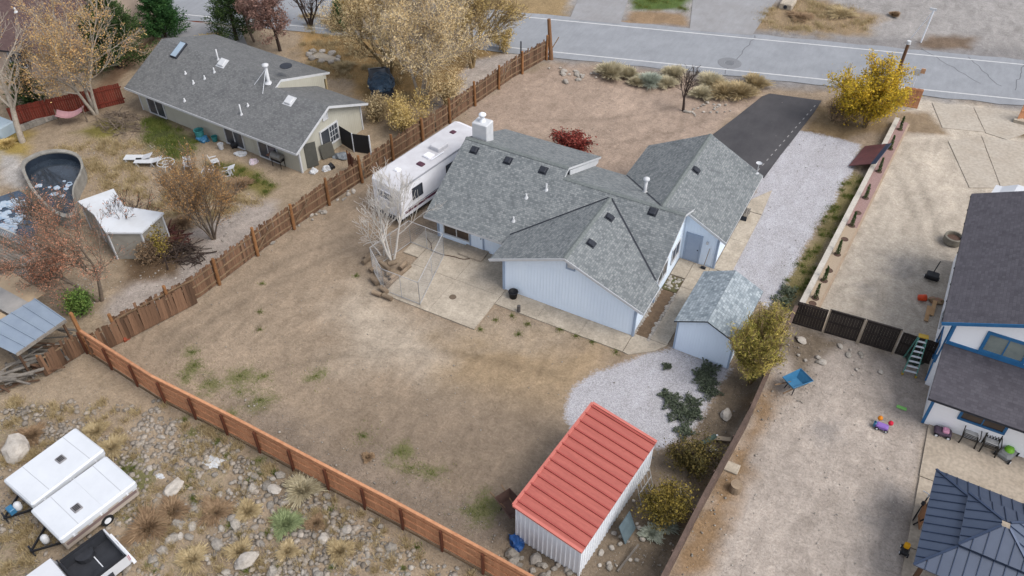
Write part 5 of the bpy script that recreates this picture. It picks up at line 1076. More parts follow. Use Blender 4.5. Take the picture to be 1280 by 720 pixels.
ty = thing('toddler_toy', 'purple toddler ride on toy with orange and red knobs on the dirt', 'toy', (3.88, 32.3)); ty.scale = (ty_scale,) * 3
MB().bev(-.3, .25, -.15, .15, .1, .3, .06).build('body', M('toy_purple', S(158, 120, 206), None, 3), ty); MB().lathe([(0, .35), (.1, .3), (.12, .2), (.05, .1)], 12, 0, (-.2, .3, .1)).build('knob', M('toy_orange', S(244, 150, 40), None, 3), ty, True); MB().lathe([(0, .35), (.1, .3), (.12, .2), (.05, .1)], 12, 0, (.28, .22, .1)).build('knob', M('toy_red', S(224, 40, 70), None, 3), ty, True)
MB().bev(-.4, -.28, -.1, .12, .05, .3, .04).build('panel', blue_plastic, ty)
for sx in (-.2, .2): wheel(ty, (sx, -.16, .08), .08, .05, 'Y')
tag(MB().bev(-.25, .25, -.1, .1, 0, .06, .03).build('toy_shovel', M('lime_plastic', S(150, 220, 120), None, 3)), 'lime green plastic toy on the dirt near the white house corner', 'toy').location = (*(4.54, 34.19), .0)
# clutter under the pavilion edge
bc = thing('bicycle', 'dark bicycle propped by the pavilion edge', 'bicycle', (6.3, 28.1, .05), R(75))
for x_ in (-.5, .5):
    w_o = MB(); ring = [Vector((x_ + .32 * math.cos(a), 0, .33 + .32 * math.sin(a))) for a in np.linspace(0, 2 * math.pi, 19)]; w_o.tube(ring, .025, 5); w_o.build('wheel', tyre, bc)
MB().tube([(-.5, 0, .33), (-.2, 0, .8), (.35, 0, .75), (.5, 0, .33)], .022, 6).tube([(-.2, 0, .8), (-.05, 0, .35), (.35, 0, .75)], .022, 6).build('frame', black, bc); MB().bev(-.32, -.08, -.08, .08, .88, .94, .03).build('saddle', black, bc); MB().tube([(.36, -.28, 1.0), (.36, .28, 1.0)], .02, 6).tube([(.35, 0, .75), (.36, 0, 1.0)], .02, 6).build('handlebar', galv, bc)
tg_ = thing('leaning_board', 'small wooden board leaning under the pavilion roof edge', 'board', (6.55, 27.6, .05), R(80)); MB().box(-.5, .5, -.02, .02, 0, .9, 0, Matrix.Rotation(R(-20), 4, 'X')).build('board', M('board_brown', S(150, 104, 70), None, 3), tg_); MB().bar((-.4, .3, 0), (-.4, 0, .8), .05, .05).build('prop', black, tg_)
ye = thing('toy_digger', 'yellow and black toy digger at the pavilion edge', 'toy', (6.05, 25.6, .05)); MB().bev(-.15, .15, -.25, .25, .1, .3, .05).build('body', black, ye); MB().bev(-.12, .12, 0, .22, .3, .55, .05).build('cab', M('toy_yellow', S(240, 176, 30), None, 3), ye)
for sx in (-.16, .16):
    for sy in (-.18, .18): wheel(ye, (sx, sy, .1), .1, .06)
# things near red shed
tag(MB().bev(-.45, .45, -.3, .3, 0, .08, .02).build('concrete_paver', concrete), 'loose square paver beyond the brown fence', 'paver').location = (*(-2.18, 26.38), 0)
lg2 = tag(MB().cyl((0, 0, 0), (0, 0, .45), .3, .28, 14).build('tree_stump', logwood), 'upright cut stump section beyond the brown fence', 'stump'); lg2.location = (*(-1.56, 25.26), 0)
tag(MB().bar((-.5, 0, .1), (.5, .25, .25), .25, .06).build('plank', M('plank_pale', S(196, 176, 150), None, 2)), 'pale board end leaning near the brown fence', 'plank').location = (*(-3.13, 27.56), 0)
gt = thing('gas_bottle', 'dull green gas cylinder lying by the brown fence', 'cylinder', (-3.57, 27.38), R(60)); MB().cyl((-.5, 0, .14), (.4, 0, .14), .14, .14, 14).build('tank', M('tank_green', S(92, 112, 104), S(70, 88, 82), 3), gt, True); MB().cyl((.4, 0, .14), (.55, 0, .14), .07, .05, 10).build('valve', galv, gt)
tr2 = thing('trellis', 'pale wire rack leaning on the red roofed shed wall', 'rack', (-5.05, 22.9, 0), R(-6))
for k in range(5): MB().tube([(-.05 - .1 * 0, -.6 + k * .3, .05), (-.45, -.6 + k * .3, 1.5)], .018, 5).build('bar', wire, tr2)
for z_ in (.1, .75, 1.45): x_ = -.05 - .4 * z_ / 1.5; MB().tube([(x_, -.65, z_), (x_, .65, z_)], .018, 5).build('bar', wire, tr2)
bp = tag(MB().box(-.02, .02, -.5, .5, 0, 1.1, 0, Matrix.Rotation(R(-22), 4, 'Y')).build('metal_sheet', M('sheet_bluegrey', S(110, 128, 136), S(88, 104, 112), 3, .6)), 'blue grey sheet leaning on the red roofed shed wall', 'sheet'); bp.location = (-5.0, 20.6, 0); bp.rotation_euler = (0, 0, R(-6))
tag(MB().bar((0, 0, .05), (.35, 1.5, .3), .09, .05).build('plank', greywood), 'grey plank lying in the weeds beside the red roofed shed', 'plank').location = (*(-4.82, 18.7), 0)
# red bits along left fence
for nm, lb, p_ in (('clay_pot', 'broken terracotta pot at the foot of the leaning fence panel', (-34.74, 18.74)), ('clay_pot', 'small terracotta shard near the middle of the leaning fence panel', (-34.49, 20.17))):
    crumple(lb, nm, 'pot', p_, .28, .2, .35, M('terracotta', S(160, 82, 56), S(130, 62, 42), 4, .8), 12 + len(lb))

# ================================================================ LEFT NEIGHBOUR'S YARD
pool = thing('pool', 'raised kidney shaped pool with stone rim and dark water', 'pool', (-50.5, 27.2, 0))
kid = [Vector((p_[0] + 50.5, p_[1] - 27.2)) for p_ in ((-53.17, 26.83), (-53.49, 28.01), (-53.01, 28.96), (-51.91, 29.56), (-50.61, 29.56), (-49.35, 28.88), (-48.56, 27.99), (-47.84, 26.89), (-46.9, 25.96), (-45.51, 25.02), (-45.28, 24.19), (-46.51, 24.1), (-48.73, 24.67), (-50.91, 25.55))]
ctr = sum(kid, Vector((0, 0))) / len(kid); nK = len(kid); dense = []
for k in range(nK):
    p0, p1, p2_, p3 = kid[k - 1], kid[k], kid[(k + 1) % nK], kid[(k + 2) % nK]
    for f in (0, .25, .5, .75): dense.append(.5 * ((2 * p1) + (p2_ - p0) * f + (2 * p0 - 5 * p1 + 4 * p2_ - p3) * f * f + (-p0 + 3 * p1 - 3 * p2_ + p3) * f ** 3))
nD = len(dense); rimm = M('pool_rim_stone', S(176, 172, 164), S(146, 142, 134), 2, .9, fine=.3, island=.12); liner_d = M('pool_liner', S(44, 56, 70), S(34, 44, 58), 2, .6)
water = M('pool_water', (.012, .018, .026, 1), (.03, .04, .055, 1), .8, .06, bmp=.02, spec=.5)
inn = [ctr + (p_ - ctr) * .9 for p_ in dense]
for k in range(0, nD, 2):
    a0, a1, b0, b1 = dense[k], dense[(k + 2) % nD], inn[k], inn[(k + 2) % nD]
    MB().prism([tuple(a0), tuple(dense[(k + 1) % nD]), tuple(a1), tuple(b1), tuple(inn[(k + 1) % nD]), tuple(b0)], .86, 1.0 + rnd.uniform(-.01, .01)).build('rim_stone', rimm, pool)
mb = MB(); mb2 = MB()
for k in range(nD):
    a0, a1 = ctr + (dense[k] - ctr) * .985, ctr + (dense[(k + 1) % nD] - ctr) * .985; mb.poly([(*a0, -.1), (*a1, -.1), (*a1, .86), (*a0, .86)])
    b0, b1 = inn[k], inn[(k + 1) % nD]; mb2.poly([(*b1, .3), (*b0, .3), (*b0, .9), (*b1, .9)])
mb.build('outer_wall', rimm, pool); mb2.build('liner', liner_d, pool); MB().prism([tuple(p_) for p_ in inn], .3, .42).build('water', water, pool)
icem = M('ice_sheet', S(214, 222, 230), S(140, 170, 200), 2, .4)
for k in range(9):
    c_ = ctr + Vector((rnd.uniform(-1.8, 1.2), rnd.uniform(-.9, .6))); r_ = rnd.uniform(.12, .35)
    MB().prism([(c_.x + r_ * math.cos(a) * rnd.uniform(.6, 1.2), c_.y + r_ * math.sin(a) * rnd.uniform(.6, 1.2)) for a in np.linspace(0, 5.6, 8)], .42, .43).build('ice_patch', icem, pool)
pond = flat('pond', [(-55.2, 22.52), (-52.66, 24.31), (-52.14, 25.42), (-50.43, 25.09), (-48.2, 23.79), (-46.54, 22.32), (-46.05, 20.97), (-48.61, 21.21), (-50.32, 18.49)], .03, M('pond_water', (.02, .035, .06, 1), (.05, .075, .11, 1), .9, .08, bmp=.02, spec=.5))
for k in range(150):
    u_, v_ = rnd.random(), rnd.random(); A_, B_, C_ = Vector((-53.84, 22.74)), Vector((-50.43, 25.09)), Vector((-47.82, 21.18))
    if u_ + v_ > 1: u_, v_ = 1 - u_, 1 - v_
    c_ = A_ + (B_ - A_) * u_ + (C_ - A_) * v_; r_ = rnd.uniform(.06, .34)
    o = MB().prism([(r_ * math.cos(a) * rnd.uniform(.6, 1.2), r_ * math.sin(a) * rnd.uniform(.6, 1.2)) for a in np.linspace(0, 5.6, 8)], 0, .02).build('ice_patch', icem, pond); o.location = (c_.x, c_.y, .031 + k * .0005)
# white L roofed hut
wl = thing('flat_roof_hut', 'low hut with bright white L shaped flat roof beside the pool', 'hut', (-41, 25, 0))
wp = [Vector((p_[0] + 41, p_[1] - 25)) for p_ in ((-44.49, 24.72), (-43.56, 26.78), (-41.52, 25.75), (-38.82, 26.45), (-38.53, 24.35), (-40.45, 23.32), (-42.54, 24.26))]
wc = sum(wp, Vector((0, 0))) / len(wp); ins = [wc + (p_ - wc) * .93 for p_ in wp]
MB().prism([tuple(p_) for p_ in ins], 0, 2.1).build('wall', M('hut_wall', S(176, 172, 162), S(156, 150, 140), 1.5, .9), wl)
MB().prism([tuple(p_) for p_ in wp], 2.1, 2.22).build('roof', M('white_membrane', S(232, 236, 242), S(214, 216, 218), .6, .6, bmp=.03), wl)
for p_ in ins: MB().box(p_.x - .05, p_.x + .05, p_.y - .05, p_.y + .05, 0, 2.1).build('corner_trim', white, wl)
# deck with lattice
dk = thing('deck', 'grey plank deck with white lattice railing by the pond', 'deck', (-45.4, 19.9, 0))
dp = [(-50.23, 21.06), (-47.75, 20.92), (-43.17, 20.59), (-43.69, 18.9), (-46.75, 18.49)]
dq = [Vector((p_[0] + 45.4, p_[1] - 19.9)) for p_ in dp]
dx0, dx1 = min(p_.x for p_ in dq), max(p_.x for p_ in dq); dy0, dy1 = min(p_.y for p_ in dq), max(p_.y for p_ in dq)
for k in range(14): y_ = dy0 + (dy1 - dy0) * k / 14; MB().box(dx0, dx1, y_ + .01, y_ + (dy1 - dy0) / 14 - .01, .72, .8).build('plank', greywood, dk)
for (xa, ya, xb, yb) in ((dx0, dy1, dx1, dy1), (dx1, dy1, dx1, dy0), (dx1, dy0, dx0, dy0)):
    a_ = Vector((xa, ya, 0)); b_ = Vector((xb, yb, 0)); L = (b_ - a_).length; d = (b_ - a_) / L; fr_ = MB()
    for z_ in (.1, .8, 1.55): fr_.bar(a_ + Vector((0, 0, z_)), b_ + Vector((0, 0, z_)), .08, .06)
    for s in np.arange(0, L + .01, L / 3): fr_.bar(a_ + d * s, a_ + d * s + Vector((0, 0, 1.58)), .09, .09)
    fo = fr_.build('lattice_frame', M('lattice_white', S(200, 196, 190), None, 3), dk); lt_ = MB()
    for s in np.arange(-1.4, L, .17):
        for sg in (1, -1):
            t0, t1 = max(0, -s), min(1.4, L - s)
            if t1 - t0 < .05: continue
            z0, z1 = (t0, t1) if sg > 0 else (1.4 - t0, 1.4 - t1); lt_.bar(a_ + d * (s + t0) + Vector((0, 0, .12 + z0)), a_ + d * (s + t1) + Vector((0, 0, .12 + z1)), .012, .035)
    lt_.build('lattice', MATS['lattice_white'], fo)
MB().cyl((-1.2, -.4, .8), (-2.0, .1, 3.0), .08, .06, 8).build('dark_pole', dark, dk)
# tin roofed lean-to, timber heap
ls = thing('lean_to', 'timber lean to with blue grey tin roof beside the woodpile', 'lean-to', (-38, 15.6, 0))
lp = [Vector((p_[0] + 38, p_[1] - 15.6)) for p_ in ((-39.2, 17.26), (-36.66, 17.07), (-36.85, 14.09), (-39.62, 13.89))]
tin = M('tin_roof', S(150, 164, 180), S(132, 146, 164), 1.0, .5, bmp=.04)
MB().slab([(lp[0].x, lp[0].y, 2.3), (lp[1].x, lp[1].y, 2.0), (lp[2].x, lp[2].y, 2.0), (lp[3].x, lp[3].y, 2.3)], .06, (1, 0, 0)).build('roof_sheet', tin, ls)
for f in (0, .2, .4, .6, .8, 1.0):
    a_ = lp[0].lerp(lp[3], f); b_ = lp[1].lerp(lp[2], f); MB().bar((*a_, 2.33), (*b_, 2.03), .05, .04).build('roof_seam', tin, ls)
for q in (lp[0], lp[1], lp[2]): q2 = q + (Vector((0, 0)) + (sum(lp, Vector((0, 0))) / 4 - q) * .1); MB().bar((*q2, 0), (*q2, 2.0), .1, .1).build('post', oldwood, ls)
MB().bar((*lp[1], 1.95), (*lp[2], 1.95), .1, .16).build('edge_beam', greywood, ls)
ply = thing('patched_roof', 'low shed roof patched with tan plywood next to the tin roof', 'shed', ((-43.12, 17.81)[0], (-43.12, 17.81)[1], 0))
for k, (ua, ub, z_) in enumerate((((-43.05, 17.84), (-39.7, 17.58), 1.9), ((-42.84, 16.64), (-39.41, 16.56), 1.93), ((-42.46, 15.35), (-39.01, 15.23), 1.96))):
    a_ = Vector((*ua, 0)) - ply.location; b_ = Vector((*ub, 0)) - ply.location; MB().bar(a_ + Vector((0, 0, z_)), b_ + Vector((0, 0, z_ - .1)), 1.15, .05).build('roof_board', M('plywood', S(198, 176, 146), S(168, 146, 120), 1.5, .9) if k != 1 else M('roof_felt', S(176, 172, 168), S(150, 148, 146), 1.5, .9), ply)
for x_, y_ in ((-1.2, -.6), (1.0, .6), (1.2, -.8), (-.8, .9)): MB().bar((x_, y_, 0), (x_, y_, 1.85), .1, .1).build('post', oldwood, ply)
for k in range(46):
    u_, v_ = rnd.uniform(-10, 78), rnd.uniform(0, 1)
    px_ = Vector((-37.5, 12.78)) .lerp(Vector((-37.41, 17.16)), rnd.random()) + Vector((rnd.gauss(0, .5), rnd.gauss(0, .35))); a = R(rnd.gauss(35, 28)); l_ = rnd.uniform(.5, 1.3); dz = rnd.uniform(-.12, .2)
    o = MB().bar((-l_ * math.cos(a), -l_ * math.sin(a), -dz), (l_ * math.cos(a), l_ * math.sin(a), dz), rnd.uniform(.07, .2), rnd.uniform(.03, .08)).build('timber', greywood if rnd.random() < .75 else oldwood)
    o.location = (px_.x, px_.y, rnd.uniform(.15, .75)); tag(o, 'grey scrap timber in the heap beside the tin roofed lean to', 'timber', 'scrap timber heap')
# hammock, loungers and scattered furniture
hm = thing('hammock', 'faded pink hammock slung between posts beneath the peach leaved tree', 'hammock', (-57.29, 34.13))
a_ = Vector((*(-56.63, 32.64), .9)) - hm.location; b_ = Vector((*(-55.13, 33.91), 1.0)) - hm.location; mb = MB(); prev = None
for k in range(9):
    f = k / 8; c_ = a_.lerp(b_, f) + Vector((0, 0, -.35 * math.sin(math.pi * f))); wd = .5; s_ = Vector((-(b_ - a_).y, (b_ - a_).x, 0)).normalized() * wd; r_ = (c_ - s_ + Vector((0, 0, .15)), c_, c_ + s_ + Vector((0, 0, .15)))
    if prev: mb.poly([prev[0], r_[0], r_[1], prev[1]]); mb.poly([prev[1], r_[1], r_[2], prev[2]])
    prev = r_
mb.build('cloth', M('pink_cloth', S(206, 160, 164), S(190, 146, 150), 2, .9), hm)
for q in (a_, b_): MB().cyl((q.x, q.y, -.0), (q.x, q.y, 1.3), .05, .05, 8).build('post', bark_grey, hm)
def lounger(label, loc, rz):
    o = thing('sun_lounger', label, 'lounger', loc, rz, 'sun loungers on the dry lawn')
    MB().box(-.32, .32, -.95, .35, .34, .38).build('seat', white, o); MB().box(-.32, .32, 0, .7, 0, .035, 0, Matrix.Translation((0, .35, .35)) @ Matrix.Rotation(R(18), 4, 'X')).build('backrest', white, o)
    for sx in (-.3, .3):
        for y_ in (-.8, .3): MB().tube([(sx, y_ - .1, 0), (sx, y_, .35), (sx, y_ + .15, 0)], .02, 5).build('leg', white, o)
    return o
lounger('white strap sun lounger on the dry lawn near the pool', (-47.55, 31.88), R(-62)); lounger('white strap sun lounger on the dry lawn near the pool', (-46.59, 31.93), R(-62))
tb = thing('round_table', 'white wire round table frame without top near the sun loungers', 'table', (-44.99, 32.12))
ring = lambda r, z: [Vector((r * math.cos(a), r * math.sin(a), z)) for a in np.linspace(0, 2 * math.pi, 17)]
MB().tube(ring(.6, .6), .025, 5).build('rim', white, tb); MB().tube(ring(.25, .6), .02, 5).build('inner_ring', white, tb)
for k in range(5): a = k * 1.257; MB().tube([(.6 * math.cos(a), .6 * math.sin(a), .6), (.1 * math.cos(a), .1 * math.sin(a), .55), (.4 * math.cos(a), .4 * math.sin(a), 0)], .018, 5).build('leg', white, tb)
def pchair(label, loc, rz, tilt):
    o = thing('plastic_chair', label, 'chair', loc, rz); o.rotation_euler = (tilt, 0, rz)
    MB().bev(-.25, .25, -.25, .25, .38, .43, .02).build('seat', white, o); MB().box(-.25, .25, 0, .04, 0, .5, 0, Matrix.Translation((0, .23, .4)) @ Matrix.Rotation(R(-12), 4, 'X')).build('backrest', white, o)
    for sx in (-.22, .22):
        for sy in (-.22, .22): MB().bar((sx, sy, 0), (sx, sy, .39), .05, .05).build('leg', white, o)
        MB().bar((sx, -.2, .62), (sx, .25, .64), .05, .04).build('arm', white, o)
    return o
pchair('white plastic chair standing by the round table frame', (-43.69, 32.81), R(40), 0); pchair('white plastic chair nearest the sliding doors', (-42.35, 34.11), R(150), 0); pchair('white plastic chair tipped on its side in dry weeds', (-40.96, 33.5), R(120), R(80)).location.z = .25; pchair('white plastic chair tipped backwards behind the orange shrub', (-41.76, 32.52), R(20), R(-75)).location.z = .3
gr = thing('barbecue', 'black barbecue grill against the grey beige house wall', 'barbecue', (-38.31, 36.17), LR)
MB().bev(-.45, .45, -.25, .25, .55, .8, .04).build('firebox', black, gr); MB().lathe([(.0, .0), (.28, .0), (.28, .9), (0, .9)], 14).build('lid', M('grill_silver', S(130, 128, 124), None, 3, .4), gr); gr.children[-1].rotation_euler = (0, math.pi / 2, 0); gr.children[-1].location = (-.45, 0, .85)
for sx in (-.4, .4):
    for sy in (-.2, .2): MB().bar((sx, sy, 0), (sx, sy, .56), .04, .04).build('leg', black, gr)
MB().box(-.85, -.46, -.22, .22, .76, .8).build('side_shelf', M('shelf_red', S(150, 110, 92), None, 3), gr)
def bin_(label, loc, mat, h=.5, r=.22): o = thing('plastic_bin', label, 'bin', loc); MB().lathe([(0, 0), (r * .8, 0), (r, h), (r * 1.08, h), (r * 1.08, h + .04), (r * .9, h + .04), (r * .85, .1), (0, .08)], 14).build('tub', mat, o); return o
bin_('teal plastic bin by the grey beige wall', (-45.85, 36.27), M('teal_plastic', S(70, 150, 150), S(50, 120, 122), 3), .7, .35); bin_('white plastic bucket on the patio strip by the sliding doors', (-43.51, 35.94), white, .4, .2); bin_('pale teal bin near the sliding doors', (-44.68, 36.53), MATS['teal_plastic'], .35, .22)
crumple('bright blue plastic toys heaped by the grey beige wall', 'toy_heap', 'toys', (-45.54, 36.19), .5, .35, .35, blue_plastic, 21); crumple('pink and white bags by the sliding doors', 'bags', 'bags', (-40.26, 35.69), .35, .3, .25, M('pink_bags', S(206, 180, 200), S(220, 216, 214), 3), 22); crumple('black kettle grill cover beside the sliding doors', 'grill_cover', 'cover', (-42.87, 36.77), .4, .35, .55, black, 23); crumple('white sacks piled by the sliding door', 'sacks', 'sacks', (-41.77, 36.05), .4, .25, .25, white, 24)
bt = thing('tarp_screen', 'black tarp screen stretched beside the grey beige gable', 'screen', (-35.16, 40.56))
sa, sb_, sc_ = (Vector((*(-36.45, 40.72), 0)) - bt.location, Vector((*(-34.69, 40.21), 0)) - bt.location, Vector((*(-33.43, 40.53), 0)) - bt.location)
for a_, b_ in ((sa, sb_), (sb_, sc_)): MB().bar(a_ + Vector((0, 0, .8)), b_ + Vector((0, 0, .8)), .04, 1.5).build('tarp', black, bt)
for q in (sa, sb_, sc_): MB().bar(q, q + Vector((0, 0, 1.6)), .07, .07).build('post', galv, bt)
pk2 = fence('picket_fence', 'brown picket panel leaning out from the fence by the tarp screen', 'fence', [(-33.54, 38.06), (-32.41, 37.56)], 1.7, .13, .015, (cedar_dark, oldrail, postwood), 9, 1, (.4, 1.4), 1.6, .03, .06)
crumple('grey plastic sheeting heaped under the gable window', 'plastic_sheet', 'sheet', (-35.09, 39.29), .7, .4, .3, M('sheet_grey', S(150, 156, 162), S(90, 94, 100), 5), 25)
fm = tag(MB().bar((0, 0, .6), (.5, .8, .7), .04, 1.2).build('window_screen', M('screen_grey', S(108, 106, 98), None, 4)), 'grey screen panel leaning by the gable window', 'panel'); fm.location = (*(-36.1, 38.27), 0)
for k, (p_, m_) in enumerate((((-35.72, 36.77), white), ((-35.1, 37.44), white), ((-34.99, 37.84), black))): crumple(['white box by the fence below the gable window', 'small white tub by the fence below the gable window', 'black round tub by the fence below the gable window'][k], 'yard_box', 'box', p_, .3, .25, .3, m_, 30 + k)
car = thing('parked_car', 'dark car under a blue tarp beneath the golden willow', 'car', (-38.17, 48.65), R(40))
mb = MB(); mb.extr([(-.85, y, z) for y, z in ((-2.1, .35), (-2.1, .8), (-1.2, .95), (-.6, 1.4), (.9, 1.4), (1.5, 1.0), (2.1, .9), (2.1, .35))], (1.7, 0, 0)); mb.build('body', M('car_dark', S(56, 60, 70), S(44, 48, 58), 2, .35, bmp=0), car)
bmt = bmesh.new(); bmesh.ops.create_icosphere(bmt, subdivisions=4, radius=1)
for v in bmt.verts:
    k = 1 + .12 * mnoise.noise(v.co * 2.2) + .1 * mnoise.noise(v.co * 6); v.co = Vector((v.co.x * 1.05 * k, v.co.y * 1.5 * k - .6, max(.35 + .2 * mnoise.noise(v.co * 3), v.co.z * .55 * k + 1.0)))
met = bpy.data.meshes.new('tarp'); bmt.to_mesh(met); bmt.free(); met.materials.append(M('tarp_dull_blue', S(66, 92, 116), S(36, 50, 66), 2.5, .6)); obj('tarp', met, car)
for sx in (-.8, .8):
    for y_ in (-1.3, 1.3): wheel(car, (sx, y_, .32), .32, .2)
window(car, (0, .93, 1.2), 1.3, .3, 'N', black, glass, 0)
fp = thing('fire_pit', 'pale stone slab ring in the dry grass behind the grey beige house', 'stones', (-45.66, 50.84))
for k in range(9): a = k * .7; bedstone(fp, 1.5 * math.cos(a), .8 * math.sin(a), rnd.uniform(.2, .35), True, .1)
MB().prism([(-1.1, -.5), (1.0, -.5), (1.2, .4), (-.9, .5)], 0, .1).build('slab', concrete, fp)
# far houses behind the trees
def far_house(label, loc, rz, w_, d_, h_, roof, wall_m, wins):
    o = thing('house', label, 'house', loc, rz); MB().extr([(-w_, -d_, 0), (-w_, d_, 0), (-w_, d_, h_), (-w_, 0, h_ + d_ * .38), (-w_, -d_, h_)], (2 * w_, 0, 0)).build('wall', wall_m, o)
    for s_ in (-1, 1): MB().slab([(-w_ - .5, s_ * (d_ + .6), h_ - .1), (w_ + .5, s_ * (d_ + .6), h_ - .1), (w_ + .5, s_ * .001, h_ + d_ * .4 + .12), (-w_ - .5, s_ * .001, h_ + d_ * .4 + .12)], .15, (1, 0, 0)).build('roof_slope', [roof, dark], o)
    for x_ in wins: window(o, (x_, -d_ - .005, 1.5), 1.4, 1.1, 'S', white, glass, 1)
    for k in range(3): pipe(o, (-w_ * .5 + k * w_ * .4, -d_ * .5, h_ + d_ * .2 + .15), .35, .07)
    return o
pinkw = M('pink_stucco', S(206, 186, 170), S(190, 170, 156), 1, .9)
fh = far_house('brown roofed house with pale stucco gable behind the pine', (-71, 41.3, 0), R(17), 9.2, 6.3, 2.7, roofbrown, pinkw, (-4, 0, 4))
fn = thing('board_fence', 'red painted board fence behind the peach leaved tree', 'fence', (-59.21, 30.73))
fa, fb_ = Vector((*(-59.21, 30.73), 0)), Vector((*(-54.77, 37.42), 0)); L = (fb_ - fa).length; d = (fb_ - fa) / L; n_ = int(L / .16)
for k in range(n_): c = MB().box(-.075, .075, -.012, .012, 0, 1.7 + rnd.uniform(-.03, .03)).build('board', redstone, fn); c.location = d * (k * .16); c.rotation_euler = (0, 0, math.atan2(d.y, d.x))
for z_ in (.4, 1.4): MB().bar(Vector((0, 0, z_)) + Vector((d.y, -d.x, 0)) * .05, d * L + Vector((0, 0, z_)) + Vector((d.y, -d.x, 0)) * .05, .05, .09).build('rail', redstone, fn)
gw = thing('low_wall', 'low grey stone retaining edge along the red fence', 'wall', (-58.62, 30.4)); a_ = Vector((0, 0, .2)); b_ = Vector((*(-57.37, 34.36), .2)) - gw.location
for k in range(14): p0 = a_.lerp(Vector((b_.x, b_.y, .2)), k / 14); p1 = a_.lerp(Vector((b_.x, b_.y, .2)), (k + .94) / 14); MB().bar(p0, p1, .35, .4 + rnd.uniform(-.05, .05)).build('stone', rock, gw)
wb_ = thing('covered_box', 'pale blue tarp covered box at the edge of the red fence', 'box', (-59.68, 29.83)); MB().bev(-1.2, 1.0, -.7, .7, 0, .9, .1).build('cover', M('pale_blue_cover', S(190, 206, 216), S(170, 188, 200), 2, .7), wb_)

wc_ = thing('parked_car', 'white car parked beyond the charcoal roof of the white house', 'car', ((6.72, 55.07)[0] + 2.0, (6.72, 55.07)[1] + .1), R(80))
mb = MB(); mb.extr([(-.88, y, z) for y, z in ((-2.2, .3), (-2.2, .85), (-1.3, 1.0), (-.7, 1.45), (1.0, 1.45), (1.8, .95), (2.2, .9), (2.2, .3))], (1.76, 0, 0)); mb.build('body', tw, wc_)
for sx in (-.82, .82):
    for y_ in (-1.35, 1.35): wheel(wc_, (sx, y_, .33), .33, .2)
window(wc_, (0, -1.02, 1.22), 1.3, .3, 'S', black, glass, 0)
bn = thing('garden_bench', 'small dark slatted bench on the walk beside the garage', 'bench', ((-7.35, 46.08)[0], (-7.35, 46.08)[1], .05), R(92))
for k in range(4): MB().box(-.5, .5, -.2 + k * .12, -.11 + k * .12, .38, .42).build('slat', greywood, bn)
for sx in (-.42, .42): MB().box(sx - .03, sx + .03, -.18, .22, 0, .38).build('leg', dark, bn)
for k in range(2): MB().box(-.5, .5, .26, .29, .55 + k * .14, .64 + k * .14).build('back_slat', greywood, bn)
br_ = thing('broom', 'broom leaning on the pale blue garage wall by the door', 'broom', (-8.1, 39.95, .05)); MB().cyl((0, -.15, .15), (.1, .16, 1.4), .02, .02, 6).build('handle', oldrail, br_); MB().bev(-.15, .15, -.22, -.08, 0, .16, .02).build('head', dark, br_)
# brush heaps in the left yard
def brush(label, loc, r, h, n, mat, seed):
    rr = np.random.RandomState(seed); o = thing('brush_pile', label, 'brush pile', loc); mb = MB()
    for k in range(n):
        a = rr.rand() * 6.28; q = r * np.sqrt(rr.rand()); c_ = Vector((math.cos(a) * q, math.sin(a) * q * .6, h * (1 - (q / r) ** 2) * rr.rand())); d_ = Vector((rr.randn(), rr.randn() * .6, rr.randn() * .25)).normalized() * rr.uniform(.3, .9); mb.cyl(c_ - d_, c_ + d_, .035 * rr.rand() + .012, .008, 4, 0, False)
    mb.build('branches', mat, o); return o
brush('grey dead branches heaped at the end of the grey beige house', (-52.72, 34.87), 2.3, .7, 160, bark_grey, 71)
brush('dark brushwood heap between the low hut and the board fence', (-37.3, 25.68), 1.6, .7, 140, bark_dark, 72)
brush('reddish twig heap beside the low hut corner', (-38.84, 26.47), 1.2, .6, 90, M('red_twig', S(120, 70, 62), S(92, 54, 48), 3), 73)

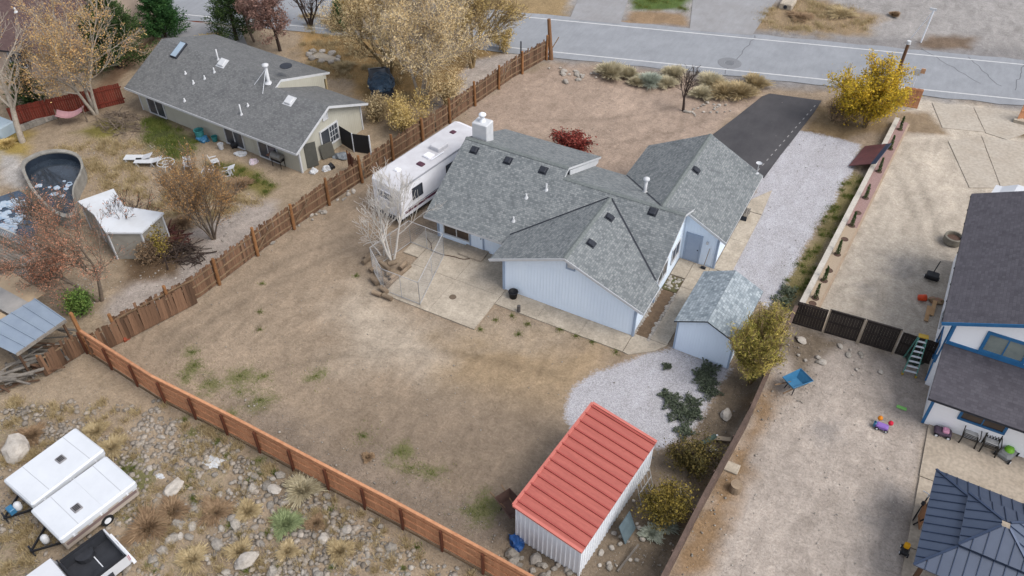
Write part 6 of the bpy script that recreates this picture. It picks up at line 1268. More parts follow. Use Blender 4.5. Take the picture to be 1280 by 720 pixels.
# ================================================================ TREES AND SHRUBS
def tree_skeleton(seed, h, spread, levels, stems, up=.6, first=.25, kids=(7, 6, 5), wig=.12, r0=.16, lean=(0, 0), flare=1.0):
    """recursive limbs: returns list of (points, radii, level)"""
    rr = random.Random(seed); out = []
    def grow(p, d, L, r, lev):
        n_ = 5 if lev < 2 else 4; pts = [p.copy()]; rad = [r]; q = p.copy(); dd = d.copy()
        for k in range(n_):
            dd = (dd + Vector((rr.gauss(0, wig), rr.gauss(0, wig), rr.gauss(0, wig) + up * .12 * (1 if lev else .3)))).normalized(); q = q + dd * (L / n_); pts.append(q.copy()); rad.append(r * (1 - .72 * (k + 1) / n_))
        out.append((pts, rad, lev))
        if lev >= levels: return
        nk = kids[min(lev, len(kids) - 1)]
        for k in range(nk):
            f = first + (1 - first) * (k + rr.random()) / nk if lev == 0 else .2 + .8 * (k + rr.random()) / nk
            f = min(.98, f); i = min(n_ - 1, int(f * n_)); pp = pts[i].lerp(pts[i + 1], f * n_ - i); base = (pts[i + 1] - pts[i]).normalized()
            a = rr.uniform(0, 6.283); side = base.orthogonal().normalized(); side = Matrix.Rotation(a, 3, base) @ side
            ang = spread * rr.uniform(.7, 1.25); nd = (base * math.cos(ang) + side * math.sin(ang) * flare).normalized()
            if nd.z < -.15: nd.z = abs(nd.z) * .3; nd.normalize()
            grow(pp, nd, L * rr.uniform(.42, .66) * (1.15 - .45 * f), max(.006, rad[i] * .55), lev + 1)
    for s in range(stems):
        a = 6.283 * s / stems + rr.random(); tilt = 0 if stems == 1 else rr.uniform(.15, .38)
        d = Vector((math.cos(a) * tilt + lean[0], math.sin(a) * tilt + lean[1], 1)).normalized()
        grow(Vector((math.cos(a) * .1 * (stems > 1), math.sin(a) * .1 * (stems > 1), -.05)), d, h * rr.uniform(.72, .85) * (1 if s == 0 else rr.uniform(.8, 1)), r0 * (1 if stems == 1 else .7), 0)
    return out
def limbs_mesh(name, sk, mat, parent, minr=.008):
    V = []; F = []
    for pts, rad, lev in sk:
        n_ = (8, 6, 4, 3, 3)[min(lev, 4)]; base = len(V)
        for i, (p_, r_) in enumerate(zip(pts, rad)):
            d = (pts[min(i + 1, len(pts) - 1)] - pts[max(i - 1, 0)]).normalized(); a = d.orthogonal().normalized(); b_ = d.cross(a); r_ = max(r_, minr)
            for k in range(n_): an = 6.2832 * k / n_; V.append(p_ + a * (r_ * math.cos(an)) + b_ * (r_ * math.sin(an)))
        for i in range(len(pts) - 1):
            for k in range(n_): F.append((base + i * n_ + k, base + i * n_ + (k + 1) % n_, base + (i + 1) * n_ + (k + 1) % n_, base + (i + 1) * n_ + k))
    return bulk(name, np.array([tuple(v) for v in V]), np.array(F), mat, parent, True)
def leaves_mesh(name, sk, levels, n, size, mat, parent, jit=.12, seed=1, aspect=.6, droop=0.0, tip=.0, cull=0.0):
    rs_ = np.random.RandomState(seed); segs = []; wt = []
    for pts, rad, lev in sk:
        if lev in levels:
            for i in range(len(pts) - 1):
                if (i + 1) / len(pts) < tip: continue
                segs.append((tuple(pts[i]), tuple(pts[i + 1]))); wt.append((pts[i + 1] - pts[i]).length)
    if not segs: return None
    segs = np.array(segs); wt = np.array(wt); wt /= wt.sum(); ix = rs_.choice(len(segs), n, p=wt); f = rs_.rand(n, 1)
    c_ = segs[ix, 0] * (1 - f) + segs[ix, 1] * f + rs_.randn(n, 3) * jit
    if cull: keep = (fbm(c_[:, 0] + c_[:, 2] * .7, c_[:, 1] - c_[:, 2] * .5, .9, seed) > cull); c_ = c_[keep]; n = len(c_)
    c_[:, 2] = np.maximum(c_[:, 2], .02)
    d = rs_.randn(n, 3); d[:, 2] -= droop; d /= np.linalg.norm(d, axis=1)[:, None]; e = np.cross(d, rs_.randn(n, 3)); e /= np.linalg.norm(e, axis=1)[:, None]
    s = size * (.6 + .8 * rs_.rand(n, 1)); d *= s; e *= s * aspect
    Vv = np.stack([c_ - d * .5, c_ + e * .5, c_ + d * .5, c_ - e * .5], 1).reshape(-1, 3)
    return bulk(name, Vv, np.arange(n * 4).reshape(-1, 4), mat, parent)
def tree(name, label, cat, loc, sk, bark, leaf=None, levels=(2, 3), n=8000, size=.14, jit=.12, seed=1, minr=.008, cull=0, tip=0, aspect=.6, group=None):
    o = thing(name, label, cat, loc, 0, group); limbs_mesh('trunk', sk, bark, o, minr)
    if leaf: leaves_mesh('crown', sk, levels, n, size, leaf, o, jit, seed, aspect, .2, tip, cull)
    return o
lf_peach = leafmat('leaf_peach', [(.1, S(164, 126, 88)), (.45, S(192, 156, 108)), (.75, S(204, 174, 118)), (1, S(190, 166, 92))])
lf_gold = leafmat('leaf_gold', [(.05, S(150, 128, 78)), (.4, S(186, 162, 100)), (.7, S(202, 180, 128)), (1, S(208, 190, 150))])
lf_straw = leafmat('leaf_pale_straw', [(.05, S(176, 148, 104)), (.4, S(220, 194, 146)), (.7, S(232, 213, 174)), (1, S(222, 186, 104))])
lf_yellow = leafmat('leaf_yellow_green', [(.05, S(116, 108, 46)), (.4, S(182, 158, 54)), (.7, S(212, 178, 58)), (1, S(206, 164, 76))])
lf_willow = leafmat('leaf_willow', [(.05, S(84, 88, 44)), (.4, S(140, 136, 66)), (.7, S(186, 166, 92)), (1, S(206, 186, 124))])
lf_olive = leafmat('leaf_olive', [(.05, S(60, 56, 30)), (.45, S(108, 96, 46)), (.75, S(150, 130, 62)), (1, S(176, 150, 84))])
lf_olivedark = leafmat('leaf_olive_dark', [(.05, S(48, 46, 30)), (.45, S(82, 76, 44)), (.75, S(116, 102, 58)), (1, S(140, 120, 76))])
lf_rust = leafmat('leaf_rust', [(.05, S(140, 92, 70)), (.45, S(176, 122, 96)), (.75, S(196, 146, 120)), (1, S(206, 164, 140))])
lf_orange = leafmat('leaf_orange', [(.05, S(124, 90, 56)), (.45, S(160, 120, 76)), (.75, S(182, 146, 100)), (1, S(196, 166, 122))])
lf_purple = leafmat('leaf_dusty_pink', [(.05, S(96, 72, 66)), (.45, S(134, 104, 94)), (.75, S(156, 126, 114)), (1, S(172, 146, 132))])
lf_red = leafmat('leaf_dark_red', [(.05, S(92, 36, 34)), (.5, S(132, 62, 54)), (1, S(172, 96, 84))])
lf_pine = leafmat('leaf_pine', [(.05, S(30, 44, 28)), (.45, S(54, 72, 42)), (.75, S(80, 100, 56)), (1, S(120, 132, 84))])
lf_jun = leafmat('leaf_juniper', [(.05, S(28, 50, 30)), (.5, S(50, 84, 46)), (1, S(86, 122, 66))])
lf_green = leafmat('leaf_green', [(.05, S(60, 84, 40)), (.5, S(100, 126, 62)), (1, S(140, 160, 84))])
lf_creep = leafmat('leaf_creeping', [(.05, S(60, 68, 56)), (.5, S(88, 97, 80)), (1, S(122, 128, 108))])
lf_dry = leafmat('dry_straw', [(.05, S(140, 122, 90)), (.5, S(176, 158, 122)), (1, S(198, 182, 148))])
lf_drybrown = leafmat('dry_brown', [(.05, S(116, 94, 74)), (.5, S(148, 124, 98)), (1, S(168, 146, 118))])
lf_cream = leafmat('rabbitbrush', [(.05, S(144, 134, 108)), (.5, S(182, 172, 144)), (1, S(204, 195, 170))])
lf_sage = leafmat('sagebrush', [(.05, S(128, 134, 120)), (.5, S(166, 172, 158)), (1, S(196, 200, 186))])
lf_sagegreen = leafmat('green_sage', [(.05, S(100, 112, 80)), (.5, S(138, 150, 108)), (1, S(170, 178, 136))])
lf_grass = leafmat('grass_green', [(.05, S(70, 84, 40)), (.5, S(104, 116, 58)), (1, S(146, 142, 84))])

bark_white = M('white_bark', (.56, .53, .49, 1), (.42, .39, .36, 1), 5, .9, fine=.25)
# left yard, far trees
tree('cottonwood_tree', 'tall cottonwood with thin peach yellow leaves beside the hammock', 'tree', (-55.54, 35.08), tree_skeleton(3, 9.2, .62, 3, 3, .75, .22, (11, 8, 5), .09, .2), bark_pale, lf_peach, (2, 3), 15000, .11, .14, 3, .012, .38)
tree('bare_tree', 'pale bare tree with thick trunk at the edge of the pool', 'tree', (-57.18, 29.68), tree_skeleton(8, 8.4, .6, 3, 1, .8, .3, (9, 7, 6), .1, .24, (-.12, .0)), bark_pale, lf_peach, (3,), 500, .12, .1, 4, .013)
tree('bare_tree', 'slender bare sapling with grey twigs between the pool and the red fence', 'tree', (-58.2, 32.58), tree_skeleton(9, 5.6, .55, 3, 1, .8, .2, (9, 6, 4), .1, .09, (-.1, 0)), bark_grey, lf_peach, (2, 3), 700, .12, .12, 5, .011)
def conifer(name, label, loc, h, r, mat, n, seed, spiky=1.0):
    o = thing(name, label, 'conifer', loc); rr = np.random.RandomState(seed)
    MB().cyl((0, 0, -.05), (0, 0, h * .9), .05 * h ** .7, .03, 8).build('trunk', bark_dark, o)
    nb = 170; hb_ = rr.rand(nb) ** .9; V = []; k_per = n // nb
    for i in range(nb):
        z = h * (.06 + .92 * hb_[i]); L = r * (1 - hb_[i] ** 1.4) * (.65 + .5 * rr.rand()) + .15; a = rr.rand() * 6.283; t_ = rr.rand(k_per) ** .6
        c_ = np.stack([np.cos(a) * L * t_, np.sin(a) * L * t_, z + L * (.28 * t_ * t_ - .12 * t_)], -1) + rr.randn(k_per, 3) * (.10 + .09 * spiky) * (1.2 - .5 * t_[:, None])
        d = np.stack([np.full(k_per, np.cos(a)), np.full(k_per, np.sin(a)), np.full(k_per, .45)], -1) + rr.randn(k_per, 3) * .55; d /= np.linalg.norm(d, axis=1)[:, None]; e = np.cross(d, rr.randn(k_per, 3)); e /= np.linalg.norm(e, axis=1)[:, None]
        s = .2 * (.6 + .8 * rr.rand(k_per, 1)); V.append(np.stack([c_ - d * s * .5 - e * s * .18, c_ + d * s * .5, c_ - d * s * .5 + e * s * .18], 1))
    V = np.concatenate(V).reshape(-1, 3); bulk('crown', V, np.arange(len(V)).reshape(-1, 3), mat, o); return o
conifer('pine_tree', 'broad dark green pine in front of the brown roofed house', (-59.72, 41.33), 7.4, 3.3, lf_pine, 26000, 2)
conifer('juniper_tree', 'dense bright green juniper beside the pale stucco gable', (-60.52, 47.29), 5.2, 2.3, lf_jun, 24000, 3, .7)
conifer('spruce_tree', 'dark spruce behind the dusty pink leaved tree', (-54.5, 49.82), 6.2, 2.4, lf_pine, 16000, 4)
conifer('juniper_tree', 'narrow dark juniper at the street behind the golden willow', (-47.61, 55.69), 2.6, .7, lf_jun, 5000, 5, .5)
conifer('pine_tree', 'young green pine half hidden behind the pale bare tree', (-60.62, 33.29), 3.6, 1.6, lf_pine, 9000, 6)
tree('plum_tree', 'dusty pink leaved ornamental tree behind the grey shingle roof', 'tree', (-49.84, 50.09), tree_skeleton(12, 5.4, .7, 3, 1, .5, .25, (10, 7, 5), .12, .16), bark_dark, lf_purple, (2, 3), 7500, .15, .16, 6, .011, .25)
tree('plum_tree', 'small rust tinged tree beside the spruce at the side street', 'tree', (-52.92, 50.32), tree_skeleton(13, 4.6, .7, 3, 1, .5, .25, (9, 6, 5), .12, .12), bark_grey, lf_purple, (2, 3), 3500, .14, .16, 7, .01, .3)
tree('bare_tree', 'dark multi stemmed bare tree by the street fence', 'tree', (-50.57, 55.2), tree_skeleton(14, 4.6, .5, 3, 4, .6, .3, (6, 5, 4), .12, .16), bark_dark, lf_purple, (3,), 300, .12, .1, 8, .01)
for k, (p_, sd_, h_, n_, lb) in enumerate((((-34.17, 48.51), 20, 10.5, 30000, 'tall golden willow with pale twigs beside the board fence'), ((-38.82, 50.86), 21, 9.5, 26000, 'wide pale golden willow behind the parked car'), ((-33.64, 55.37), 22, 8.0, 14000, 'thin golden willow by the drive at the street'))):
    tree('willow_tree', lb, 'tree', p_, tree_skeleton(sd_, h_, .62, 3, 4, .55, .18, (10, 9, 8), .13, .2), bark_pale if k == 0 else bark_tan, lf_straw if k < 2 else lf_gold, (2, 3), int(n_ * 1.3), .19, .2, 9 + k, .013, .3, 0, .17)
tree('yellow_shrub', 'low yellow leaved shrub at the foot of the tall golden willow', 'shrub', (-33.02, 44.19), tree_skeleton(25, 3.0, .6, 2, 6, .3, .15, (8, 6), .15, .06), bark_tan, lf_gold, (1, 2), 5000, .13, .2, 12, .01, .3)
tree('yellow_shrub', 'yellow shrub beside the narrow juniper at the street', 'shrub', (-47.41, 58.22), tree_skeleton(26, 3.2, .6, 2, 6, .3, .15, (8, 6), .15, .06), bark_tan, lf_yellow, (1, 2), 4500, .14, .22, 13, .01)
tree('yellow_shrub', 'small golden bush by the street end drive', 'shrub', (-33.04, 59.31), tree_skeleton(27, 1.8, .6, 2, 5, .3, .15, (7, 5), .15, .04), bark_tan, lf_gold, (1, 2), 2500, .12, .14, 14, .01)
tree('dry_shrub', 'tangled straw coloured weeds beside the tall golden willow', 'shrub', (-35.87, 44.6), tree_skeleton(28, 2.2, .6, 2, 6, .3, .15, (8, 6), .15, .05), bark_tan, lf_dry, (1, 2), 3500, .12, .2, 15, .01, .25)
tree('orange_tree', 'orange leaved small tree against the board fence', 'tree', (-36.7, 27.81), tree_skeleton(31, 6.2, .5, 3, 7, .8, .2, (8, 6, 5), .1, .09), bark_grey, lf_orange, (2, 3), 11000, .12, .12, 16, .009, .3, 0, .25)
tree('rust_tree', 'rust pink leaved tree leaning over the pond', 'tree', (-38.54, 20.27), tree_skeleton(36, 6.0, .7, 3, 2, .6, .28, (11, 9, 8), .11, .18, (-.35, .1)), bark_grey, lf_rust, (2, 3), 8500, .11, .14, 17, .009, .3, 0, .28)
tree('rust_tree', 'smaller rust pink tree crowding the end of the pool', 'tree', (-45.37, 22.95), tree_skeleton(37, 4.6, .68, 3, 3, .5, .2, (9, 7, 5), .12, .1), bark_grey, lf_rust, (2, 3), 2600, .09, .15, 18, .009, .4)
tree('bare_shrub', 'bare red twigged shrub in front of the white flat roof', 'shrub', (-40.95, 25.33), tree_skeleton(38, 3.6, .45, 2, 9, .6, .2, (6, 5), .1, .035), bark_dark, lf_rust, (2,), 250, .1, .1, 19, .008)
tree('bare_shrub', 'tangled brown brush beside the low hut', 'shrub', (-38.57, 24.38), tree_skeleton(39, 1.6, .7, 2, 12, .3, .15, (7, 5), .16, .03), bark_grey, lf_drybrown, (1, 2), 2200, .12, .2, 20, .008)
tree('sapling', 'thin sapling with a few olive leaves by the board fence', 'sapling', (-37.03, 24.18), tree_skeleton(40, 2.9, .5, 2, 1, .6, .4, (9, 5), .1, .06), bark_dark, lf_olive, (1, 2), 500, .12, .12, 21, .008)
tree('green_shrub', 'fresh green leafy shrub behind the corner of the cedar fence', 'shrub', (-38.57, 18.95), tree_skeleton(41, 1.8, .6, 2, 7, .3, .15, (7, 5), .15, .04), bark_dark, lf_green, (1, 2), 4000, .12, .16, 22, .008)
tree('orange_tree', 'straggly brown shrub between the deck and the lean to', 'shrub', (-42.63, 20.07), tree_skeleton(42, 2.0, .7, 2, 6, .3, .15, (7, 5), .15, .04), bark_dark, lf_rust, (1, 2), 2200, .12, .2, 23, .008)
# main lot
tree('birch_tree', 'bare white multi stemmed birch between the trailer and the kennel', 'tree', (-25.42, 31.46), tree_skeleton(50, 6.2, .5, 3, 3, .75, .35, (8, 6, 4), .1, .12), bark_white, None, minr=.011)
tree('birch_tree', 'thinner bare birch stem bent towards the trailer rear', 'tree', (-26.26, 31.62), tree_skeleton(51, 3.6, .7, 2, 2, .2, .35, (7, 5, 4), .15, .07, (-.25, .1)), bark_white, None, minr=.01)
tree('bare_tree', 'small bare dark tree in the front yard near the black driveway', 'tree', (-15.59, 57.13), tree_skeleton(52, 3.9, .6, 3, 1, .5, .35, (9, 6, 5), .12, .12), bark_dark, None, minr=.009)
tree('red_shrub', 'dark red leaved shrub in front of the porch', 'shrub', (-20.68, 47.75), tree_skeleton(53, 1.7, .6, 2, 16, .3, .15, (6, 4), .12, .03), bark_dark, lf_red, (0, 1, 2), 4200, .12, .09, 24, .008).scale = (1.7, 1.3, 1)
tree('yellow_shrub', 'large yellow green bush growing around the utility pole', 'shrub', (-2.6, 61.47), tree_skeleton(54, 5.2, .5, 3, 7, .5, .12, (8, 6, 4), .12, .09), bark_tan, lf_yellow, (1, 2, 3), 17000, .15, .18, 25, .01)
tree('yellow_shrub', 'lower wide yellow bush spilling towards the black driveway', 'shrub', (-4.03, 61.48), tree_skeleton(64, 3.6, .6, 2, 9, .3, .1, (9, 6), .14, .06), bark_tan, lf_yellow, (1, 2), 7000, .14, .22, 35, .01, .25)
tree('willow_shrub', 'straw twigged thicket between the golden willow and the board fence', 'shrub', (-31.94, 48.74), tree_skeleton(65, 3.4, .6, 2, 9, .3, .1, (9, 7), .14, .06), bark_tan, lf_straw, (1, 2), 7000, .17, .22, 36, .01, .25, 0, .2)
tree('bare_shrub', 'dry leafless brush at the foot of the yellow bush', 'shrub', (-5.05, 61.19), tree_skeleton(55, 1.8, .6, 2, 9, .3, .15, (7, 5), .15, .03), bark_grey, lf_drybrown, (1, 2), 1500, .1, .2, 26, .008)
tree('willow_shrub', 'yellow green feathery willow bush against the brown fence by the small shed', 'shrub', (-2.91, 32.17), tree_skeleton(56, 4.3, .3, 3, 13, .9, .12, (8, 6, 4), .08, .05), bark_tan, lf_willow, (1, 2, 3), 17000, .2, .12, 27, .009, .36, 0, .16)
tree('willow_shrub', 'lower straw tipped shrub beside the feathery willow bush', 'shrub', (-3.11, 35.63), tree_skeleton(57, 2.2, .4, 2, 9, .5, .12, (8, 5), .1, .04), bark_tan, lf_dry, (1, 2), 4500, .16, .12, 28, .008, 0, 0, .3)
tree('olive_shrub', 'dense olive bush next to the ribbed wall of the red roofed shed', 'shrub', (-4.16, 22.23), tree_skeleton(58, 2.2, .6, 2, 9, .3, .1, (9, 6), .13, .05), bark_dark, lf_olive, (0, 1, 2), 8500, .1, .17, 29, .008, .36)
tree('olive_shrub', 'darker olive bush between the shed corner and the brown fence', 'shrub', (-3.83, 25.28), tree_skeleton(59, 2.1, .65, 2, 9, .3, .1, (9, 6), .13, .05), bark_dark, lf_olivedark, (0, 1, 2), 7500, .1, .18, 30, .008, .38)

def tuft(name, label, cat, loc, r, h, n, mat, seed, up=.6, group=None, wdt=.02):
    """dome of fine upright stems"""
    rr = np.random.RandomState(seed); o = thing(name, label, cat, loc, rr.rand() * 6, group)
    a = rr.rand(n) * 6.283; q = np.sqrt(rr.rand(n)); b0 = np.stack([np.cos(a) * q * r * .35, np.sin(a) * q * r * .35, np.zeros(n)], -1)
    lob = 1 + .3 * np.sin(a * 3 + seed) + .15 * np.sin(a * 7 + seed * 2)
    tip_ = np.stack([np.cos(a) * q * r * lob, np.sin(a) * q * r * lob, h * np.sqrt(np.clip(1 - .8 * q * q, .05, 1)) * (.55 + .45 * rr.rand(n))], -1) + rr.randn(n, 3) * np.array([.16 * r, .16 * r, .06 * h])
    mid = b0 * .4 + tip_ * .6 + np.array([0, 0, h * .1]); sd_ = np.stack([-np.sin(a), np.cos(a), rr.randn(n) * .4], -1) * wdt * (.6 + .8 * rr.rand(n, 1))
    V = np.stack([b0 - sd_ * .5, b0 + sd_ * .5, mid + sd_, mid - sd_], 1); V2 = np.stack([mid - sd_, mid + sd_, tip_ + sd_ * .6, tip_ - sd_ * .6], 1); V = np.concatenate([V, V2], 1).reshape(-1, 3)
    bulk('foliage', V, np.arange(len(V)).reshape(-1, 4), mat, o); return o
RG = 'rabbitbrush mounds along the street edge'
for k, (p_, r_, h_, m_, lb) in enumerate((((-22.78, 59.5), 1.1, 1.3, lf_cream, 'large cream rabbitbrush mound nearest the rocks at the street'), ((-21.44, 60.06), .8, .9, lf_cream, 'small cream rabbitbrush beside the largest street mound'), ((-19.43, 59.78), .95, 1.0, lf_sage, 'blue grey sagebrush mound among cream ones at the street'), ((-20.29, 59.32), .7, .7, lf_cream, 'low cream rabbitbrush in front of the blue grey sagebrush'), ((-18.17, 60.31), .8, .7, lf_cream, 'tan rabbitbrush between the sagebrush and the bare tree'), ((-18.17, 61.98), .9, .9, lf_cream, 'cream rabbitbrush close behind the small bare tree at the kerb'), ((-15.02, 62.01), 1.1, 1.0, lf_cream, 'cream flat topped rabbitbrush right of the small bare tree'), ((-13.56, 61.03), 1.2, 1.0, lf_dry, 'straw coloured brush clump beside the stone heap'), ((-12.39, 61.52), 1.2, 1.1, lf_dry, 'tall straw brush next to the black driveway'), ((-11.78, 63.45), 1.0, 1.1, lf_dry, 'straw brush at the street corner of the black driveway'), ((-15.11, 59.91), .9, .8, lf_cream, 'pale low brush behind the small stone heap'))):
    tuft('rabbitbrush', lb, 'shrub', p_, r_, h_ * .9, 2000, m_, 60 + k)
FS = [((-19.6, 15.44), .85, .75, lf_cream, 'cream dry bush mound beside the cedar fence'), ((-19.13, 13.7), .75, .5, lf_sagegreen, 'grey green sage clump in the rubble field'), ((-24.56, 10.53), 1.0, .6, lf_drybrown, 'wide rust brown brush beside the pickup bed'), ((-24.22, 11.67), .8, .5, lf_drybrown, 'rust brown brush patch behind the folded camper'), ((-22.42, 12.64), .8, .4, lf_drybrown, 'low orange brown brush in the middle of the rubble'), ((-29.52, 12.95), .7, .5, lf_dry, 'straw tuft behind the plain folded camper'), ((-31.01, 13.28), .6, .5, lf_dry, 'pale straw tuft at the far end of the plain camper'), ((-21.11, 13.35), .6, .45, lf_dry, 'straw tuft beside the low orange brown brush'), ((-20.03, 11.6), .6, .5, lf_dry, 'straw grass clump in front of the sage clump'), ((-16.1, 13.72), .6, .5, lf_dry, 'pale straw clump below the cedar fence kickboard'), ((-17.93, 14.34), .45, .4, lf_drybrown, 'small rust tuft under the cedar fence'), ((-21.64, 10.29), .7, .45, lf_dry, 'straw grass clump near the pickup tailgate'), ((-33.65, 11.58), .7, .5, lf_drybrown, 'brown brush by the flat pale boulder'), ((-18.15, 12.62), .5, .45, lf_dry, 'tan grass tuft among stones below the sage clump'), ((-3.83, 21.79), .6, .6, lf_sage, 'grey sage bush in front of the dense olive bush'), ((-4.17, 21.15), .5, .5, lf_sage, 'smaller grey sage bush by the shed wall'), ((-18.0, 18.5), .3, .25, lf_drybrown, 'lone rust weed tuft inside the yard'), ((-57.84, 28.96), .7, .5, lf_gold, 'yellow tuft at the foot of the pale bare tree'), ((-56.37, 46.74), 1.3, .8, lf_dry, 'straw and pink brush along the side street'), ((-56.41, 48.45), 1.2, .9, lf_gold, 'pale yellow brush along the side street'), ((-8.62, 80.45), 1.4, .7, lf_dry, 'dry tan weeds heaped across the road'), ((-11.73, 78.0), 1.2, .5, lf_drybrown, 'low brown weeds across the road by the culvert'), ((-4.1, 82.5), .5, .6, lf_drybrown, 'lone brown bush on the gravel across the road'), ((-38.63, 26.12), .8, .6, lf_drybrown, 'dry reddish brush beside the low hut corner'), ((-43.04, 50.15), 1.0, .6, lf_dry, 'dry grass mound behind the grey beige porch'), ((-39.17, 33.05), .9, .6, lf_drybrown, 'brown weeds along the inside of the board fence'), ((-39.55, 27.97), .8, .6, lf_drybrown, 'brown weeds at the foot of the orange leaved tree')]
for k, (p_, r_, h_, m_, lb) in enumerate(FS): tuft('dry_bush', lb, 'bush', p_, r_ * .9, h_ * .7, 1500, m_, 90 + k, wdt=.014)
# creeping juniper on the pale gravel
def creeper(label, loc, r, seed):
    rr = np.random.RandomState(seed); n_ = int(1500 * r * r) + 200; a = rr.rand(n_) * 6.283; q = np.sqrt(rr.rand(n_)) * r * (1 + .35 * np.sin(a * 4 + seed) + .2 * np.sin(a * 9))
    c_ = np.stack([np.cos(a) * q, np.sin(a) * q, .03 + .14 * rr.rand(n_)], -1); d = np.stack([np.cos(a), np.sin(a), np.full(n_, .5)], -1) + rr.randn(n_, 3) * .6; d /= np.linalg.norm(d, axis=1)[:, None]; e = np.cross(d, rr.randn(n_, 3)); e /= np.linalg.norm(e, axis=1)[:, None]
    V = np.stack([c_ - d * .07, c_ + e * .035, c_ + d * .07, c_ - e * .035], 1).reshape(-1, 3); o = thing('creeping_juniper', label, 'ground cover', loc, 0, 'creeping plants on the pale gravel'); bulk('foliage', V, np.arange(n_ * 4).reshape(-1, 4), lf_creep, o)
for k, (p_, r_) in enumerate((((-5.12, 32.01), .55), ((-4.98, 31.05), .55), ((-4.57, 30.51), .5), ((-5.39, 31.35), .35), ((-6.07, 28.9), .5), ((-5.43, 28.34), .6), ((-5.12, 29.29), .5), ((-6.54, 29.2), .3), ((-4.86, 27.36), .45), ((-4.74, 28.59), .4), ((-7.17, 31.11), .22), ((-3.02, 39.01), .6), ((-2.96, 40.22), .5))):
    creeper('dark creeping juniper patch spreading over the pale gravel', p_, r_, 200 + k)

# ================================================================ ROCKS AND GRASS
def rocks_in(poly, n, rmin, rmax, seed, label, group, pale=.3, accept=None):
    rr = random.Random(seed); xs = [p_[0] for p_ in poly]; ys = [p_[1] for p_ in poly]; k = 0; tries = 0
    while k < n and tries < n * 60:
        tries += 1; x, y = rr.uniform(min(xs), max(xs)), rr.uniform(min(ys), max(ys))
        if not inpoly([x], [y], poly)[0]: continue
        if accept is not None and rr.random() > accept(x, y): continue
        r_ = rmin + (rmax - rmin) * rr.random() ** 2.5; o = bpy.data.objects.new('rock', rr.choice(SMp if rr.random() < pale else SM)); COL.objects.link(o)
        o.location = (x, y, r_ * .2); o.scale = (r_, r_, r_ * rr.uniform(.7, 1)); o.rotation_euler = (rr.uniform(-.3, .3), rr.uniform(-.3, .3), rr.uniform(0, 6.28)); tag(o, label, 'rock', group); k += 1
RUB = [(-32.09, 14.76), (-29.36, 16.54), (-22.4, 15.97), (-16.99, 15.81), (-11.55, 15.5), (-8.53, 15.85), (-10.49, 13.77), (-17.83, 10.63), (-21.95, 10.12), (-24.22, 11.67), (-26.36, 12.52), (-29.17, 13.14)]
RUBVIS = [(-32.68, 14.76), (-29.36, 16.54), (-22.4, 15.97), (-16.99, 15.81), (-11.55, 15.5), (-9.99, 15.61), (-15.51, 12.64), (-19.19, 10.66), (-23.18, 8.51), (-27.35, 10.97), (-26.36, 12.52), (-29.17, 13.14)]
clump = lambda x, y: float(np.clip((fbm(np.array([x]), np.array([y]), 2.2, 77)[0] - .38) * 4, .05, 1))
rocks_in(RUBVIS, 150, .11, .27, 1, 'weathered stone lying in the rubble field south of the cedar fence', 'stones in the rubble field', .12, clump)
rocks_in([(-34.44, 24.9), (-34.12, 27.39), (-33.49, 30.47), (-32.35, 36.72), (-31.61, 36.27), (-32.75, 29.75), (-33.27, 26.8), (-33.59, 24.13)], 36, .1, .24, 2, 'pale stone in the row along the foot of the board fence', 'stones along the board fence', .7)
rocks_in([(-28.43, 58.49), (-23.12, 59.78), (-22.57, 58.84), (-25.0, 57.53), (-27.46, 58.06)], 22, .12, .3, 3, 'pale stone heaped at the street corner of the front yard', 'stones at the street corner', .9)
rocks_in([(-15.46, 56.93), (-14.28, 59.22), (-13.17, 59.82), (-12.24, 58.93), (-13.78, 56.76)], 24, .08, .2, 4, 'small pale stone in the heap by the bare front yard tree', 'stones by the front yard tree', .8)
rocks_in([(-2.0, 36.58), (-0.14, 37.22), (3.33, 37.23), (3.14, 35.94), (-0.94, 35.06)], 14, .1, .24, 5, 'broken concrete lump in the dirt below the dark gates', 'lumps below the gates', .7)
rocks_in([(-9.34, 17.36), (-5.94, 18.05), (-7.93, 16.18), (-10.1, 16.51)], 18, .12, .3, 6, 'stone in the pile between the cedar fence and the red roofed shed', 'stones behind the red roofed shed', .3)
rocks_in([(-5.94, 18.05), (-5.74, 23.62), (-3.95, 22.11), (-4.19, 18.82)], 18, .08, .22, 7, 'stone among weeds by the ribbed shed wall', 'stones by the ribbed wall', .5)
for p_, r_, lb in (((-3.33, 29.35), .36, 'large white quartz rock by the brown fence'), ((-3.33, 26.78), .36, 'white rock at the foot of the brown fence near the olive bush'), ((-33.44, 10.57), .75, 'big flat pale boulder behind the folded campers'), ((-25.05, 12.56), .45, 'blocky tan boulder in the rubble by the campers'), ((-19.46, 11.37), .5, 'squared pale boulder near the straw clump'), ((-3.81, 23.64), .3, 'pale rough stone leaning on the olive bush'), ((-25.58, 56.77), .3, 'tan boulder in the front yard dirt'), ((-20.83, 14.88), .32, 'round blue grey stone beside the cream dry bush')):
    o = bpy.data.objects.new('boulder', rnd.choice(SMp)); COL.objects.link(o); o.location = (*p_, r_ * .3); o.scale = (r_, r_ * .85, r_ * .8); o.rotation_euler = (.1, .1, rnd.uniform(0, 6)); tag(o, lb, 'boulder')
rock_pale = M('cobble_grey', S(182, 172, 160), S(140, 130, 118), 2.2, .9, island=.3, fine=.3, bmp=.3)
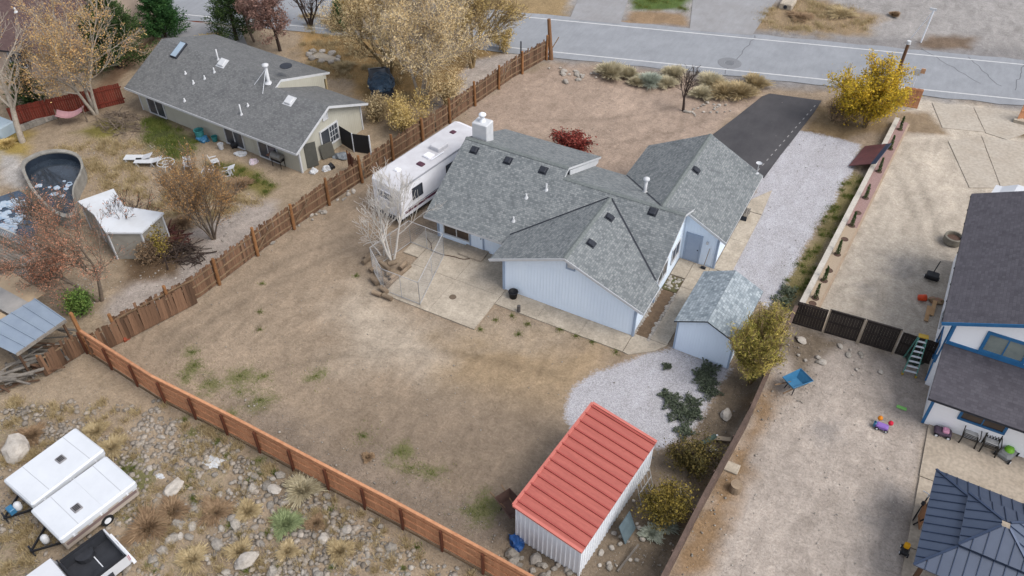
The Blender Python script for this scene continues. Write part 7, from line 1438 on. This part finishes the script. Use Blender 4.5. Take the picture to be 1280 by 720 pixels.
def scatter_stones(name, polys, dens, rmin, rmax, mat, seed, acc=None):
    """small cobbles too many to count, one mesh"""
    rr = np.random.RandomState(seed); bm = bmesh.new(); bmesh.ops.create_icosphere(bm, subdivisions=1, radius=1); bv = np.array([tuple(v.co) for v in bm.verts]); bfc = np.array([[v.index for v in f.verts] for f in bm.faces]); bm.free()
    X, Y = [], []
    for poly in polys:
        xs = [p_[0] for p_ in poly]; ys = [p_[1] for p_ in poly]; n_ = int((max(xs) - min(xs)) * (max(ys) - min(ys)) * dens); x = rr.uniform(min(xs), max(xs), n_); y = rr.uniform(min(ys), max(ys), n_); k = inpoly(x, y, poly)
        if acc is not None: k &= rr.rand(n_) < np.clip((fbm(x, y, 1.8, 77) - .34) * 3.6, .05, 1)
        X.append(x[k]); Y.append(y[k])
    X = np.concatenate(X); Y = np.concatenate(Y); n_ = len(X); r_ = rmin + (rmax - rmin) * rr.rand(n_) ** 2.5; sc = r_[:, None] * np.stack([.8 + .5 * rr.rand(n_), .7 + .4 * rr.rand(n_), .45 + .35 * rr.rand(n_)], -1); a = rr.rand(n_) * 6.28
    P_ = bv[None] * sc[:, None, :] * (1 + .18 * rr.randn(n_, len(bv), 1)); ca_, sa_ = np.cos(a)[:, None], np.sin(a)[:, None]
    V = np.stack([P_[..., 0] * ca_ - P_[..., 1] * sa_ + X[:, None], P_[..., 0] * sa_ + P_[..., 1] * ca_ + Y[:, None], P_[..., 2] + (r_ * .1)[:, None]], -1).reshape(-1, 3)
    F = (bfc[None] + (np.arange(n_) * len(bv))[:, None, None]).reshape(-1, 3); o = bulk(name, V, F, mat); o['kind'] = 'stuff'; return o
scatter_stones('rubble', [[(-38.35, 10.5), (-33.41, 14.36), (-28.95, 16.03), (-22.09, 15.61), (-16.73, 15.46), (-11.41, 15.27), (-8.11, 15.05), (-8.14, 9.93), (-24.9, 0.9)]], 58, .03, .19, rock_pale, 31, True)['label'] = 'grey cobbles strewn over the field south of the cedar fence'
scatter_stones('fence_cobbles', [[(-21.33, 14.72), (-18.17, 14.93), (-11.41, 15.27), (-8.45, 15.69), (-12.18, 13.88), (-18.29, 13.91)]], 22, .05, .14, rock, 32)
scatter_stones('yard_pebbles', [[(-29.08, 18.59), (-24.93, 18.93), (-19.04, 18.6), (-11.62, 18.45), (-9.47, 19.14), (-5.94, 18.05), (-9.56, 16.27), (-14.66, 16.34), (-22.88, 16.53)], [(-4.29, 30.04), (-2.81, 30.84), (-2.86, 19.71), (-5.11, 18.32), (-5.77, 24.93)], [(-2.25, 37.53), (1.11, 37.55), (-0.86, 28.39), (-2.04, 19.98), (-2.86, 19.71), (-2.2, 37.34)]], 5, .02, .07, rock, 33)
def grass(name, areas, mat, seed, hmin=.05, hmax=.14, wdt=.012):
    rr = np.random.RandomState(seed); Vs = []
    for (cx_, cy_, r_, n_) in areas:
        a = rr.rand(n_) * 6.283; q = r_ * np.abs(rr.randn(n_)) * .5; x = cx_ + np.cos(a) * q; y = cy_ + np.sin(a) * q; b0 = np.stack([x, y, np.full(n_, -.03)], -1); hh_ = hmin + (hmax - hmin) * rr.rand(n_); t_ = b0 + np.stack([rr.randn(n_) * hh_ * .5, rr.randn(n_) * hh_ * .5, hh_ + .03], -1)
        aa = rr.rand(n_) * 6.283; s_ = np.stack([np.cos(aa), np.sin(aa), np.zeros(n_)], -1) * wdt; Vs.append(np.stack([b0 - s_, b0 + s_, t_], 1))
    V = np.concatenate(Vs).reshape(-1, 3); o = bulk(name, V, np.arange(len(V)).reshape(-1, 3), mat); o['kind'] = 'stuff'; return o
grass('yard_weeds', [(*p_, rnd.uniform(.9, 1.8), 150) for p_ in GREEN] + [(*p_, .3, 110) for p_ in ((-15.37, 30.47), (-16.48, 30.61), (-13.56, 30.93), (-11.54, 30.88), (-12.54, 30.91), (-10.06, 30.83), (-15.46, 29.48), (-26.5, 29.18), (-31.04, 25.91), (-29.54, 23.96), (-28.58, 22.84), (-17.14, 29.89), (-17.56, 28.78))], lf_grass, 41)
def area_pts(poly, n, r, cnt, seed):
    rr = random.Random(seed); xs = [p_[0] for p_ in poly]; ys = [p_[1] for p_ in poly]; out = []
    while len(out) < n:
        x, y = rr.uniform(min(xs), max(xs)), rr.uniform(min(ys), max(ys))
        if inpoly([x], [y], poly)[0]: out.append((x, y, r * rr.uniform(.5, 1.3), cnt))
    return out
grass('field_straw', area_pts(RUBVIS, 170, .4, 130, 5) + area_pts([(-37.1, 12.38), (-32.68, 14.76), (-29.87, 12.77), (-31.52, 10.79), (-32.78, 9.06)], 40, .4, 150, 6) + area_pts([(-31.72, 9.12), (-29.29, 8.94), (-26.64, 8.04), (-28.46, 5.75), (-30.88, 7.61)], 30, .4, 150, 7), lf_dry, 42, .1, .32, .014)
grass('field_weeds', area_pts(RUBVIS, 26, .35, 160, 15) + area_pts([(-28.61, 12.63), (-26.7, 12.86), (-24.71, 11.41), (-26.34, 10.53)], 8, .3, 200, 16), lf_grass, 43, .06, .2)
grass('left_lawn', area_pts([(-51.55, 36.16), (-50.37, 37.06), (-45.75, 36.08), (-45.13, 33.42), (-48.33, 33.46)], 30, .7, 500, 17) + area_pts([(-43.6, 34.24), (-41.48, 34.8), (-36.73, 34.36), (-36.9, 32.89)], 18, .5, 300, 18) + area_pts([(-26.08, 72.23), (-21.44, 74.73), (-23.53, 82.55), (-28.37, 79.95)], 30, 1.2, 300, 19), lf_grass, 44)
grass('left_dry_grass', area_pts([(-47.5, 49.36), (-52.36, 56.51), (-46.97, 60.39), (-37.14, 62.8), (-33.58, 51.42), (-35.87, 44.6), (-39.58, 48.19)], 120, .9, 260, 20) + area_pts([(-54.35, 29.63), (-51.41, 33.66), (-43.64, 33.07), (-36.6, 32.54), (-38.85, 27.39), (-45.9, 28.57), (-48.58, 28.19)], 130, .8, 200, 21) + area_pts([(-14.66, 73.8), (-5.48, 77.29), (-5.28, 81.86), (-12.93, 82.78), (-14.91, 78.64)], 50, 1.0, 180, 22), lf_dry, 45, .08, .3, .016)
grass('planter_weeds', area_pts([(-2.38, 54.72), (-1.04, 54.33), (-1.76, 46.44), (-2.03, 40.32), (-3.03, 37.49), (-3.49, 39.54), (-3.06, 43.5), (-2.62, 50.32)], 45, .5, 160, 23), lf_grass, 46, .04, .16)

scatter_stones('yard_specks', [YARD], 2.4, .012, .045, rock, 34, True)
scatter_stones('left_yard_specks', [[(-54.5, 28.37), (-50.68, 35.32), (-36.6, 32.54), (-34.61, 24.4), (-37.41, 18.97), (-45.91, 22.66)]], 5, .02, .07, paleroc, 35)
scatter_stones('lot_pebbles', [[(-2.05, 37.64), (4.85, 38.18), (6.56, 24.61), (-2.86, 19.71)]], 5, .015, .05, paleroc, 36, True)
